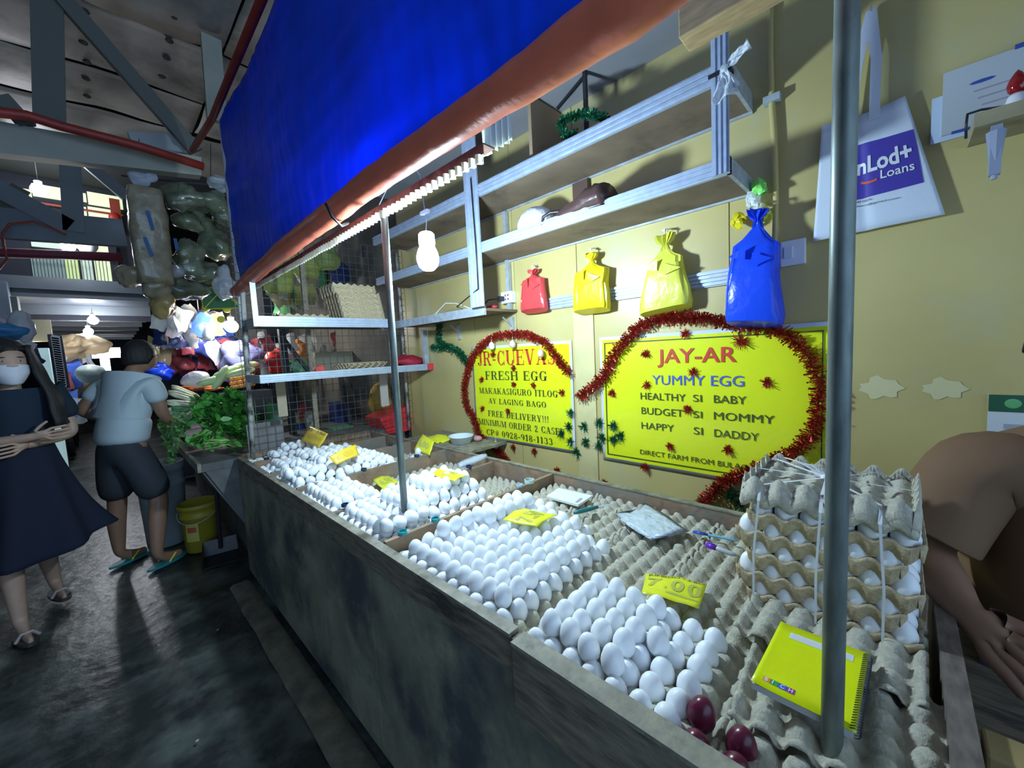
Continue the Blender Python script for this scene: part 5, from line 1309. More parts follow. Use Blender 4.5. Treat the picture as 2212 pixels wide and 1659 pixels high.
# ---------------------------------------------------------------- man in white shirt
FM = Vector((.80, .60, 0)); SM_ = Vector((.60, -.80, 0))   # facing, his right
pel = Vector((.035, 3.88, .90)); chest = Vector((.085, 3.91, 1.20)); nb = Vector((.135, 3.945, 1.385)); hd = Vector((.185, 3.97, 1.500))
t = thing('person', 'man in a pale t-shirt and dark shorts bending over the vegetables, seen from behind', 'person', (.05, 3.86, 0))
J = {'pel': (pel, (.12, .10)), 'wa': (pel.lerp(chest, .45), (.13, .10)), 'ch': (chest, (.14, .10)), 'nk': (nb, (.055, .055)), 'hb': (hd-Vector((.02, .01, .05)), (.05, .055))}
E_ = [('pel', 'wa'), ('wa', 'ch'), ('ch', 'nk'), ('nk', 'hb')]
for s_, sg in (('R', 1), ('L', -1)):
    hip = pel+SM_*.095*sg-Vector((0, 0, .06)); 
    kn = Vector((.185, 3.80, .47)) if sg > 0 else Vector((-.030, 3.99, .47))
    an = Vector((.130, 3.735, .085)) if sg > 0 else Vector((-.055, 4.02, .085))
    he = an+Vector((-.01, -.008, -.045)); toe = an+FM*.10+Vector((.0, 0, -.055)); tip = an+FM*.185+Vector((0, 0, -.062))
    J[s_+'hip'] = (hip, (.088, .088)); J[s_+'kn'] = (kn, (.056, .056)); J[s_+'cf'] = (kn.lerp(an, .35)-FM*.012, (.058, .056)); J[s_+'an'] = (an, (.034, .036)); J[s_+'to'] = (toe, (.038, .020)); J[s_+'tp'] = (tip, (.030, .013))
    E_ += [('pel', s_+'hip'), (s_+'hip', s_+'kn'), (s_+'kn', s_+'cf'), (s_+'cf', s_+'an'), (s_+'an', s_+'to'), (s_+'to', s_+'tp')]
    sh = chest+SM_*.185*sg+Vector((.02, .015, .125)); 
    el = Vector((.255, 3.80, 1.09)) if sg > 0 else Vector((-.155, 4.07, 1.135))
    wr = Vector((.34, 3.93, .93)) if sg > 0 else Vector((.04, 4.20, 1.02))
    J[s_+'sh'] = (sh, (.055, .055)); J[s_+'el'] = (el, (.040, .040)); J[s_+'wrist'] = (wr, (.026, .022))
    E_ += [('ch', s_+'sh'), (s_+'sh', s_+'el'), (s_+'el', s_+'wrist')]
    hand_chain(J, E_, s_, wr, (wr-el), SM_ if sg > 0 else -SM_, .5, (0, 0, -1) if sg < 0 else FM*.5+Vector((0, 0, -.6)), thumb=1)
skin_obj('body', J, E_, 'pel', M_skin, t, 2, lambda b: head_into(b, hd, (.86, .42, -.30), 1.0))
face_parts(t, hd, (.86, .42, -.2)); hair_cap(hd, (.86, .42, 0), 1.03, M_hair, t)
M_tee = mat('pale_tee', (.46, .54, .58), .8, bump=.35, bs=10)
J = {'a0': (pel+Vector((0, 0, -.02)), (.158, .125)), 'a': (pel+Vector((0, 0, .05)), (.148, .118)), 'b': (pel.lerp(chest, .5), (.158, .120)), 'c': (chest, (.165, .125)), 'd': (chest.lerp(nb, .62), (.125, .095)), 'n': (nb+Vector((0, 0, -.012)), (.062, .064))}
E_ = [('a0', 'a'), ('a', 'b'), ('b', 'c'), ('c', 'd'), ('d', 'n')]
for s_, sg in (('R', 1), ('L', -1)):
    sh = chest+SM_*.185*sg+Vector((.02, .015, .120)); el = Vector((.255, 3.80, 1.09)) if sg > 0 else Vector((-.155, 4.07, 1.135))
    J[s_] = (sh, (.062, .062)); J[s_+'2'] = (sh.lerp(el, .70), (.058, .056)); E_ += [('d', s_), (s_, s_+'2')]
skin_obj('t_shirt', J, E_, 'c', M_tee, t, 2, None, 1.2)
M_short = mat('dark_shorts', (.030, .036, .045), .8, bump=.3, bs=12)
J = {'w': (pel+Vector((0, 0, .10)), (.138, .108)), 'p': (pel-Vector((0, 0, .02)), (.155, .122))}; E_ = [('w', 'p')]
for s_, sg in (('R', 1), ('L', -1)):
    hip = pel+SM_*.098*sg-Vector((0, 0, .10)); kn = Vector((.180, 3.80, .475)) if sg > 0 else Vector((-.028, 3.985, .475))
    J[s_] = (hip, (.100, .100)); J[s_+'m'] = (hip.lerp(kn, .55), (.098, .096)); J[s_+'k'] = (kn, (.088, .088)); E_ += [('p', s_), (s_, s_+'m'), (s_+'m', s_+'k')]
skin_obj('shorts', J, E_, 'p', M_short, t, 2, None, 1.12)
for s_, an in (('R', Vector((.130, 3.735, 0))), ('L', Vector((-.055, 4.02, 0)))):
    b = MB(); ring = []
    for k in range(20):
        a = 2*PI*k/20; ring.append(an+FM*(.065+.14*math.cos(a))+SM_*(.048*math.sin(a)*(1+.2*math.cos(a))))
    b.loft([[p+Vector((0, 0, .004)) for p in ring], [p+Vector((0, 0, .02)) for p in ring]]); fo = b.build('flip_flop', mat('teal_rubber', (.02, .20, .22), .5), t)
    b = MB(); c = an+FM*.14+Vector((0, 0, .03)); 
    for sg in (-1, 1): b.tube([c+Vector((0, 0, .012)), c-FM*.04+SM_*.035*sg+Vector((0, 0, .028)), c-FM*.10+SM_*.048*sg+Vector((0, 0, -.008))], .006, 6)
    b.build('strap', mat('yellow_strap', (.75, .60, .05), .4), fo)

# ---------------------------------------------------------------- woman with mask
FW = Vector((.28, -.96, 0)).normalized(); SW = Vector((-.96, -.28, 0)).normalized()   # her right
cx = Vector((-.375, 3.46, 0)); 
pel = cx+Vector((0, 0, .92)); chest = cx+Vector((0, 0, 1.19)); nb = cx+Vector((.0, -.01, 1.35)); hd = cx+Vector((.01, -.045, 1.478))
t = thing('person', 'woman in a face mask and long navy dress walking with folded arms', 'person', (cx.x, cx.y, 0))
J = {'pel': (pel, (.12, .09)), 'wa': (pel.lerp(chest, .45), (.105, .08)), 'ch': (chest, (.125, .09)), 'nk': (nb, (.046, .046)), 'hb': (hd-Vector((0, -.02, .05)), (.045, .05))}
E_ = [('pel', 'wa'), ('wa', 'ch'), ('ch', 'nk'), ('nk', 'hb')]
for s_, sg in (('R', 1), ('L', -1)):
    hip = pel+SW*.09*sg-Vector((0, 0, .06))
    kn = Vector((-.455, 3.39, .48)) if sg > 0 else Vector((-.36, 3.64, .47))
    an = Vector((-.448, 3.36, .085)) if sg > 0 else Vector((-.345, 3.74, .12))
    toe = an+FW*.09+Vector((0, 0, -.06)); tip = an+FW*.165+Vector((0, 0, -.068))
    J[s_+'hip'] = (hip, (.085, .085)); J[s_+'kn'] = (kn, (.050, .050)); J[s_+'cf'] = (kn.lerp(an, .35)-FW*.012, (.050, .050)); J[s_+'an'] = (an, (.030, .032)); J[s_+'to'] = (toe, (.034, .018)); J[s_+'tp'] = (tip, (.026, .012))
    E_ += [('pel', s_+'hip'), (s_+'hip', s_+'kn'), (s_+'kn', s_+'cf'), (s_+'cf', s_+'an'), (s_+'an', s_+'to'), (s_+'to', s_+'tp')]
    sh = chest+SW*.155*sg+Vector((0, 0, .12)); el = chest+SW*.205*sg+FW*.03+Vector((0, 0, -.135))
    wr = chest+SW*(-.01 if sg > 0 else -.03)+FW*(.150+.03*sg)+Vector((0, 0, -.135+.022*sg))
    J[s_+'sh'] = (sh, (.050, .050)); J[s_+'el'] = (el, (.038, .038)); J[s_+'wrist'] = (wr, (.024, .020)); E_ += [('ch', s_+'sh'), (s_+'sh', s_+'el'), (s_+'el', s_+'wrist')]
    hand_chain(J, E_, s_, wr, (wr-el).normalized()*1+Vector((0, 0, .02)), (0, 0, 1), .35, -FW, thumb=-1, r=.0075)
skin_obj('body', J, E_, 'pel', M_skin2, t, 2, lambda b: head_into(b, hd, FW, .97))
face_parts(t, hd, FW, .97, lips=False)
b = MB(); f = FW; sd = f.cross(Vector((0, 0, 1))).normalized()
def mk(u, v):
    a = lerp(-1.25, 1.25, u); w_ = .60+.40*min(1, v*1.7); return hd+f*(.100*math.cos(a)+.018*math.sin(PI*min(1, v*1.1))*math.cos(a)-.012*(1-v))+sd*.078*math.sin(a)*w_+Vector((0, 0, lerp(-.122, -.012, v)*(.72+.28*math.cos(a))-.014*(1-math.cos(a))))
b.grid(mk, 16, 10); b.build('face_mask', mat('mask_fabric', (.60, .60, .66), .8), t, solid=.002, smooth=True)
b = MB()
for sg in (-1, 1): b.tube([hd+f*.035+sd*.079*sg+Vector((0, 0, -.02)), hd+f*-.01+sd*.088*sg+Vector((0, 0, .01)), hd+f*.03+sd*.079*sg+Vector((0, 0, -.06))], .0012, 4)
b.build('ear_loops', M_white, t)
hair_cap(hd, FW, 1.06, M_hair, t)
b = MB(); rings = []
for i in range(16):
    v = i/15; z = lerp(.09, -.36, v); ring = []
    sp = .090+.042*min(1, v*1.8)
    for k in range(20):
        a = lerp(.62, 2*PI-.62, k/19); x = math.cos(a)*sp*(1.05+.35*v); y = math.sin(a)*sp*(1.0+.45*v*(1 if math.sin(a) < 0 else 1))
        ring.append(hd+f*(x-.015)+sd*y+Vector((0, 0, z))+Vector((1, 1, 0))*(.012*nz((k*.6, v*3, 2), 1.3)+.005*nz((k*1.5, v*7, 6), 1.3)))
    rings.append(ring)
b.add([q_ for r_ in rings for q_ in r_], [(i*20+k, i*20+k+1, i*20+k+21, i*20+k+20) for i in range(15) for k in range(19)])
b.build('long_hair', M_hair, t, solid=.018, smooth=True)
M_navy = mat('navy_dress', (.005, .009, .026), .9, bump=.3, bs=12); M_top = mat('navy_top', (.006, .017, .034), .9, bump=.3, bs=14)
J = {'a': (pel+Vector((0, 0, .04)), (.128, .10)), 'b': (pel.lerp(chest, .5), (.118, .095)), 'c': (chest, (.142, .108)), 'd': (chest.lerp(nb, .55), (.12, .08)), 'n': (nb+Vector((0, 0, -.045)), (.07, .06))}
E_ = [('a', 'b'), ('b', 'c'), ('c', 'd'), ('d', 'n')]
for s_, sg in (('R', 1), ('L', -1)):
    sh = chest+SW*.155*sg+Vector((0, 0, .115)); el = chest+SW*.205*sg+FW*.03+Vector((0, 0, -.135)); J[s_] = (sh, (.066, .066)); J[s_+'2'] = (sh.lerp(el, .70), (.066, .062)); E_ += [('d', s_), (s_, s_+'2')]
skin_obj('navy_top', J, E_, 'c', M_top, t, 2, None, 1.22)
b = MB(); rings = []
for i in range(22):
    v = i/21; z = lerp(1.04, .40+.0, v); ring = []
    for k in range(48):
        a = 2*PI*k/48; fl = .03*math.sin(a*7+v*2)*v+.015*math.sin(a*3+1)*v
        rx, ry = lerp(.125, .225, v**1.1)+fl, lerp(.095, .205, v**1.1)+fl
        px_ = rx*math.cos(a); py_ = ry*math.sin(a); sway = max(0, math.cos(a))*.08*v**2
        zz = z+(.085*v**3*(max(0, math.cos(a)))**2)
        ring.append(cx+Vector((px_+sway, py_, zz)))
    rings.append(ring)
b.loft(rings, cap=False); b.build('skirt', M_navy, t, smooth=True, solid=.004)
for s_, an in (('R', Vector((-.448, 3.36, 0))), ('L', Vector((-.345, 3.74, .035)))):
    b = MB(); ring = []
    for k in range(18):
        a = 2*PI*k/18; ring.append(an+FW*(.055+.125*math.cos(a))+SW*(.042*math.sin(a)))
    b.loft([[p+Vector((0, 0, .003)) for p in ring], [p+Vector((0, 0, .018)) for p in ring]]); so = b.build('sandal', mat('dark_sole', (.05, .04, .04), .6), t)
    b = MB(); c = an+FW*.10+Vector((0, 0, .02)); b.tube([c-SW*.042, c+Vector((0, 0, .032))-SW*.02, c+Vector((0, 0, .034))+SW*.02, c+SW*.042], .008, 6); b.build('strap', mat('pale_strap', (.35, .30, .28), .5), so)

# ---------------------------------------------------------------- seated vendor
t = thing('person', 'vendor in a loose brown shirt and dark trousers seated beside the end of the counter', 'person', (1.42, -.42, 0))
FV = Vector((-.80, .50, 0)).normalized(); SV = Vector((.50, .80, 0)).normalized()
shR = wp(2060, 1005, 0, 1.40); elR = wp(1985, 1175, 0, 1.37); wrR = wp(2085, 1325, 0, 1.20)
ct = Vector((1.44, -.36, 0))
pel = Vector((1.50, -.36, .52)); chest = Vector((1.49, -.32, .93)); nb = Vector((1.46, -.31, 1.19)); hd = Vector((1.42, -.29, 1.34))
shR = Vector((1.43, -.135, 1.065)); shL = Vector((1.42, -.50, 1.07))
J = {'pel': (pel, (.12, .10)), 'wa': (pel.lerp(chest, .5), (.10, .09)), 'ch': (chest+Vector((.02, 0, 0)), (.10, .08)), 'nk': (nb, (.058, .058)), 'hb': (hd-Vector((-.02, 0, .05)), (.05, .055)),
     'Rsh': (shR, (.058, .058)), 'Rel': (elR, (.047, .047)), 'Rfa': (elR.lerp(wrR, .4), (.043, .042)), 'Rwrist': (wrR, (.030, .026)), 'Lsh': (shL, (.058, .058)), 'Lel': (Vector((1.34, -.68, .80)), (.043, .043)), 'Lwrist': (Vector((1.10, -.56, .68)), (.030, .024))}
E_ = [('pel', 'wa'), ('wa', 'ch'), ('ch', 'nk'), ('nk', 'hb'), ('ch', 'Rsh'), ('Rsh', 'Rel'), ('Rel', 'Rfa'), ('Rfa', 'Rwrist'), ('ch', 'Lsh'), ('Lsh', 'Lel'), ('Lel', 'Lwrist')]
hdir = wp(2170, 1400, 0, 1.14)-wrR
hand_chain(J, E_, 'R', wrR, hdir, Vector((.25, -.62, .45)), .30, Vector((.05, -.25, -.95)), thumb=-1, r=.0125)
hand_chain(J, E_, 'L', Vector((1.10, -.56, .68)), (-.8, .4, -.2), (.3, .8, 0), .4, (0, 0, -1), thumb=1, r=.010)
for s_, sg in (('R', 1), ('L', -1)):
    hip = pel+SV*.10*sg+FV*.04; kn = hip+FV*.40+Vector((0, 0, -.01)); an = kn+Vector((0, 0, -.43))+FV*.02
    J[s_+'hip'] = (hip, (.09, .09)); J[s_+'kn'] = (kn, (.062, .062)); J[s_+'an'] = (an, (.036, .036)); J[s_+'to'] = (an+FV*.10+Vector((0, 0, -.045)), (.04, .022)); J[s_+'tp'] = (an+FV*.17+Vector((0, 0, -.05)), (.032, .016))
    E_ += [('pel', s_+'hip'), (s_+'hip', s_+'kn'), (s_+'kn', s_+'an'), (s_+'an', s_+'to'), (s_+'to', s_+'tp')]
skin_obj('body', J, E_, 'pel', M_skin, t, 2, lambda b: head_into(b, hd, FV, 1.02), 1.22)
face_parts(t, hd, FV, 1.02); hair_cap(hd, FV, 1.06, M_hair, t)
M_brown = mat('brown_shirt', (.19, .105, .055), .85, bump=.5, bs=6)
def wr_(p): return p+Vector((1, .4, .2))*.014*nz((p.x*1.5, p.y*1.5, p.z*.9), 8, 3)+Vector((1, .6, 0))*.009*nz((p.x, p.y, p.z*.6), 19, 5)
b = MB(); rings = []
for z, cx_, cy_, rs_, rf_ in ((.50, 1.50, -.36, .235, .205), (.56, 1.49, -.355, .24, .21), (.66, 1.485, -.35, .235, .20), (.78, 1.485, -.34, .225, .185), (.90, 1.49, -.33, .225, .17), (1.0, 1.49, -.325, .225, .155), (1.07, 1.48, -.32, .215, .14), (1.125, 1.475, -.315, .175, .115), (1.16, 1.465, -.31, .11, .09), (1.185, 1.46, -.31, .075, .075)):
    rings.append([wr_(Vector((cx_, cy_, z))+SV*rs_*math.cos(2*PI*k/40)+FV*rf_*math.sin(2*PI*k/40)) for k in range(40)])
b.loft(rings, cap=False)
for sh_, el_, f_ in ((shR, elR, .86), (shL, Vector((1.30, -.68, .83)), .8)):
    e_ = sh_.lerp(el_, f_); s0 = sh_.lerp(chest+Vector((0, 0, .12)), .45); pts = [s0, sh_.lerp(s0, .35), sh_, sh_.lerp(e_, .3), sh_.lerp(e_, .6), sh_.lerp(e_, .85), e_]
    k0 = len(b.v); b.tube(pts, [.085, .098, .095, .088, .090, .094, .098], 28, cap=False)
    for q in range(k0, len(b.v)): b.v[q] = wr_(b.v[q])
b.build('brown_shirt', M_brown, t, smooth=True, solid=.004, sub=1)
J = {'p': (pel, (.175, .14))}; E_ = []
for s_, sg in (('R', 1), ('L', -1)):
    hip = pel+SV*.10*sg+FV*.04; kn = hip+FV*.40+Vector((0, 0, -.01)); an = kn+Vector((0, 0, -.36))+FV*.02
    J[s_] = (hip, (.11, .105)); J[s_+'k'] = (kn, (.085, .085)); J[s_+'a'] = (an, (.068, .068)); E_ += [('p', s_), (s_, s_+'k'), (s_+'k', s_+'a')]
skin_obj('trousers', J, E_, 'p', mat('navy_trousers', (.006, .012, .028), .8), t, 2, None, 1.15)
# stool + bench plank beside the vendor
st = thing('wooden_stool', 'low wooden stool carrying the seated vendor', 'stool', (1.48, -.46, 0))
b = MB(); b.bb((1.28, -.66, .365), (1.68, -.26, .40)); b.build('seat', M_wood_old, st, bevel=.003)
for x in (1.31, 1.65):
    for y in (-.63, -.29):
        b = MB(); b.bb((x-.02, y-.02, 0), (x+.02, y+.02, .364)); b.build('leg', M_wood_old, st)
p = wp(2120, 1605, 0, .86)
b = MB(); b.bb((.84, p.y-.5, 0.0), (.90, p.y-.003, p.z)); tag(b.build('wooden_crate_end', mat('yellow_wood', (.32, .24, .10), .6, var=.2, vs=14), bevel=.004), 'yellowish wooden board corner standing in front of the vendor\'s knees', 'board')
# ================================================================ VEGETABLE STALL
t = thing('vegetable_counter', 'grey wooden vegetable counter continuing beyond the eggs', 'counter', (1.0, 4.3, 0))
M_vc = mat('grey_counter', (.13, .13, .125), .7, var=.35, vs=4, dark=(.05, .055, .06), ds=3, dth=.52)
b = MB(); b.bb((.36, 3.13, .74), (1.82, 5.9, .79)); b.build('counter_top', M_vc, t)
b = MB(); b.add([(.37, 3.15, .739), (.37, 5.85, .739), (.62, 5.85, .22), (.62, 3.15, .22), (.62, 5.85, .01), (.62, 3.15, .01)], [(0, 1, 2, 3), (3, 2, 4, 5)]); b.build('front_panel', M_vc, t, solid=.012)
b = MB(); b.add([(.38, 3.14, .739), (.625, 3.14, .22), (.625, 3.14, .01), (1.8, 3.14, .01), (1.8, 3.14, .739)], [(0, 1, 2, 3, 4)]); b.build('end_panel', M_vc, t, solid=.012)
b = MB(); b.bb((.34, 3.11, .745), (.359, 5.9, .80)); b.build('front_lip', M_wood_rim, t)
M_leaf = mat('leaf_green', (.08, .36, .055), .45, var=.45, vs=18, transl=.25)
M_leaf2 = mat('pale_leaf_green', (.20, .44, .13), .45, var=.35, vs=18, transl=.25)
M_stalk = mat('stalk_green', (.26, .50, .12), .35, var=.25, vs=25)
M_leek = mat('leek_white', (.66, .74, .56), .35, var=.12, vs=12)
def bunch(label, a, c, nst, nlf, lm, sm, spread=.06, ls=.035, leafend=.5, group='bunches of leafy vegetables', droop=0., hgt=.04):
    a, c = Vector(a), Vector(c); t = thing('vegetable_bunch', label, 'vegetable', tuple(a.lerp(c, .5)-Vector((0, 0, .01))), group)
    d = (c-a); L = d.length; d.normalize(); s_ = d.cross(Vector((0, 0, 1))).normalized(); b = MB(); lf = MB()
    for k in range(nst):
        o = s_*rnd.uniform(-1, 1)*spread+Vector((0, 0, rnd.uniform(0, hgt))); e = o*1.3+s_*rnd.uniform(-.03, .03)+Vector((0, 0, rnd.uniform(-.01, .03)-droop))
        m_ = a.lerp(c, .5)+o+Vector((0, 0, .02+rnd.uniform(0, .02))); b.tube([a+o, m_, c+e], [.0042, .0038, .002], 5)
    for k in range(nlf):
        f = rnd.uniform(leafend, 1.12); o = s_*rnd.gauss(0, 1)*spread*1.0+Vector((0, 0, rnd.uniform(.0, hgt*1.8)))
        p = a.lerp(c, f)+o-Vector((0, 0, droop*f)); n = Vector((rnd.gauss(0, 1), rnd.gauss(0, 1), rnd.gauss(0, 1)+.8)).normalized(); u_ = n.cross(Vector((rnd.random(), rnd.random(), .3))).normalized(); v_ = n.cross(u_); l_ = ls*rnd.uniform(.6, 1.3)
        lf.add([p-u_*l_, p-u_*l_*.3+v_*l_*.55+n*l_*.15, p+u_*l_*.5+v_*l_*.4, p+u_*l_*1.1-n*l_*.2, p+u_*l_*.5-v_*l_*.4, p-u_*l_*.3-v_*l_*.55+n*l_*.15], [(0, 1, 2, 3, 4, 5)])
    o = b.build('stalks', sm, t, smooth=True); o['kind'] = 'stuff'
    o = lf.build('leaves', lm, t, smooth=True); o['kind'] = 'stuff'
    return t
def q(px, py, y): return wp(px, py, 1, y)
bunch('bright green stalks of water spinach stretched along the counter edge beside the eggs', q(535, 968, 3.30), q(440, 972, 3.30), 40, 40, M_leaf, M_stalk, .045, .03, .0, hgt=.05)
bunch('second bundle of long green stalks fanning down to the counter edge', q(500, 925, 3.42), q(425, 968, 3.34), 34, 30, M_leaf, M_stalk, .05, .03, .1, hgt=.05)
for k, (px, py, y) in enumerate(((505, 905, 3.45), (535, 905, 3.5), (480, 890, 3.6), (520, 880, 3.6), (460, 915, 3.5), (535, 940, 3.35), (450, 895, 3.8), (500, 930, 3.36))):
    c = q(px, py, y); bunch(('dark green leafy bunch heaped at the front post', 'dark leafy bunch behind the front post', 'leafy bunch in the middle of the green heap', 'upper dark green leafy bunch', 'left leafy bunch with bright stems', 'low leafy bunch right above the stalks', 'paler leafy bunch at the back of the heap', 'leafy bunch hanging over the stalks')[k], c+Vector((.05, -.02, -.03)), c+Vector((-.07, .02, .02)), 14, 150, M_leaf if k != 6 else M_leaf2, M_stalk, .07, .034, .0, hgt=.07)
for k, (p0, p1, y) in enumerate((((395, 905), (362, 960), 3.8), ((385, 925), (372, 990), 3.7), ((415, 900), (385, 945), 3.6), ((370, 890), (352, 930), 4.0))):
    bunch(('drooping pale green bunch beside the man', 'long leafy ends hanging over the counter front by the bucket', 'yellowish green bunch left of the heap', 'leafy ends next to the man\'s elbow')[k], q(*p0, y), q(*p1, y), 18, 90, M_leaf2, M_leek, .05, .032, .3, hgt=.04)
for k, (p0, p1, y, m) in enumerate((((440, 872), (365, 850), 4.3, M_leek), ((450, 882), (362, 872), 4.1, M_leek), ((432, 893), (360, 898), 4.0, mat('cucumber', (.10, .26, .12), .35)), ((430, 862), (372, 838), 4.6, M_leek), ((436, 886), (370, 886), 4.05, mat('cucumber', (.10, .26, .12), .35)))):
    a, c = q(*p0, y), q(*p1, y); t = thing('leek_bundle' if m is M_leek else 'cucumber_row', ('thick pale leek bundle pointing at the man', 'second pale leek bundle below the first', 'row of dark green cucumbers', 'highest leek bundle under the carrots', 'upper row of green cucumbers')[k], 'vegetable', tuple(a))
    for j in range(5):
        o = Vector((0, 0, .02*(j % 2)))+(c-a).cross(Vector((0, 0, 1))).normalized()*.03*(j-2); b = MB(); b.tube([a+o, a.lerp(c, .15)+o, a.lerp(c, .85)+o, c+o], [.008, .020, .018, .008], 8); b.build('stick', m, t, smooth=True)
M_or = mat('carrot_orange', (.80, .22, .06), .45)
for k in range(7):
    a = q(375+k*11, 842-(k % 3)*2, 4.9); b = MB(); b.tube([a, a+Vector((.09, .02, .0)), a+Vector((.17, .04, -.0))], [.022, .018, .006], 8)
    tag(b.build('carrot', M_or, smooth=True), 'orange carrot lying in the row above the leeks', 'vegetable', 'carrots')
M_gourd = mat('pale_gourd', (.50, .68, .36), .35)
for k, (px, py, y, an) in enumerate(((488, 805, 4.6, .6), (505, 798, 4.7, .3), (530, 790, 4.7, .2), (476, 815, 4.5, 1.2), (462, 822, 4.5, .3), (520, 805, 4.5, .4))):
    c = q(px, py, y); d = Vector((math.cos(an), .2, math.sin(an)*.6)).normalized(); b = MB(); b.tube([c-d*.13, c-d*.08, c, c+d*.09, c+d*.13], [.012, .035, .040, .030, .01], 12)
    tag(b.build('gourd', M_gourd, smooth=True), ('pale green bottle gourd standing up in the middle', 'large pale gourd lying furthest back', 'long pale gourd pointing to the wire partition', 'small pale gourd leaning left', 'small pale gourd lying lowest by the leeks', 'pale gourd above the oranges')[k], 'vegetable', 'bottle gourds')
M_orange = mat('orange_fruit', (.88, .42, .05), .4)
for k in range(30):
    c = q(500+(k % 10)*5.2+rnd.uniform(-1, 1), 838-(k//10)*9-(k % 10)*.9, 4.25+.06*(k//10)); b = MB(); b.ell(c, .019, .019, .018, 10, 8)
    tag(b.build('orange', M_orange if k % 3 else M_or, smooth=True), 'small round orange fruit in the plastic covered tray', 'fruit', 'small orange fruits in the tray')
b = MB(); c = q(525, 832, 4.3); b.bb((c.x-.16, 4.18, .80), (c.x+.22, 4.5, c.z-.06)); tag(b.build('black_tray', M_black), 'black tray holding the small orange fruits', 'tray')
b = MB(); c = q(425, 820, 4.7); b.ell(c, .11, .08, .075, 16, 12)
for p in b.v: p += Vector((1, 1, 1))*.02*nz(p, 12)
tag(b.build('plastic_bag', film('lilac_film', (.70, .68, .80), .75, .25), smooth=True), 'large clear plastic bag standing above the carrots', 'plastic bag')
b = MB(); c = q(462, 872, 3.95); b.ell(c, .07, .05, .035, 14, 10)
for p in b.v: p += Vector((1, 1, 1))*.02*nz(p, 20)
tag(b.build('plastic_bag', bagm('blue_bag', (.02, .10, .92)), smooth=True), 'crumpled blue plastic bag among the greens', 'plastic bag')
b = MB(); a, c = q(478, 850, 3.9), q(520, 872, 3.9); b.bb((a.x, 3.88, c.z), (c.x, 3.92, a.z)); tag(b.build('cardboard_flap', mat('grey_card', (.30, .27, .27), .8)), 'torn grey cardboard flap behind the leafy heap', 'cardboard')

# buckets and dustpan
def bucket(nm, label, x, y, r, h, m, lblm=None):
    t = thing(nm, label, 'bucket', (x, y, 0)); b = MB()
    b.lathe([(r*.80, .003), (r*.82, .005), (r*.93, h*.72), (r*.985, h*.73), (r*.985, h*.77), (r*.95, h*.78), (r*.97, h*.9), (r*1.04, h*.91), (r*1.04, h), (r*.96, h), (r*.78, .02), (.001, .02)], (x, y, 0), 28); b.build('pail', m, t, smooth=True)
    b = MB(); b.tube([Vector((x+r*1.05*math.cos(a), y+r*1.05*math.sin(a), h*.86-.12*math.sin(a-3.6)**2*0-.08*math.sin((a-2.6)/(3.1)*PI))) for a in [2.6+3.1*k/12 for k in range(13)]], .003, 5); b.build('handle', M_alu_dull, t)
    return t
bucket('plastic_bucket', 'tall pale bucket under the hanging greens behind the man', .225, 4.22, .155, .66, mat('pale_bucket', (.36, .42, .44), .5, var=.15, vs=5))
t = bucket('plastic_bucket', 'dull yellow paint bucket beside the dustpan', .405, 3.86, .130, .37, mat('yellow_bucket', (.36, .30, .03), .45))
for k, (r_, m, z0, z1) in enumerate(((.1235, mat('label_yellow', (.55, .48, .10), .5), .10, .24), (.1245, mat('label_red', (.45, .12, .04), .5), .17, .21))):
    b = MB(); b.grid(lambda u, v: Vector((.405+r_*(.985 if k else .985)*math.cos(lerp(3.75+.1*k, 4.45-.1*k, u)), 3.86+r_*.985*math.sin(lerp(3.75+.1*k, 4.45-.1*k, u)), lerp(z0, z1, v))), 10, 1); b.build('label', m, t)
t = thing('dustpan', 'black long handled dustpan standing by the counter foot', 'dustpan', (.47, 3.62, 0))
b = MB(); b.tube([(.475, 3.60, .05), (.475, 3.50, .60)], .014, 8); b.build('handle', M_black, t)
b = MB(); b.add([(.33, 3.42, .004), (.56, 3.38, .004), (.58, 3.60, .004), (.36, 3.64, .004), (.35, 3.44, .012), (.38, 3.66, .11), (.58, 3.62, .11), (.56, 3.40, .012)], [(0, 1, 2, 3), (3, 2, 6, 5), (0, 3, 5, 4), (1, 7, 6, 2)]); b.build('pan', M_black, t, solid=.003)
# litter on the floor
M_lit = mat('litter_white', (.45, .48, .45), .7)
for px, py in ((343, 1393), (697, 1330), (1010-330, 1330), (605, 1395), (546, 1348), (566, 1390), (700, 1350), (555, 1345), (807, 1552), (842, 1535), (470, 1361), (427, 1600), (620, 1298)):
    c = wp(px, py, 2, .004)
    if c.x > .40: continue
    b = MB(); b.add([c+Vector((.006*math.cos(a)*rnd.uniform(.6, 1.4), .006*math.sin(a)*rnd.uniform(.6, 1.4), .002)) for a in (0, 1.2, 2.4, 3.6, 4.8)], [(0, 1, 2, 3, 4)]); tag(b.build('litter_scrap', M_lit, solid=.001), 'tiny pale scrap of litter on the dark wet floor', 'litter', 'litter scraps on the floor')

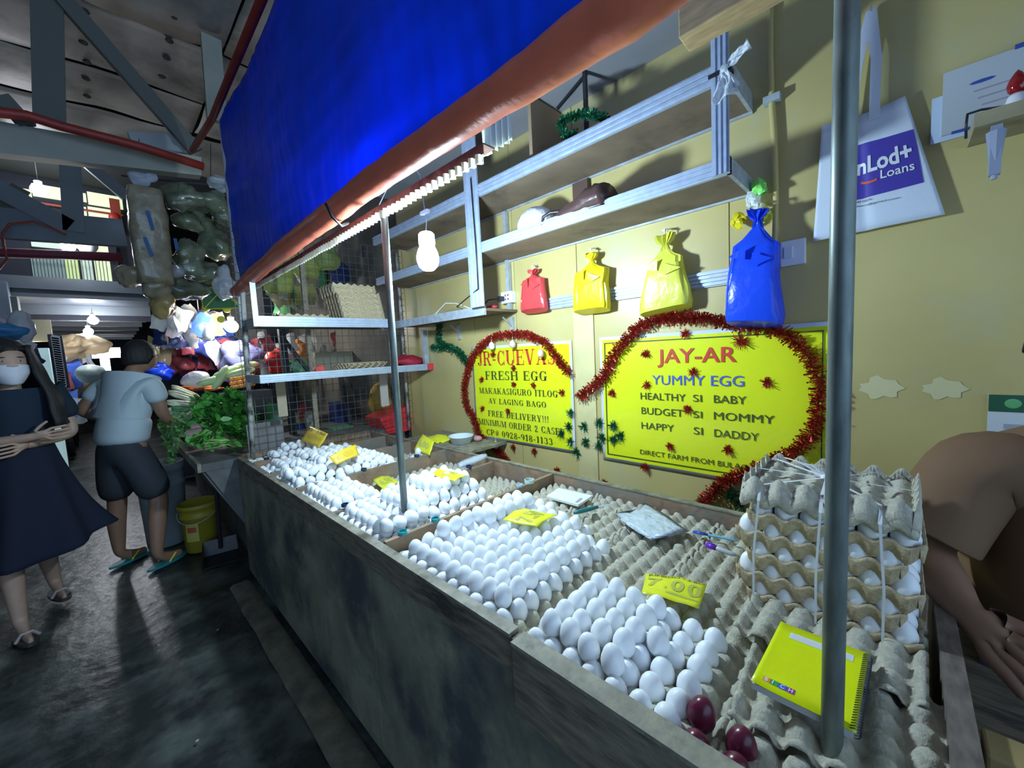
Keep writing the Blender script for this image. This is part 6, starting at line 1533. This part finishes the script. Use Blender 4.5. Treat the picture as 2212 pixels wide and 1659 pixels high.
# ================================================================ HANGING BAGS BEYOND THE TARP
def blob(nm, label, cat, c, r, m, amp=.03, fr=9, group=None, smooth=True, seg=30):
    b = MB(); b.ell((0, 0, 0), *r, seg, 20)
    for p in b.v:
        n_ = p.normalized(); q_ = p+Vector(c); p += n_*(amp*nz(q_, fr)*1.8+amp*.7*nz(q_, fr*2.7, 4)+amp*.4*abs(nz(q_, fr*5, 9)))
        p += Vector(c)
    return tag(b.build(nm, m, smooth=smooth), label, cat, group)
M_crk = mat('cracker_bag', (.36, .30, .20), .22, var=.25, vs=14, bump=.9, bs=22, coat=.6)
M_grn = mat('olive_bag', (.13, .15, .10), .20, var=.4, vs=10, bump=.9, bs=16, coat=.6)
M_clr = film('loose_clear_film', (.75, .82, .95), .45, .12)
YB = 4.2
c0, c1 = wp(268, 405, 1, YB), wp(378, 618, 1, YB)
b = MB(); rings = []
for i in range(13):
    v = i/12; z = lerp(c0.z, c1.z, v); hw = (c1.x-c0.x)/2*(.92+.10*math.sin(v*PI)); ring = []
    for k in range(24):
        a = 2*PI*k/24; sq = lambda s_: math.copysign(abs(s_)**.5, s_); ring.append(Vector(((c0.x+c1.x)/2+hw*sq(math.cos(a)), YB+.12*sq(math.sin(a)), z))+Vector((1, 1, 0))*.015*nz((k, v*8, 0), .7))
    rings.append(ring)
t = thing('cracker_bag', 'big clear bag packed with brown crackers hanging left of the blue tarp', 'plastic bag', ((c0.x+c1.x)/2, YB, c1.z))
b.loft(rings); b.build('bag_body', M_crk, t, smooth=True)
b = MB(); tp = wp(300, 375, 1, YB)
for dx, dz, r in ((-.03, .03, .055), (.03, .04, .045), (.07, .0, .05), (.0, -.03, .08)): b.ell(tp+Vector((dx, 0, dz)), r, .03, r*.8, 12, 8)
for p in b.v: p += Vector((1, 1, 1))*.025*nz(p, 22)
b.build('knotted_top', M_clr, t, smooth=True)
for p0, p1 in (((318, 455), (330, 495)), ((312, 512), (328, 552)), ((378, 515), (383, 540))):
    a, c = wp(*p0, 1, YB-.135), wp(*p1, 1, YB-.135); b = MB(); b.beam(a, c, .022, .006, (0, 1, 0)); b.build('blue_strip', mat('blue_strip', (.02, .12, .35), .4), t)
for k, (px, py, rx, rz_, m, lb) in enumerate(((400, 430, .16, .10, M_grn, 'olive green bulging bag beside the cracker bag top'), (450, 440, .16, .09, M_grn, 'dark green bag high beside the blue tarp'), (480, 470, .10, .10, M_grn, 'glossy dark green bag touching the tarp edge'),
      (420, 480, .14, .10, M_grn, 'dark green bag in the middle of the hanging cluster'), (470, 530, .12, .12, M_grn, 'large dark bag low against the tarp edge'), (410, 560, .12, .14, M_grn, 'dark bag with red strip right of the crackers'),
      (445, 590, .13, .10, M_grn, 'dark olive bag at the bottom of the cluster'), (400, 625, .13, .09, M_grn, 'wide olive bag hanging lowest over the stall'), (290, 600, .09, .09, M_crk, 'small bag of pale crackers below the big one'),
      (335, 610, .10, .12, M_crk, 'rounded clear bag of grey crackers below the big one'), (358, 660, .07, .09, mat('tan_bag', (.42, .31, .12), .25, bump=.6, bs=20, coat=.5), 'tan bag hanging lowest at the left of the stall'), (375, 590, .07, .06, M_clr, 'loose clear bag corner beside the crackers'),
      (485, 610, .06, .12, M_clr, 'faint clear bag beside the end of the orange roll'), (480, 400, .13, .04, M_clr, 'loose film lying over the dark bags'))):
    y = YB+.05+.03*(k % 3)+(.15 if k in (3, 4, 6) else 0); c = wp(px, py, 1, y); blob('hanging_bag', lb, 'plastic bag', tuple(c), (rx, .10, rz_), m, .035, 8)
b = MB(); a = wp(365, 515, 1, YB); b.tube([wp(262, 380, 1, YB+.1), wp(330, 388, 1, YB+.1), wp(500, 402, 1, YB+.1)], .008, 6); b.tube([wp(300, 380, 1, YB+.1), wp(300, 300, 1, YB+.1)], .003, 5); b.tube([wp(455, 395, 1, YB+.1), wp(455, 310, 1, YB+.1)], .003, 5)
tag(b.build('hanging_rod', M_dark), 'thin dark rod from which the bags hang', 'rod')
b = MB()
for k in range(5):
    b.lathe([(.028, -.006), (.034, 0), (.028, .006)], wp((445, 470, 490, 505, 478)[k], (665, 660, 668, 655, 690)[k], 1, 4.6), 12, axis=(0, 1, .2))
tag(b.build('yellow_rimmed_rings', mat('yellow_rim', (.55, .55, .05), .4)), 'cluster of clear yellow rimmed lids dangling under the bags', 'lids')
t = thing('hanging_net', 'dark green mesh net with yellow edges hanging beneath the bags', 'net', tuple(wp(470, 640, 1, 4.5)))
b = MB(); a, c, d, e = [wp(*p, 1, 4.5) for p in ((428, 618), (480, 625), (520, 665), (440, 668))]
b.add([a, c, d, e], [(0, 1, 2, 3)]); b.build('net', mat('green_net', (.02, .14, .05), .6), t, solid=.004)
b = MB(); b.tube([a, c, d], .006, 5); b.tube([a, e, d], .006, 5); b.tube([c, e], .005, 5); b.build('edge_cord', mat('yellow_rim', (.55, .55, .05), .4), t)

# ================================================================ PACKETS AND CLUTTER OF THE FAR STALLS
PAL = {'red': (.50, .08, .09), 'white': (.70, .72, .76), 'blue': (.06, .14, .60), 'orange': (.62, .30, .12), 'silver': (.50, .53, .62), 'green': (.10, .34, .14), 'purple': (.35, .08, .42), 'yellow': (.50, .48, .18), 'brown': (.25, .14, .08), 'pink': (.70, .30, .38), 'navy': (.03, .05, .18), 'tan': (.50, .38, .20)}
def pk_mesh(col, seed):
    r_ = random.Random(seed); b = MB()
    for s_ in (-1, 1):
        b.grid(lambda u, v: Vector(((u-.5)*.13*(1+.12*math.sin(v*7+seed)), s_*.024*math.sin(PI*u)*math.sin(PI*min(1, v*1.15)), (v-1)*.19+.008*math.sin(u*9+seed))), 6, 6)
    for p in b.v: p += Vector((1, .6, 1))*.010*nz(p, 16, seed)
    return b.mesh('snack_packet', mat('packet_'+col, PAL[col], .22, bump=.5, bs=30, coat=.5), smooth=True)
PM = {c_: [pk_mesh(c_, i+3*j) for j in range(2)] for i, c_ in enumerate(PAL)}
def packets(reg, n, y0, y1, cols, where, group, sc=1.):
    for k in range(n):
        px = rnd.uniform(reg[0], reg[2]); py = rnd.uniform(reg[1], reg[3]); y = rnd.uniform(y0, y1); c = wp(px, py, 1, y); col = rnd.choice(cols)
        o = bpy.data.objects.new('snack_packet', rnd.choice(PM[col])); COL.objects.link(o); o.location = c; o.rotation_euler = (rnd.uniform(-.3, .3), rnd.uniform(-.4, .4), rnd.uniform(-.6, .9)); s_ = sc*rnd.uniform(.7, 1.25); o.scale = (s_, s_, s_)
        u_ = (px-reg[0])/(reg[2]-reg[0]); v_ = (py-reg[1])/(reg[3]-reg[1]); sp_ = ('high', 'mid height', 'low')[min(2, int(v_*3))]+' '+('far left', 'left', 'right', 'far right')[min(3, int(u_*4))]
        tag(o, '%s plastic packet %s, %s' % (col, where, sp_), 'packet', '%s, %s' % (group, col))
packets((340, 655, 470, 715), 34, 4.8, 5.6, ['silver', 'white', 'blue', 'silver', 'white', 'navy', 'yellow', 'tan'], 'hanging over the vegetable stall', 'packets over the vegetables')
packets((330, 700, 420, 775), 16, 5.3, 6.3, ['red', 'brown', 'silver', 'yellow', 'tan', 'pink'], 'hanging beyond the man in the pale shirt', 'packets beyond the man')
packets((410, 730, 560, 790), 40, 4.9, 6.2, ['red', 'silver', 'blue', 'orange', 'purple', 'silver', 'navy', 'red'], 'at the back of the vegetable stall', 'packets behind the vegetables')
packets((560, 715, 720, 785), 30, 4.5, 5.8, ['orange', 'red', 'white', 'silver', 'green', 'yellow', 'white'], 'seen between the two partition shelves', 'packets between the shelves')
packets((720, 712, 850, 775), 30, 4.3, 5.2, ['white', 'red', 'silver', 'white', 'green', 'orange', 'yellow'], 'in the row under the upper partition shelf', 'packets in the neighbour rack')
packets((575, 560, 720, 640), 20, 4.0, 5.0, ['yellow', 'yellow', 'green', 'silver', 'tan'], 'behind the wire grid above the trays', 'packets behind the wire grid', 1.2)
packets((700, 520, 830, 590), 10, 3.8, 4.6, ['navy', 'purple', 'brown', 'navy'], 'in the shade behind the wire grid', 'dark packets behind the grid', 1.3)
packets((860, 700, 900, 760), 8, 3.8, 4.4, ['white', 'silver', 'navy'], 'behind the wire grid by the yellow wall', 'packets by the yellow wall')
packets((560, 870, 720, 960), 14, 3.7, 4.6, ['brown', 'navy', 'green', 'tan', 'red'], 'low behind the wire grid', 'low packets behind the grid')
packets((140, 790, 175, 860), 14, 9, 11, ['tan', 'white', 'yellow', 'blue', 'orange'], 'stacked in the distant stall', 'distant packets', 2.0)
packets((105, 745, 150, 840), 12, 8.8, 9.6, ['white', 'silver', 'tan', 'red', 'blue'], 'hanging in the shop left of the lane', 'packets of the left shop', 1.4)
packets((145, 760, 200, 800), 10, 9.8, 11, ['tan', 'white', 'brown', 'silver'], 'hanging over the distant stall', 'packets over the distant stall', 1.6)
packets((0, 640, 60, 740), 8, 7.0, 7.8, ['white', 'silver', 'navy', 'pink'], 'hanging at the left edge shop', 'packets of the edge shop', 1.5)
# pale green/yellow bags seen at top through grid
for k, (px, py, y, m, lb) in enumerate(((655, 570, 3.9, mat('lime_bag', (.55, .62, .15), .4, bump=.5, bs=10, transl=.2), 'lime yellow bag behind the wire grid'), (700, 555, 4.0, mat('lime_bag2', (.48, .60, .18), .4, transl=.2), 'second lime bag under the orange roll'), (600, 600, 3.9, mat('lime_bag', (.55, .62, .15)), 'pale lime bag at the left of the grid'))):
    blob('lime_bag', lb, 'plastic bag', tuple(wp(px, py, 1, y)), (.13, .08, .12), m, .03, 10)
for k, (px, py, y, r, m, lb) in enumerate(((460, 745, 5.6, .22, mat('blue_sheet_bag', (.10, .14, .50), .4, bump=.6, bs=8), 'bluish plastic heap behind the gourds'), (520, 770, 5.0, .2, mat('violet_film', (.22, .24, .55), .3, bump=.8, bs=14), 'violet blue plastic heap behind the oranges'), (345, 800, 5.4, .10, bagm('blue_bag', (.02, .10, .92)), 'blue carrier bag hanging right of the man\'s head'),
    (385, 790, 5.8, .14, mat('red_clear', (.6, .12, .12), .3, bump=.6, bs=12), 'red patterned plastic sack beyond the man'), (640, 750, 4.9, .10, mat('orange_pack', (.75, .25, .05), .4), 'orange bundle between the partition shelves'), (600, 775, 4.6, .13, mat('red_pack', (.65, .03, .03), .4, bump=.5, bs=12), 'glossy red bundle between the partition shelves'))):
    blob('plastic_bundle', lb, 'plastic bag', tuple(wp(px, py, 1, y)), (r, r*.6, r*.75), m, .05, 7)
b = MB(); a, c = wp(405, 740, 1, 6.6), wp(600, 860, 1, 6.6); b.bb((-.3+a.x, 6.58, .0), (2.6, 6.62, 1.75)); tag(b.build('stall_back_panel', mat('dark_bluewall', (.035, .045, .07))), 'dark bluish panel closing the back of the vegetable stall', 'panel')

# ================================================================ LAMPS
def lamp(label, px, py, y, r, e, col, nm='bulb_lamp', flat=1.):
    c = wp(px, py, 1, y); t = thing(nm, label, 'lamp', tuple(c))
    b = MB(); b.ell(c, r, r, r*flat, 16, 10); b.build('glowing_bulb', mat('lamp_%d_%d' % (px, py), col, .3, emis=e, ecol=col), t, smooth=True)
    b = MB(); b.lathe([(r*.45, r*flat*.9), (r*.5, r*flat+.03), (r*.2, r*flat+.05)], c, 12); b.tube([c+Vector((0, 0, r*flat+.05)), c+Vector((0, 0, r*flat+.35))], .004, 5); b.build('socket', M_white, t)
lamp('dazzling warm white lamp over the vegetables beside the front post', 500, 705, 4.75, .060, 60, (1., .97, .86))
lamp('blue white ring lamp hanging over the back of the vegetables', 434, 718, 5.1, .075, 34, (.80, .82, 1.), flat=.35)
lamp('bright lamp hanging in front of the lit upper room', 147, 532, 7.6, .07, 40, (.88, .95, 1.))
lamp('bright lamp at the top left under the dark roof', 84, 410, 8.2, .08, 34, (.85, .85, 1.))
lamp('upper lamp under the mezzanine', 201, 692, 8.6, .06, 80, (.88, .92, 1.))
lamp('lower lamp under the mezzanine', 191, 716, 9.6, .06, 80, (.88, .92, 1.))
lamp('small distant lamp beside the masked woman', 66, 752, 9, .04, 60, (1., .9, .8))
lamp('tiny warm lamp between the partition shelves', 789, 712, 4.2, .012, 80, (1., .85, .6))
c = wp(188, 530, 1, 7.7); t = thing('fan', 'round white fan hanging beside the bright lamp', 'fan', tuple(c))
b = MB(); b.lathe([(.10, -.03), (.105, 0), (.10, .03), (.02, .035)], c, 24, axis=(0, -1, .1)); b.build('cage', mat('fan_white', (.6, .62, .65), .4), t, smooth=True)
b = MB(); b.tube([c+Vector((0, 0, .10)), c+Vector((0, 0, .25))], .008, 6); b.build('stem', M_white, t)
# lit shop front far away
M_lit2 = mat('lit_shop', (.95, .95, .98), .5, emis=3.2, ecol=(.92, .95, 1.))
for p0, p1, lb in (((196, 752), (262, 772), 'glaring lit shop sign far down the market lane'), ((215, 772), (240, 800), 'lit opening under the far shop sign')):
    a, c = wp(*p0, 1, 14), wp(*p1, 1, 14); b = MB(); b.bb((a.x, 13.98, c.z), (c.x, 14.05, a.z)); tag(b.build('lit_sign', M_lit2), lb, 'light sign')

# ================================================================ ROOF, TRUSSES, MEZZANINE
M_sheet = mat('foil_sheet', (.34, .32, .30), .5, var=.3, vs=2.2, bump=.8, bs=4, dark=(.15, .15, .15), ds=1.2, dth=.55)
ZC = 4.2
cei = MB().bb((-6, -3, 4.30), (6, 20.2, 4.34)); cei = cei.build('ceiling', mat('dark_roof', (.03, .035, .04), .9)); struct(cei); cei['label'] = 'dark roof above the wrinkled foil sheets'
YSM = [-2.5, 0.5, 2.6, wp(300, 45, 2, ZC).y, wp(300, 180, 2, ZC).y, wp(300, 260, 2, ZC).y, 7.4]
XSM = [-4.5, -2.2, -.62, wp(450, 200, 2, ZC).x, 3.2]
M_bolt = mat('bolt_dark', (.03, .03, .03), .6)
for i in range(len(YSM)-1):
    for j in range(len(XSM)-1):
        b = MB(); y0, y1, x0, x1 = YSM[i]+.03, YSM[i+1]-.025, XSM[j]+.01, XSM[j+1]-.01
        def cs(u, v):
            x, y = lerp(x0, x1, u), lerp(y0, y1, v); e = .09*nz((x*1.2, i*3, j), 1)*(1 if v in (0, 1) else 0)
            return Vector((x, y+e, ZC+.035*nz((x*.9, y*1.3, i+j*3), 1)-.02*math.sin(PI*v)+.02*nz((x*2.5, y*2.5, 1), 1)))
        b.grid(cs, 14, 10); o = b.build('ceiling_sheet', M_sheet, cei, smooth=True, solid=.006)
for px, py in ((183, 25), (180, 92), (188, 134), (186, 170), (188, 208), (366, 88), (360, 125), (350, 165), (376, 36), (262, 128)):
    c = wp(px, py, 2, ZC-.03); b = MB(); b.ell(c, .03, .03, .015, 8, 6); b.build('bolt_plate', M_bolt, cei)
M_beam = mat('beige_beam', (.34, .34, .29), .6, var=.15, vs=3); M_tr2 = mat('blue_grey_truss', (.16, .21, .27), .5, var=.15, vs=3); M_olv = mat('olive_truss', (.10, .105, .095), .6)
M_rp = mat('red_pipe_paint', (.30, .03, .02), .45)
t = thing('near_truss', 'beige steel beam with olive web members under the foil ceiling', 'truss', (0, 4.1, 2.85))
a0, a1, c0, c1 = wp(0, 262, 1, 4.1), wp(0, 330, 1, 4.1), wp(435, 340, 1, 4.1), wp(435, 379, 1, 4.1)
def ext(p, q_, x): f = (x-p.x)/(q_.x-p.x); return p.lerp(q_, f)
L0, L1, R0, R1 = ext(a0, c0, -3.25), ext(a1, c1, -3.25), c0, c1; dY = Vector((0, .10, 0))
b = MB(); b.loft([[L1, L0, L0+dY, L1+dY], [R1, R0, R0+dY, R1+dY]]); b.build('bottom_chord', M_beam, t)
def member(t, p0, p1, y, w_, m, nm='web_member', d_=.05):
    a, c = wp(*p0, 1, y), wp(*p1, 1, y); b = MB(); b.beam(a, c, d_, w_, (0, 1, 0)); 
    o = b.build(nm, m, t); return o
def bar(t, p0, p1, y, wpx, m, nm='web_member', dep=.05):
    a, c = wp(*p0, 1, y), wp(*p1, 1, y)
    if a.z > 4.12: a = a.lerp(c, (a.z-4.12)/(a.z-c.z))
    w_ = wpx*y*1.35/F_PX*.95; d = (c-a).normalized(); s_ = Vector((0, 1, 0)).cross(d).normalized()*w_/2; D = Vector((0, dep, 0))
    b = MB(); b.loft([[a-s_, a+s_, a+s_+D, a-s_+D], [c-s_, c+s_, c+s_+D, c-s_+D]]); return b.build(nm, m, t)
bar(t, (98, -120), (107, 262), 4.1, 24, M_olv); bar(t, (90, -60), (425, 325), 4.08, 17, M_olv); bar(t, (0, 205), (60, 270), 4.1, 14, M_olv)
bar(t, (452, 20), (470, 260), 4.12, 22, M_beam, 'post')
bar(t, (285, 305), (410, 310), 4.3, 22, mat('pale_plate', (.35, .38, .40), .6), 'gusset_plate')
b = MB(); b.tube([wp(-200, 215, 1, 4.0), wp(0, 243, 1, 4.0), wp(60, 250, 1, 4.0), wp(130, 272, 1, 4.0), wp(300, 316, 1, 4.0), wp(440, 360, 1, 4.0)], .030, 10)
tag(b.build('red_pipe', M_rp, smooth=True), 'red fire pipe running along the beige beam', 'pipe')
t = thing('far_truss', 'blue grey steel truss in front of the lit upper storey', 'truss', (-.3, 7, 3.1))
bar(t, (-300, 455), (270, 503), 7, 31, M_tr2, 'bottom_chord', .1); bar(t, (150, 332), (160, 500), 6.98, 17, M_tr2); bar(t, (-20, 400), (150, 490), 6.98, 18, M_tr2); bar(t, (170, 335), (275, 425), 6.98, 12, M_tr2); bar(t, (-15, 480), (45, 405), 7.12, 14, M_olv, 'web_member', .03)
b = MB(); b.tube([wp(142, 507, 1, 6.9), wp(110, 492, 1, 6.9), wp(70, 478, 1, 6.9), wp(20, 484, 1, 6.9), wp(5, 505, 1, 6.9), wp(8, 530, 1, 6.9), wp(15, 560, 1, 6.9), wp(-10, 590, 1, 6.9)], .012, 6); tag(b.build('red_hose', mat('red_hose', (.35, .05, .04), .5), smooth=True), 'thin red hose looping off the far truss', 'hose')
b = MB(); b.tube([wp(-200, 538, 1, 7.2), wp(0, 546, 1, 7.2), wp(120, 550, 1, 7.2), wp(265, 556, 1, 7.2)], .055, 8); tag(b.build('maroon_pipe', mat('maroon_paint', (.20, .03, .06), .5), smooth=True), 'thick maroon pipe crossing before the lit room', 'pipe')
for p0, p1 in (((390, 375), (370, 400)),): pass
# mezzanine
ZM = 2.43; M_mz = mat('mezz_grey', (.10, .12, .145), .5, var=.25, vs=2)
t = thing('mezzanine', 'grey mezzanine with lit windows over the far market lane', 'mezzanine', (-1.2, 9, ZM))
e = wp(338, 652, 2, ZM); YZ = e.y; XZ = e.x
b = MB(); b.bb((-5, YZ, ZM), (XZ, YZ+9, ZM+.10)); b.build('floor_slab', M_mz, t)
b = MB(); b.bb((-5, YZ-.05, ZM+.1001), (XZ+.02, YZ+.04, ZM+.26)); b.build('edge_beam', M_mz, t)
for k in range(7):
    b = MB(); b.bb((-5, YZ+.8+k*1.1, ZM-.14), (XZ-.03, YZ+.88+k*1.1, ZM-.001)); b.build('joist', mat('joist_grey', (.16, .18, .20), .5), t)
YW = YZ+.7
def panel(p0, p1, y, m, nm, th=.04, parent=None):
    mx_ = (p0[0]+p1[0])/2; a, c = wp(p0[0], (p0[1]+p1[1])/2, 1, y), wp(p1[0], (p0[1]+p1[1])/2, 1, y); b = MB(); b.bb((a.x, y, wp(mx_, p1[1], 1, y).z), (c.x, y+th, wp(mx_, p0[1], 1, y).z)); return b.build(nm, m, parent or t)
M_win = mat('lit_window_green', (.50, .58, .36), .6, emis=.42, ecol=(.66, .80, .50)); M_win2 = mat('lit_window_pale', (.55, .66, .58), .6, emis=.30, ecol=(.50, .66, .56)); M_win3 = mat('lit_window_shade', (.25, .36, .36), .6, emis=.12, ecol=(.30, .46, .46))
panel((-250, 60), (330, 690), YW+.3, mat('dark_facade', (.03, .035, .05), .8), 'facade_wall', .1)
for p0, p1, m in (((-200, 388), (66, 424), M_win), ((70, 402), (146, 428), M_win), ((162, 416), (186, 434), M_win), ((190, 420), (264, 446), M_win), ((-250, 436), (148, 492), M_win), ((166, 446), (188, 484), M_win), ((192, 450), (245, 490), M_win), ((66, 500), (142, 535), M_win2), ((70, 545), (145, 628), M_win3), ((143, 545), (172, 628), mat('lit_green_strip', (.35, .45, .20), .6, emis=.35, ecol=(.5, .65, .3))), ((174, 500), (198, 628), M_win2), ((203, 505), (238, 628), M_win)):
    panel(p0, p1, YW+.25, m, 'lit_pane', .03)
for k in range(22):
    panel((74+k*7.5, 556), (75.6+k*7.5, 626), YW+.12, M_dark, 'railing_bar', .02)
panel((70, 553), (245, 557), YW+.11, M_dark, 'handrail', .03); panel((70, 625), (245, 630), YW+.11, M_dark, 'handrail', .03)
panel((198, 500), (203, 630), YW+.10, M_dark, 'mullion', .03); panel((240, 430), (262, 500), YW+.2, mat('red_trim', (.45, .08, .04), .5), 'red_frame', .04); panel((-200, 428), (262, 432), YW+.19, mat('red_trim', (.45, .08, .04)), 'red_frame', .04)
panel((238, 505), (255, 635), YW+.15, M_dark, 'corner_post', .05); panel((-200, 510), (66, 640), YW+.1, mat('navy_wall', (.02, .028, .045), .7), 'dark_wall', .05)
panel((170, 560), (238, 630), YW+.35, mat('brown_shelving', (.20, .17, .15), .7), 'shelving', .02)
# red lanterns
for px, py in ((143, 472), (248, 470)):
    blob('red_lantern', 'red round lantern in the lit window %s' % ('by the truss post' if px < 200 else 'beside the cracker bag'), 'lantern', tuple(wp(px, py, 1, YW-.1)), (.07, .05, .08), mat('lantern_red', (.5, .04, .02), .5), .0, 1)
# far end and left side shops
b = MB(); b.bb((-6, 20, 0), (6, 20.1, 6)); struct(b.build('wall_back', mat('dark_backwall', (.05, .06, .08), .9, var=.4, vs=1)))
def slabthing(nm, label, cat, p0, p1, y, m, th=.1, ground=False):
    mx_ = (p0[0]+p1[0])/2; a, c = wp(p0[0], (p0[1]+p1[1])/2, 1, y), wp(p1[0], (p0[1]+p1[1])/2, 1, y); b = MB(); b.bb((a.x, y, 0 if ground else wp(mx_, p1[1], 1, y).z), (c.x, y+th, wp(mx_, p0[1], 1, y).z)); return tag(b.build(nm, m, bevel=.005), label, cat)
slabthing('pillar', 'pale green painted pillar of the shop at the far left', 'pillar', (28, 640), (43, 730), 7.6, mat('palegreen_pillar', (.22, .26, .22), .6), .2, True)
slabthing('shop_panel', 'grey blue shop panel at the left edge above the masked woman', 'panel', (-260, 600), (20, 700), 7.9, mat('greyblue_panel', (.14, .18, .24), .6), .2)
blob('blue_sack', 'blue plastic sack at the left edge beside the woman\'s head', 'sack', tuple(wp(8, 715, 1, 6.5)), (.16, .12, .07), mat('blue_sack', (.05, .22, .48), .4, bump=.5, bs=10), .03, 8)
blob('white_bag', 'tall white plastic bag hanging over the woman\'s head', 'plastic bag', tuple(wp(48, 705, 1, 6.5)), (.07, .05, .17), mat('white_bag', (.60, .62, .70), .35, transl=.3, bump=.5, bs=12), .03, 7)
slabthing('olive_board', 'dull olive board hanging between the shops', 'board', (62, 690), (112, 738), 9.0, mat('olive_board', (.16, .15, .10), .7), .05)
slabthing('display_fridge', 'pale glass display cabinet behind the masked woman', 'cabinet', (62, 752), (112, 850), 8.5, mat('pale_cabinet', (.36, .50, .54), .3, var=.2, vs=4, emis=.18, ecol=(.5, .75, .8)), .5, True)
t = thing('louvred_shutter', 'narrow pale louvred shutter leaning between the far shops', 'shutter', tuple(wp(128, 835, 1, 8.2)))
for k in range(22):
    f = k/21; a = wp(110+f*16, 727+f*104, 1, 8.2); c = wp(128+f*16, 730+f*104, 1, 8.2); b = MB(); b.beam(a, c, .05, .022, (0, 1, 0)); b.build('slat', mat('slat_pale', (.50, .56, .66), .4), t)
b = MB(); b.beam(wp(108, 722, 1, 8.3), wp(126, 838, 1, 8.3), .05, .03, (0, 1, 0)); b.beam(wp(128, 725, 1, 8.3), wp(146, 838, 1, 8.3), .05, .03, (0, 1, 0)); b.build('frame', M_dark, t)
blob('umbrella_bag', 'large tan translucent sheet bulging over the distant stall', 'canopy', tuple(wp(170, 752, 1, 9.5)), (.30, .25, .20), mat('tan_translucent', (.36, .29, .19), .35, transl=.4, bump=.6, bs=5), .10, 4)
blob('pale_dome', 'pale rounded cover just left of the man\'s shoulder', 'cover', tuple(wp(196, 806, 1, 8.5)), (.16, .16, .13), mat('pale_cover', (.55, .66, .62), .5), .02, 5)
t = thing('motorcycle', 'dark motorcycle parked in the lane behind the man', 'motorcycle', tuple(wp(150, 915, 2, 0)))
g = wp(150, 915, 2, 0); y = min(g.y, 11); g = wp(150, 905, 1, 10.5)
base = Vector((g.x, 10.5, 0))
for dy_ in (-.55, .55):
    b = MB(); b.lathe([(.20, -.05), (.28, -.05), (.30, 0), (.28, .05), (.20, .05)], base+Vector((0, dy_, .30)), 20, axis=(1, 0, 0), cap=False); b.build('wheel', M_black, t)
b = MB(); b.tube([base+Vector((0, -.45, .45)), base+Vector((0, 0, .55)), base+Vector((0, .35, .75)), base+Vector((0, .6, .78))], [.10, .15, .13, .06], 10); b.build('body', mat('moto_body', (.12, .05, .05), .3), t, smooth=True)
b = MB(); b.tube([base+Vector((-.3, -.42, .98)), base+Vector((0, -.45, .92)), base+Vector((.3, -.42, .98))], .018, 6); b.tube([base+Vector((0, -.45, .92)), base+Vector((0, -.55, .3))], .03, 6); b.build('handlebar', M_black, t)
for k in range(5):
    c = wp(20+k*25, 860, 1, 9); 
slabthing('market_table', 'long dark display table down the left side of the lane', 'table', (60, 850), (128, 905), 9.3, mat('dark_table', (.07, .065, .06), .7), .8, True)
# side wall strip on the left so the lane reads as closed
b = MB(); b.bb((-3.4, -2, 0), (-3.3, 20, 5)); struct(b.build('wall_left', mat('dark_leftwall', (.06, .07, .085), .9, var=.4, vs=1)))

# drop pure layout leftovers: nothing unnamed remains
for o in bpy.data.objects:
    if o.parent is None and o.type == 'MESH' and not o.get('category') and o.get('kind') is None: print('UNTAGGED', o.name)
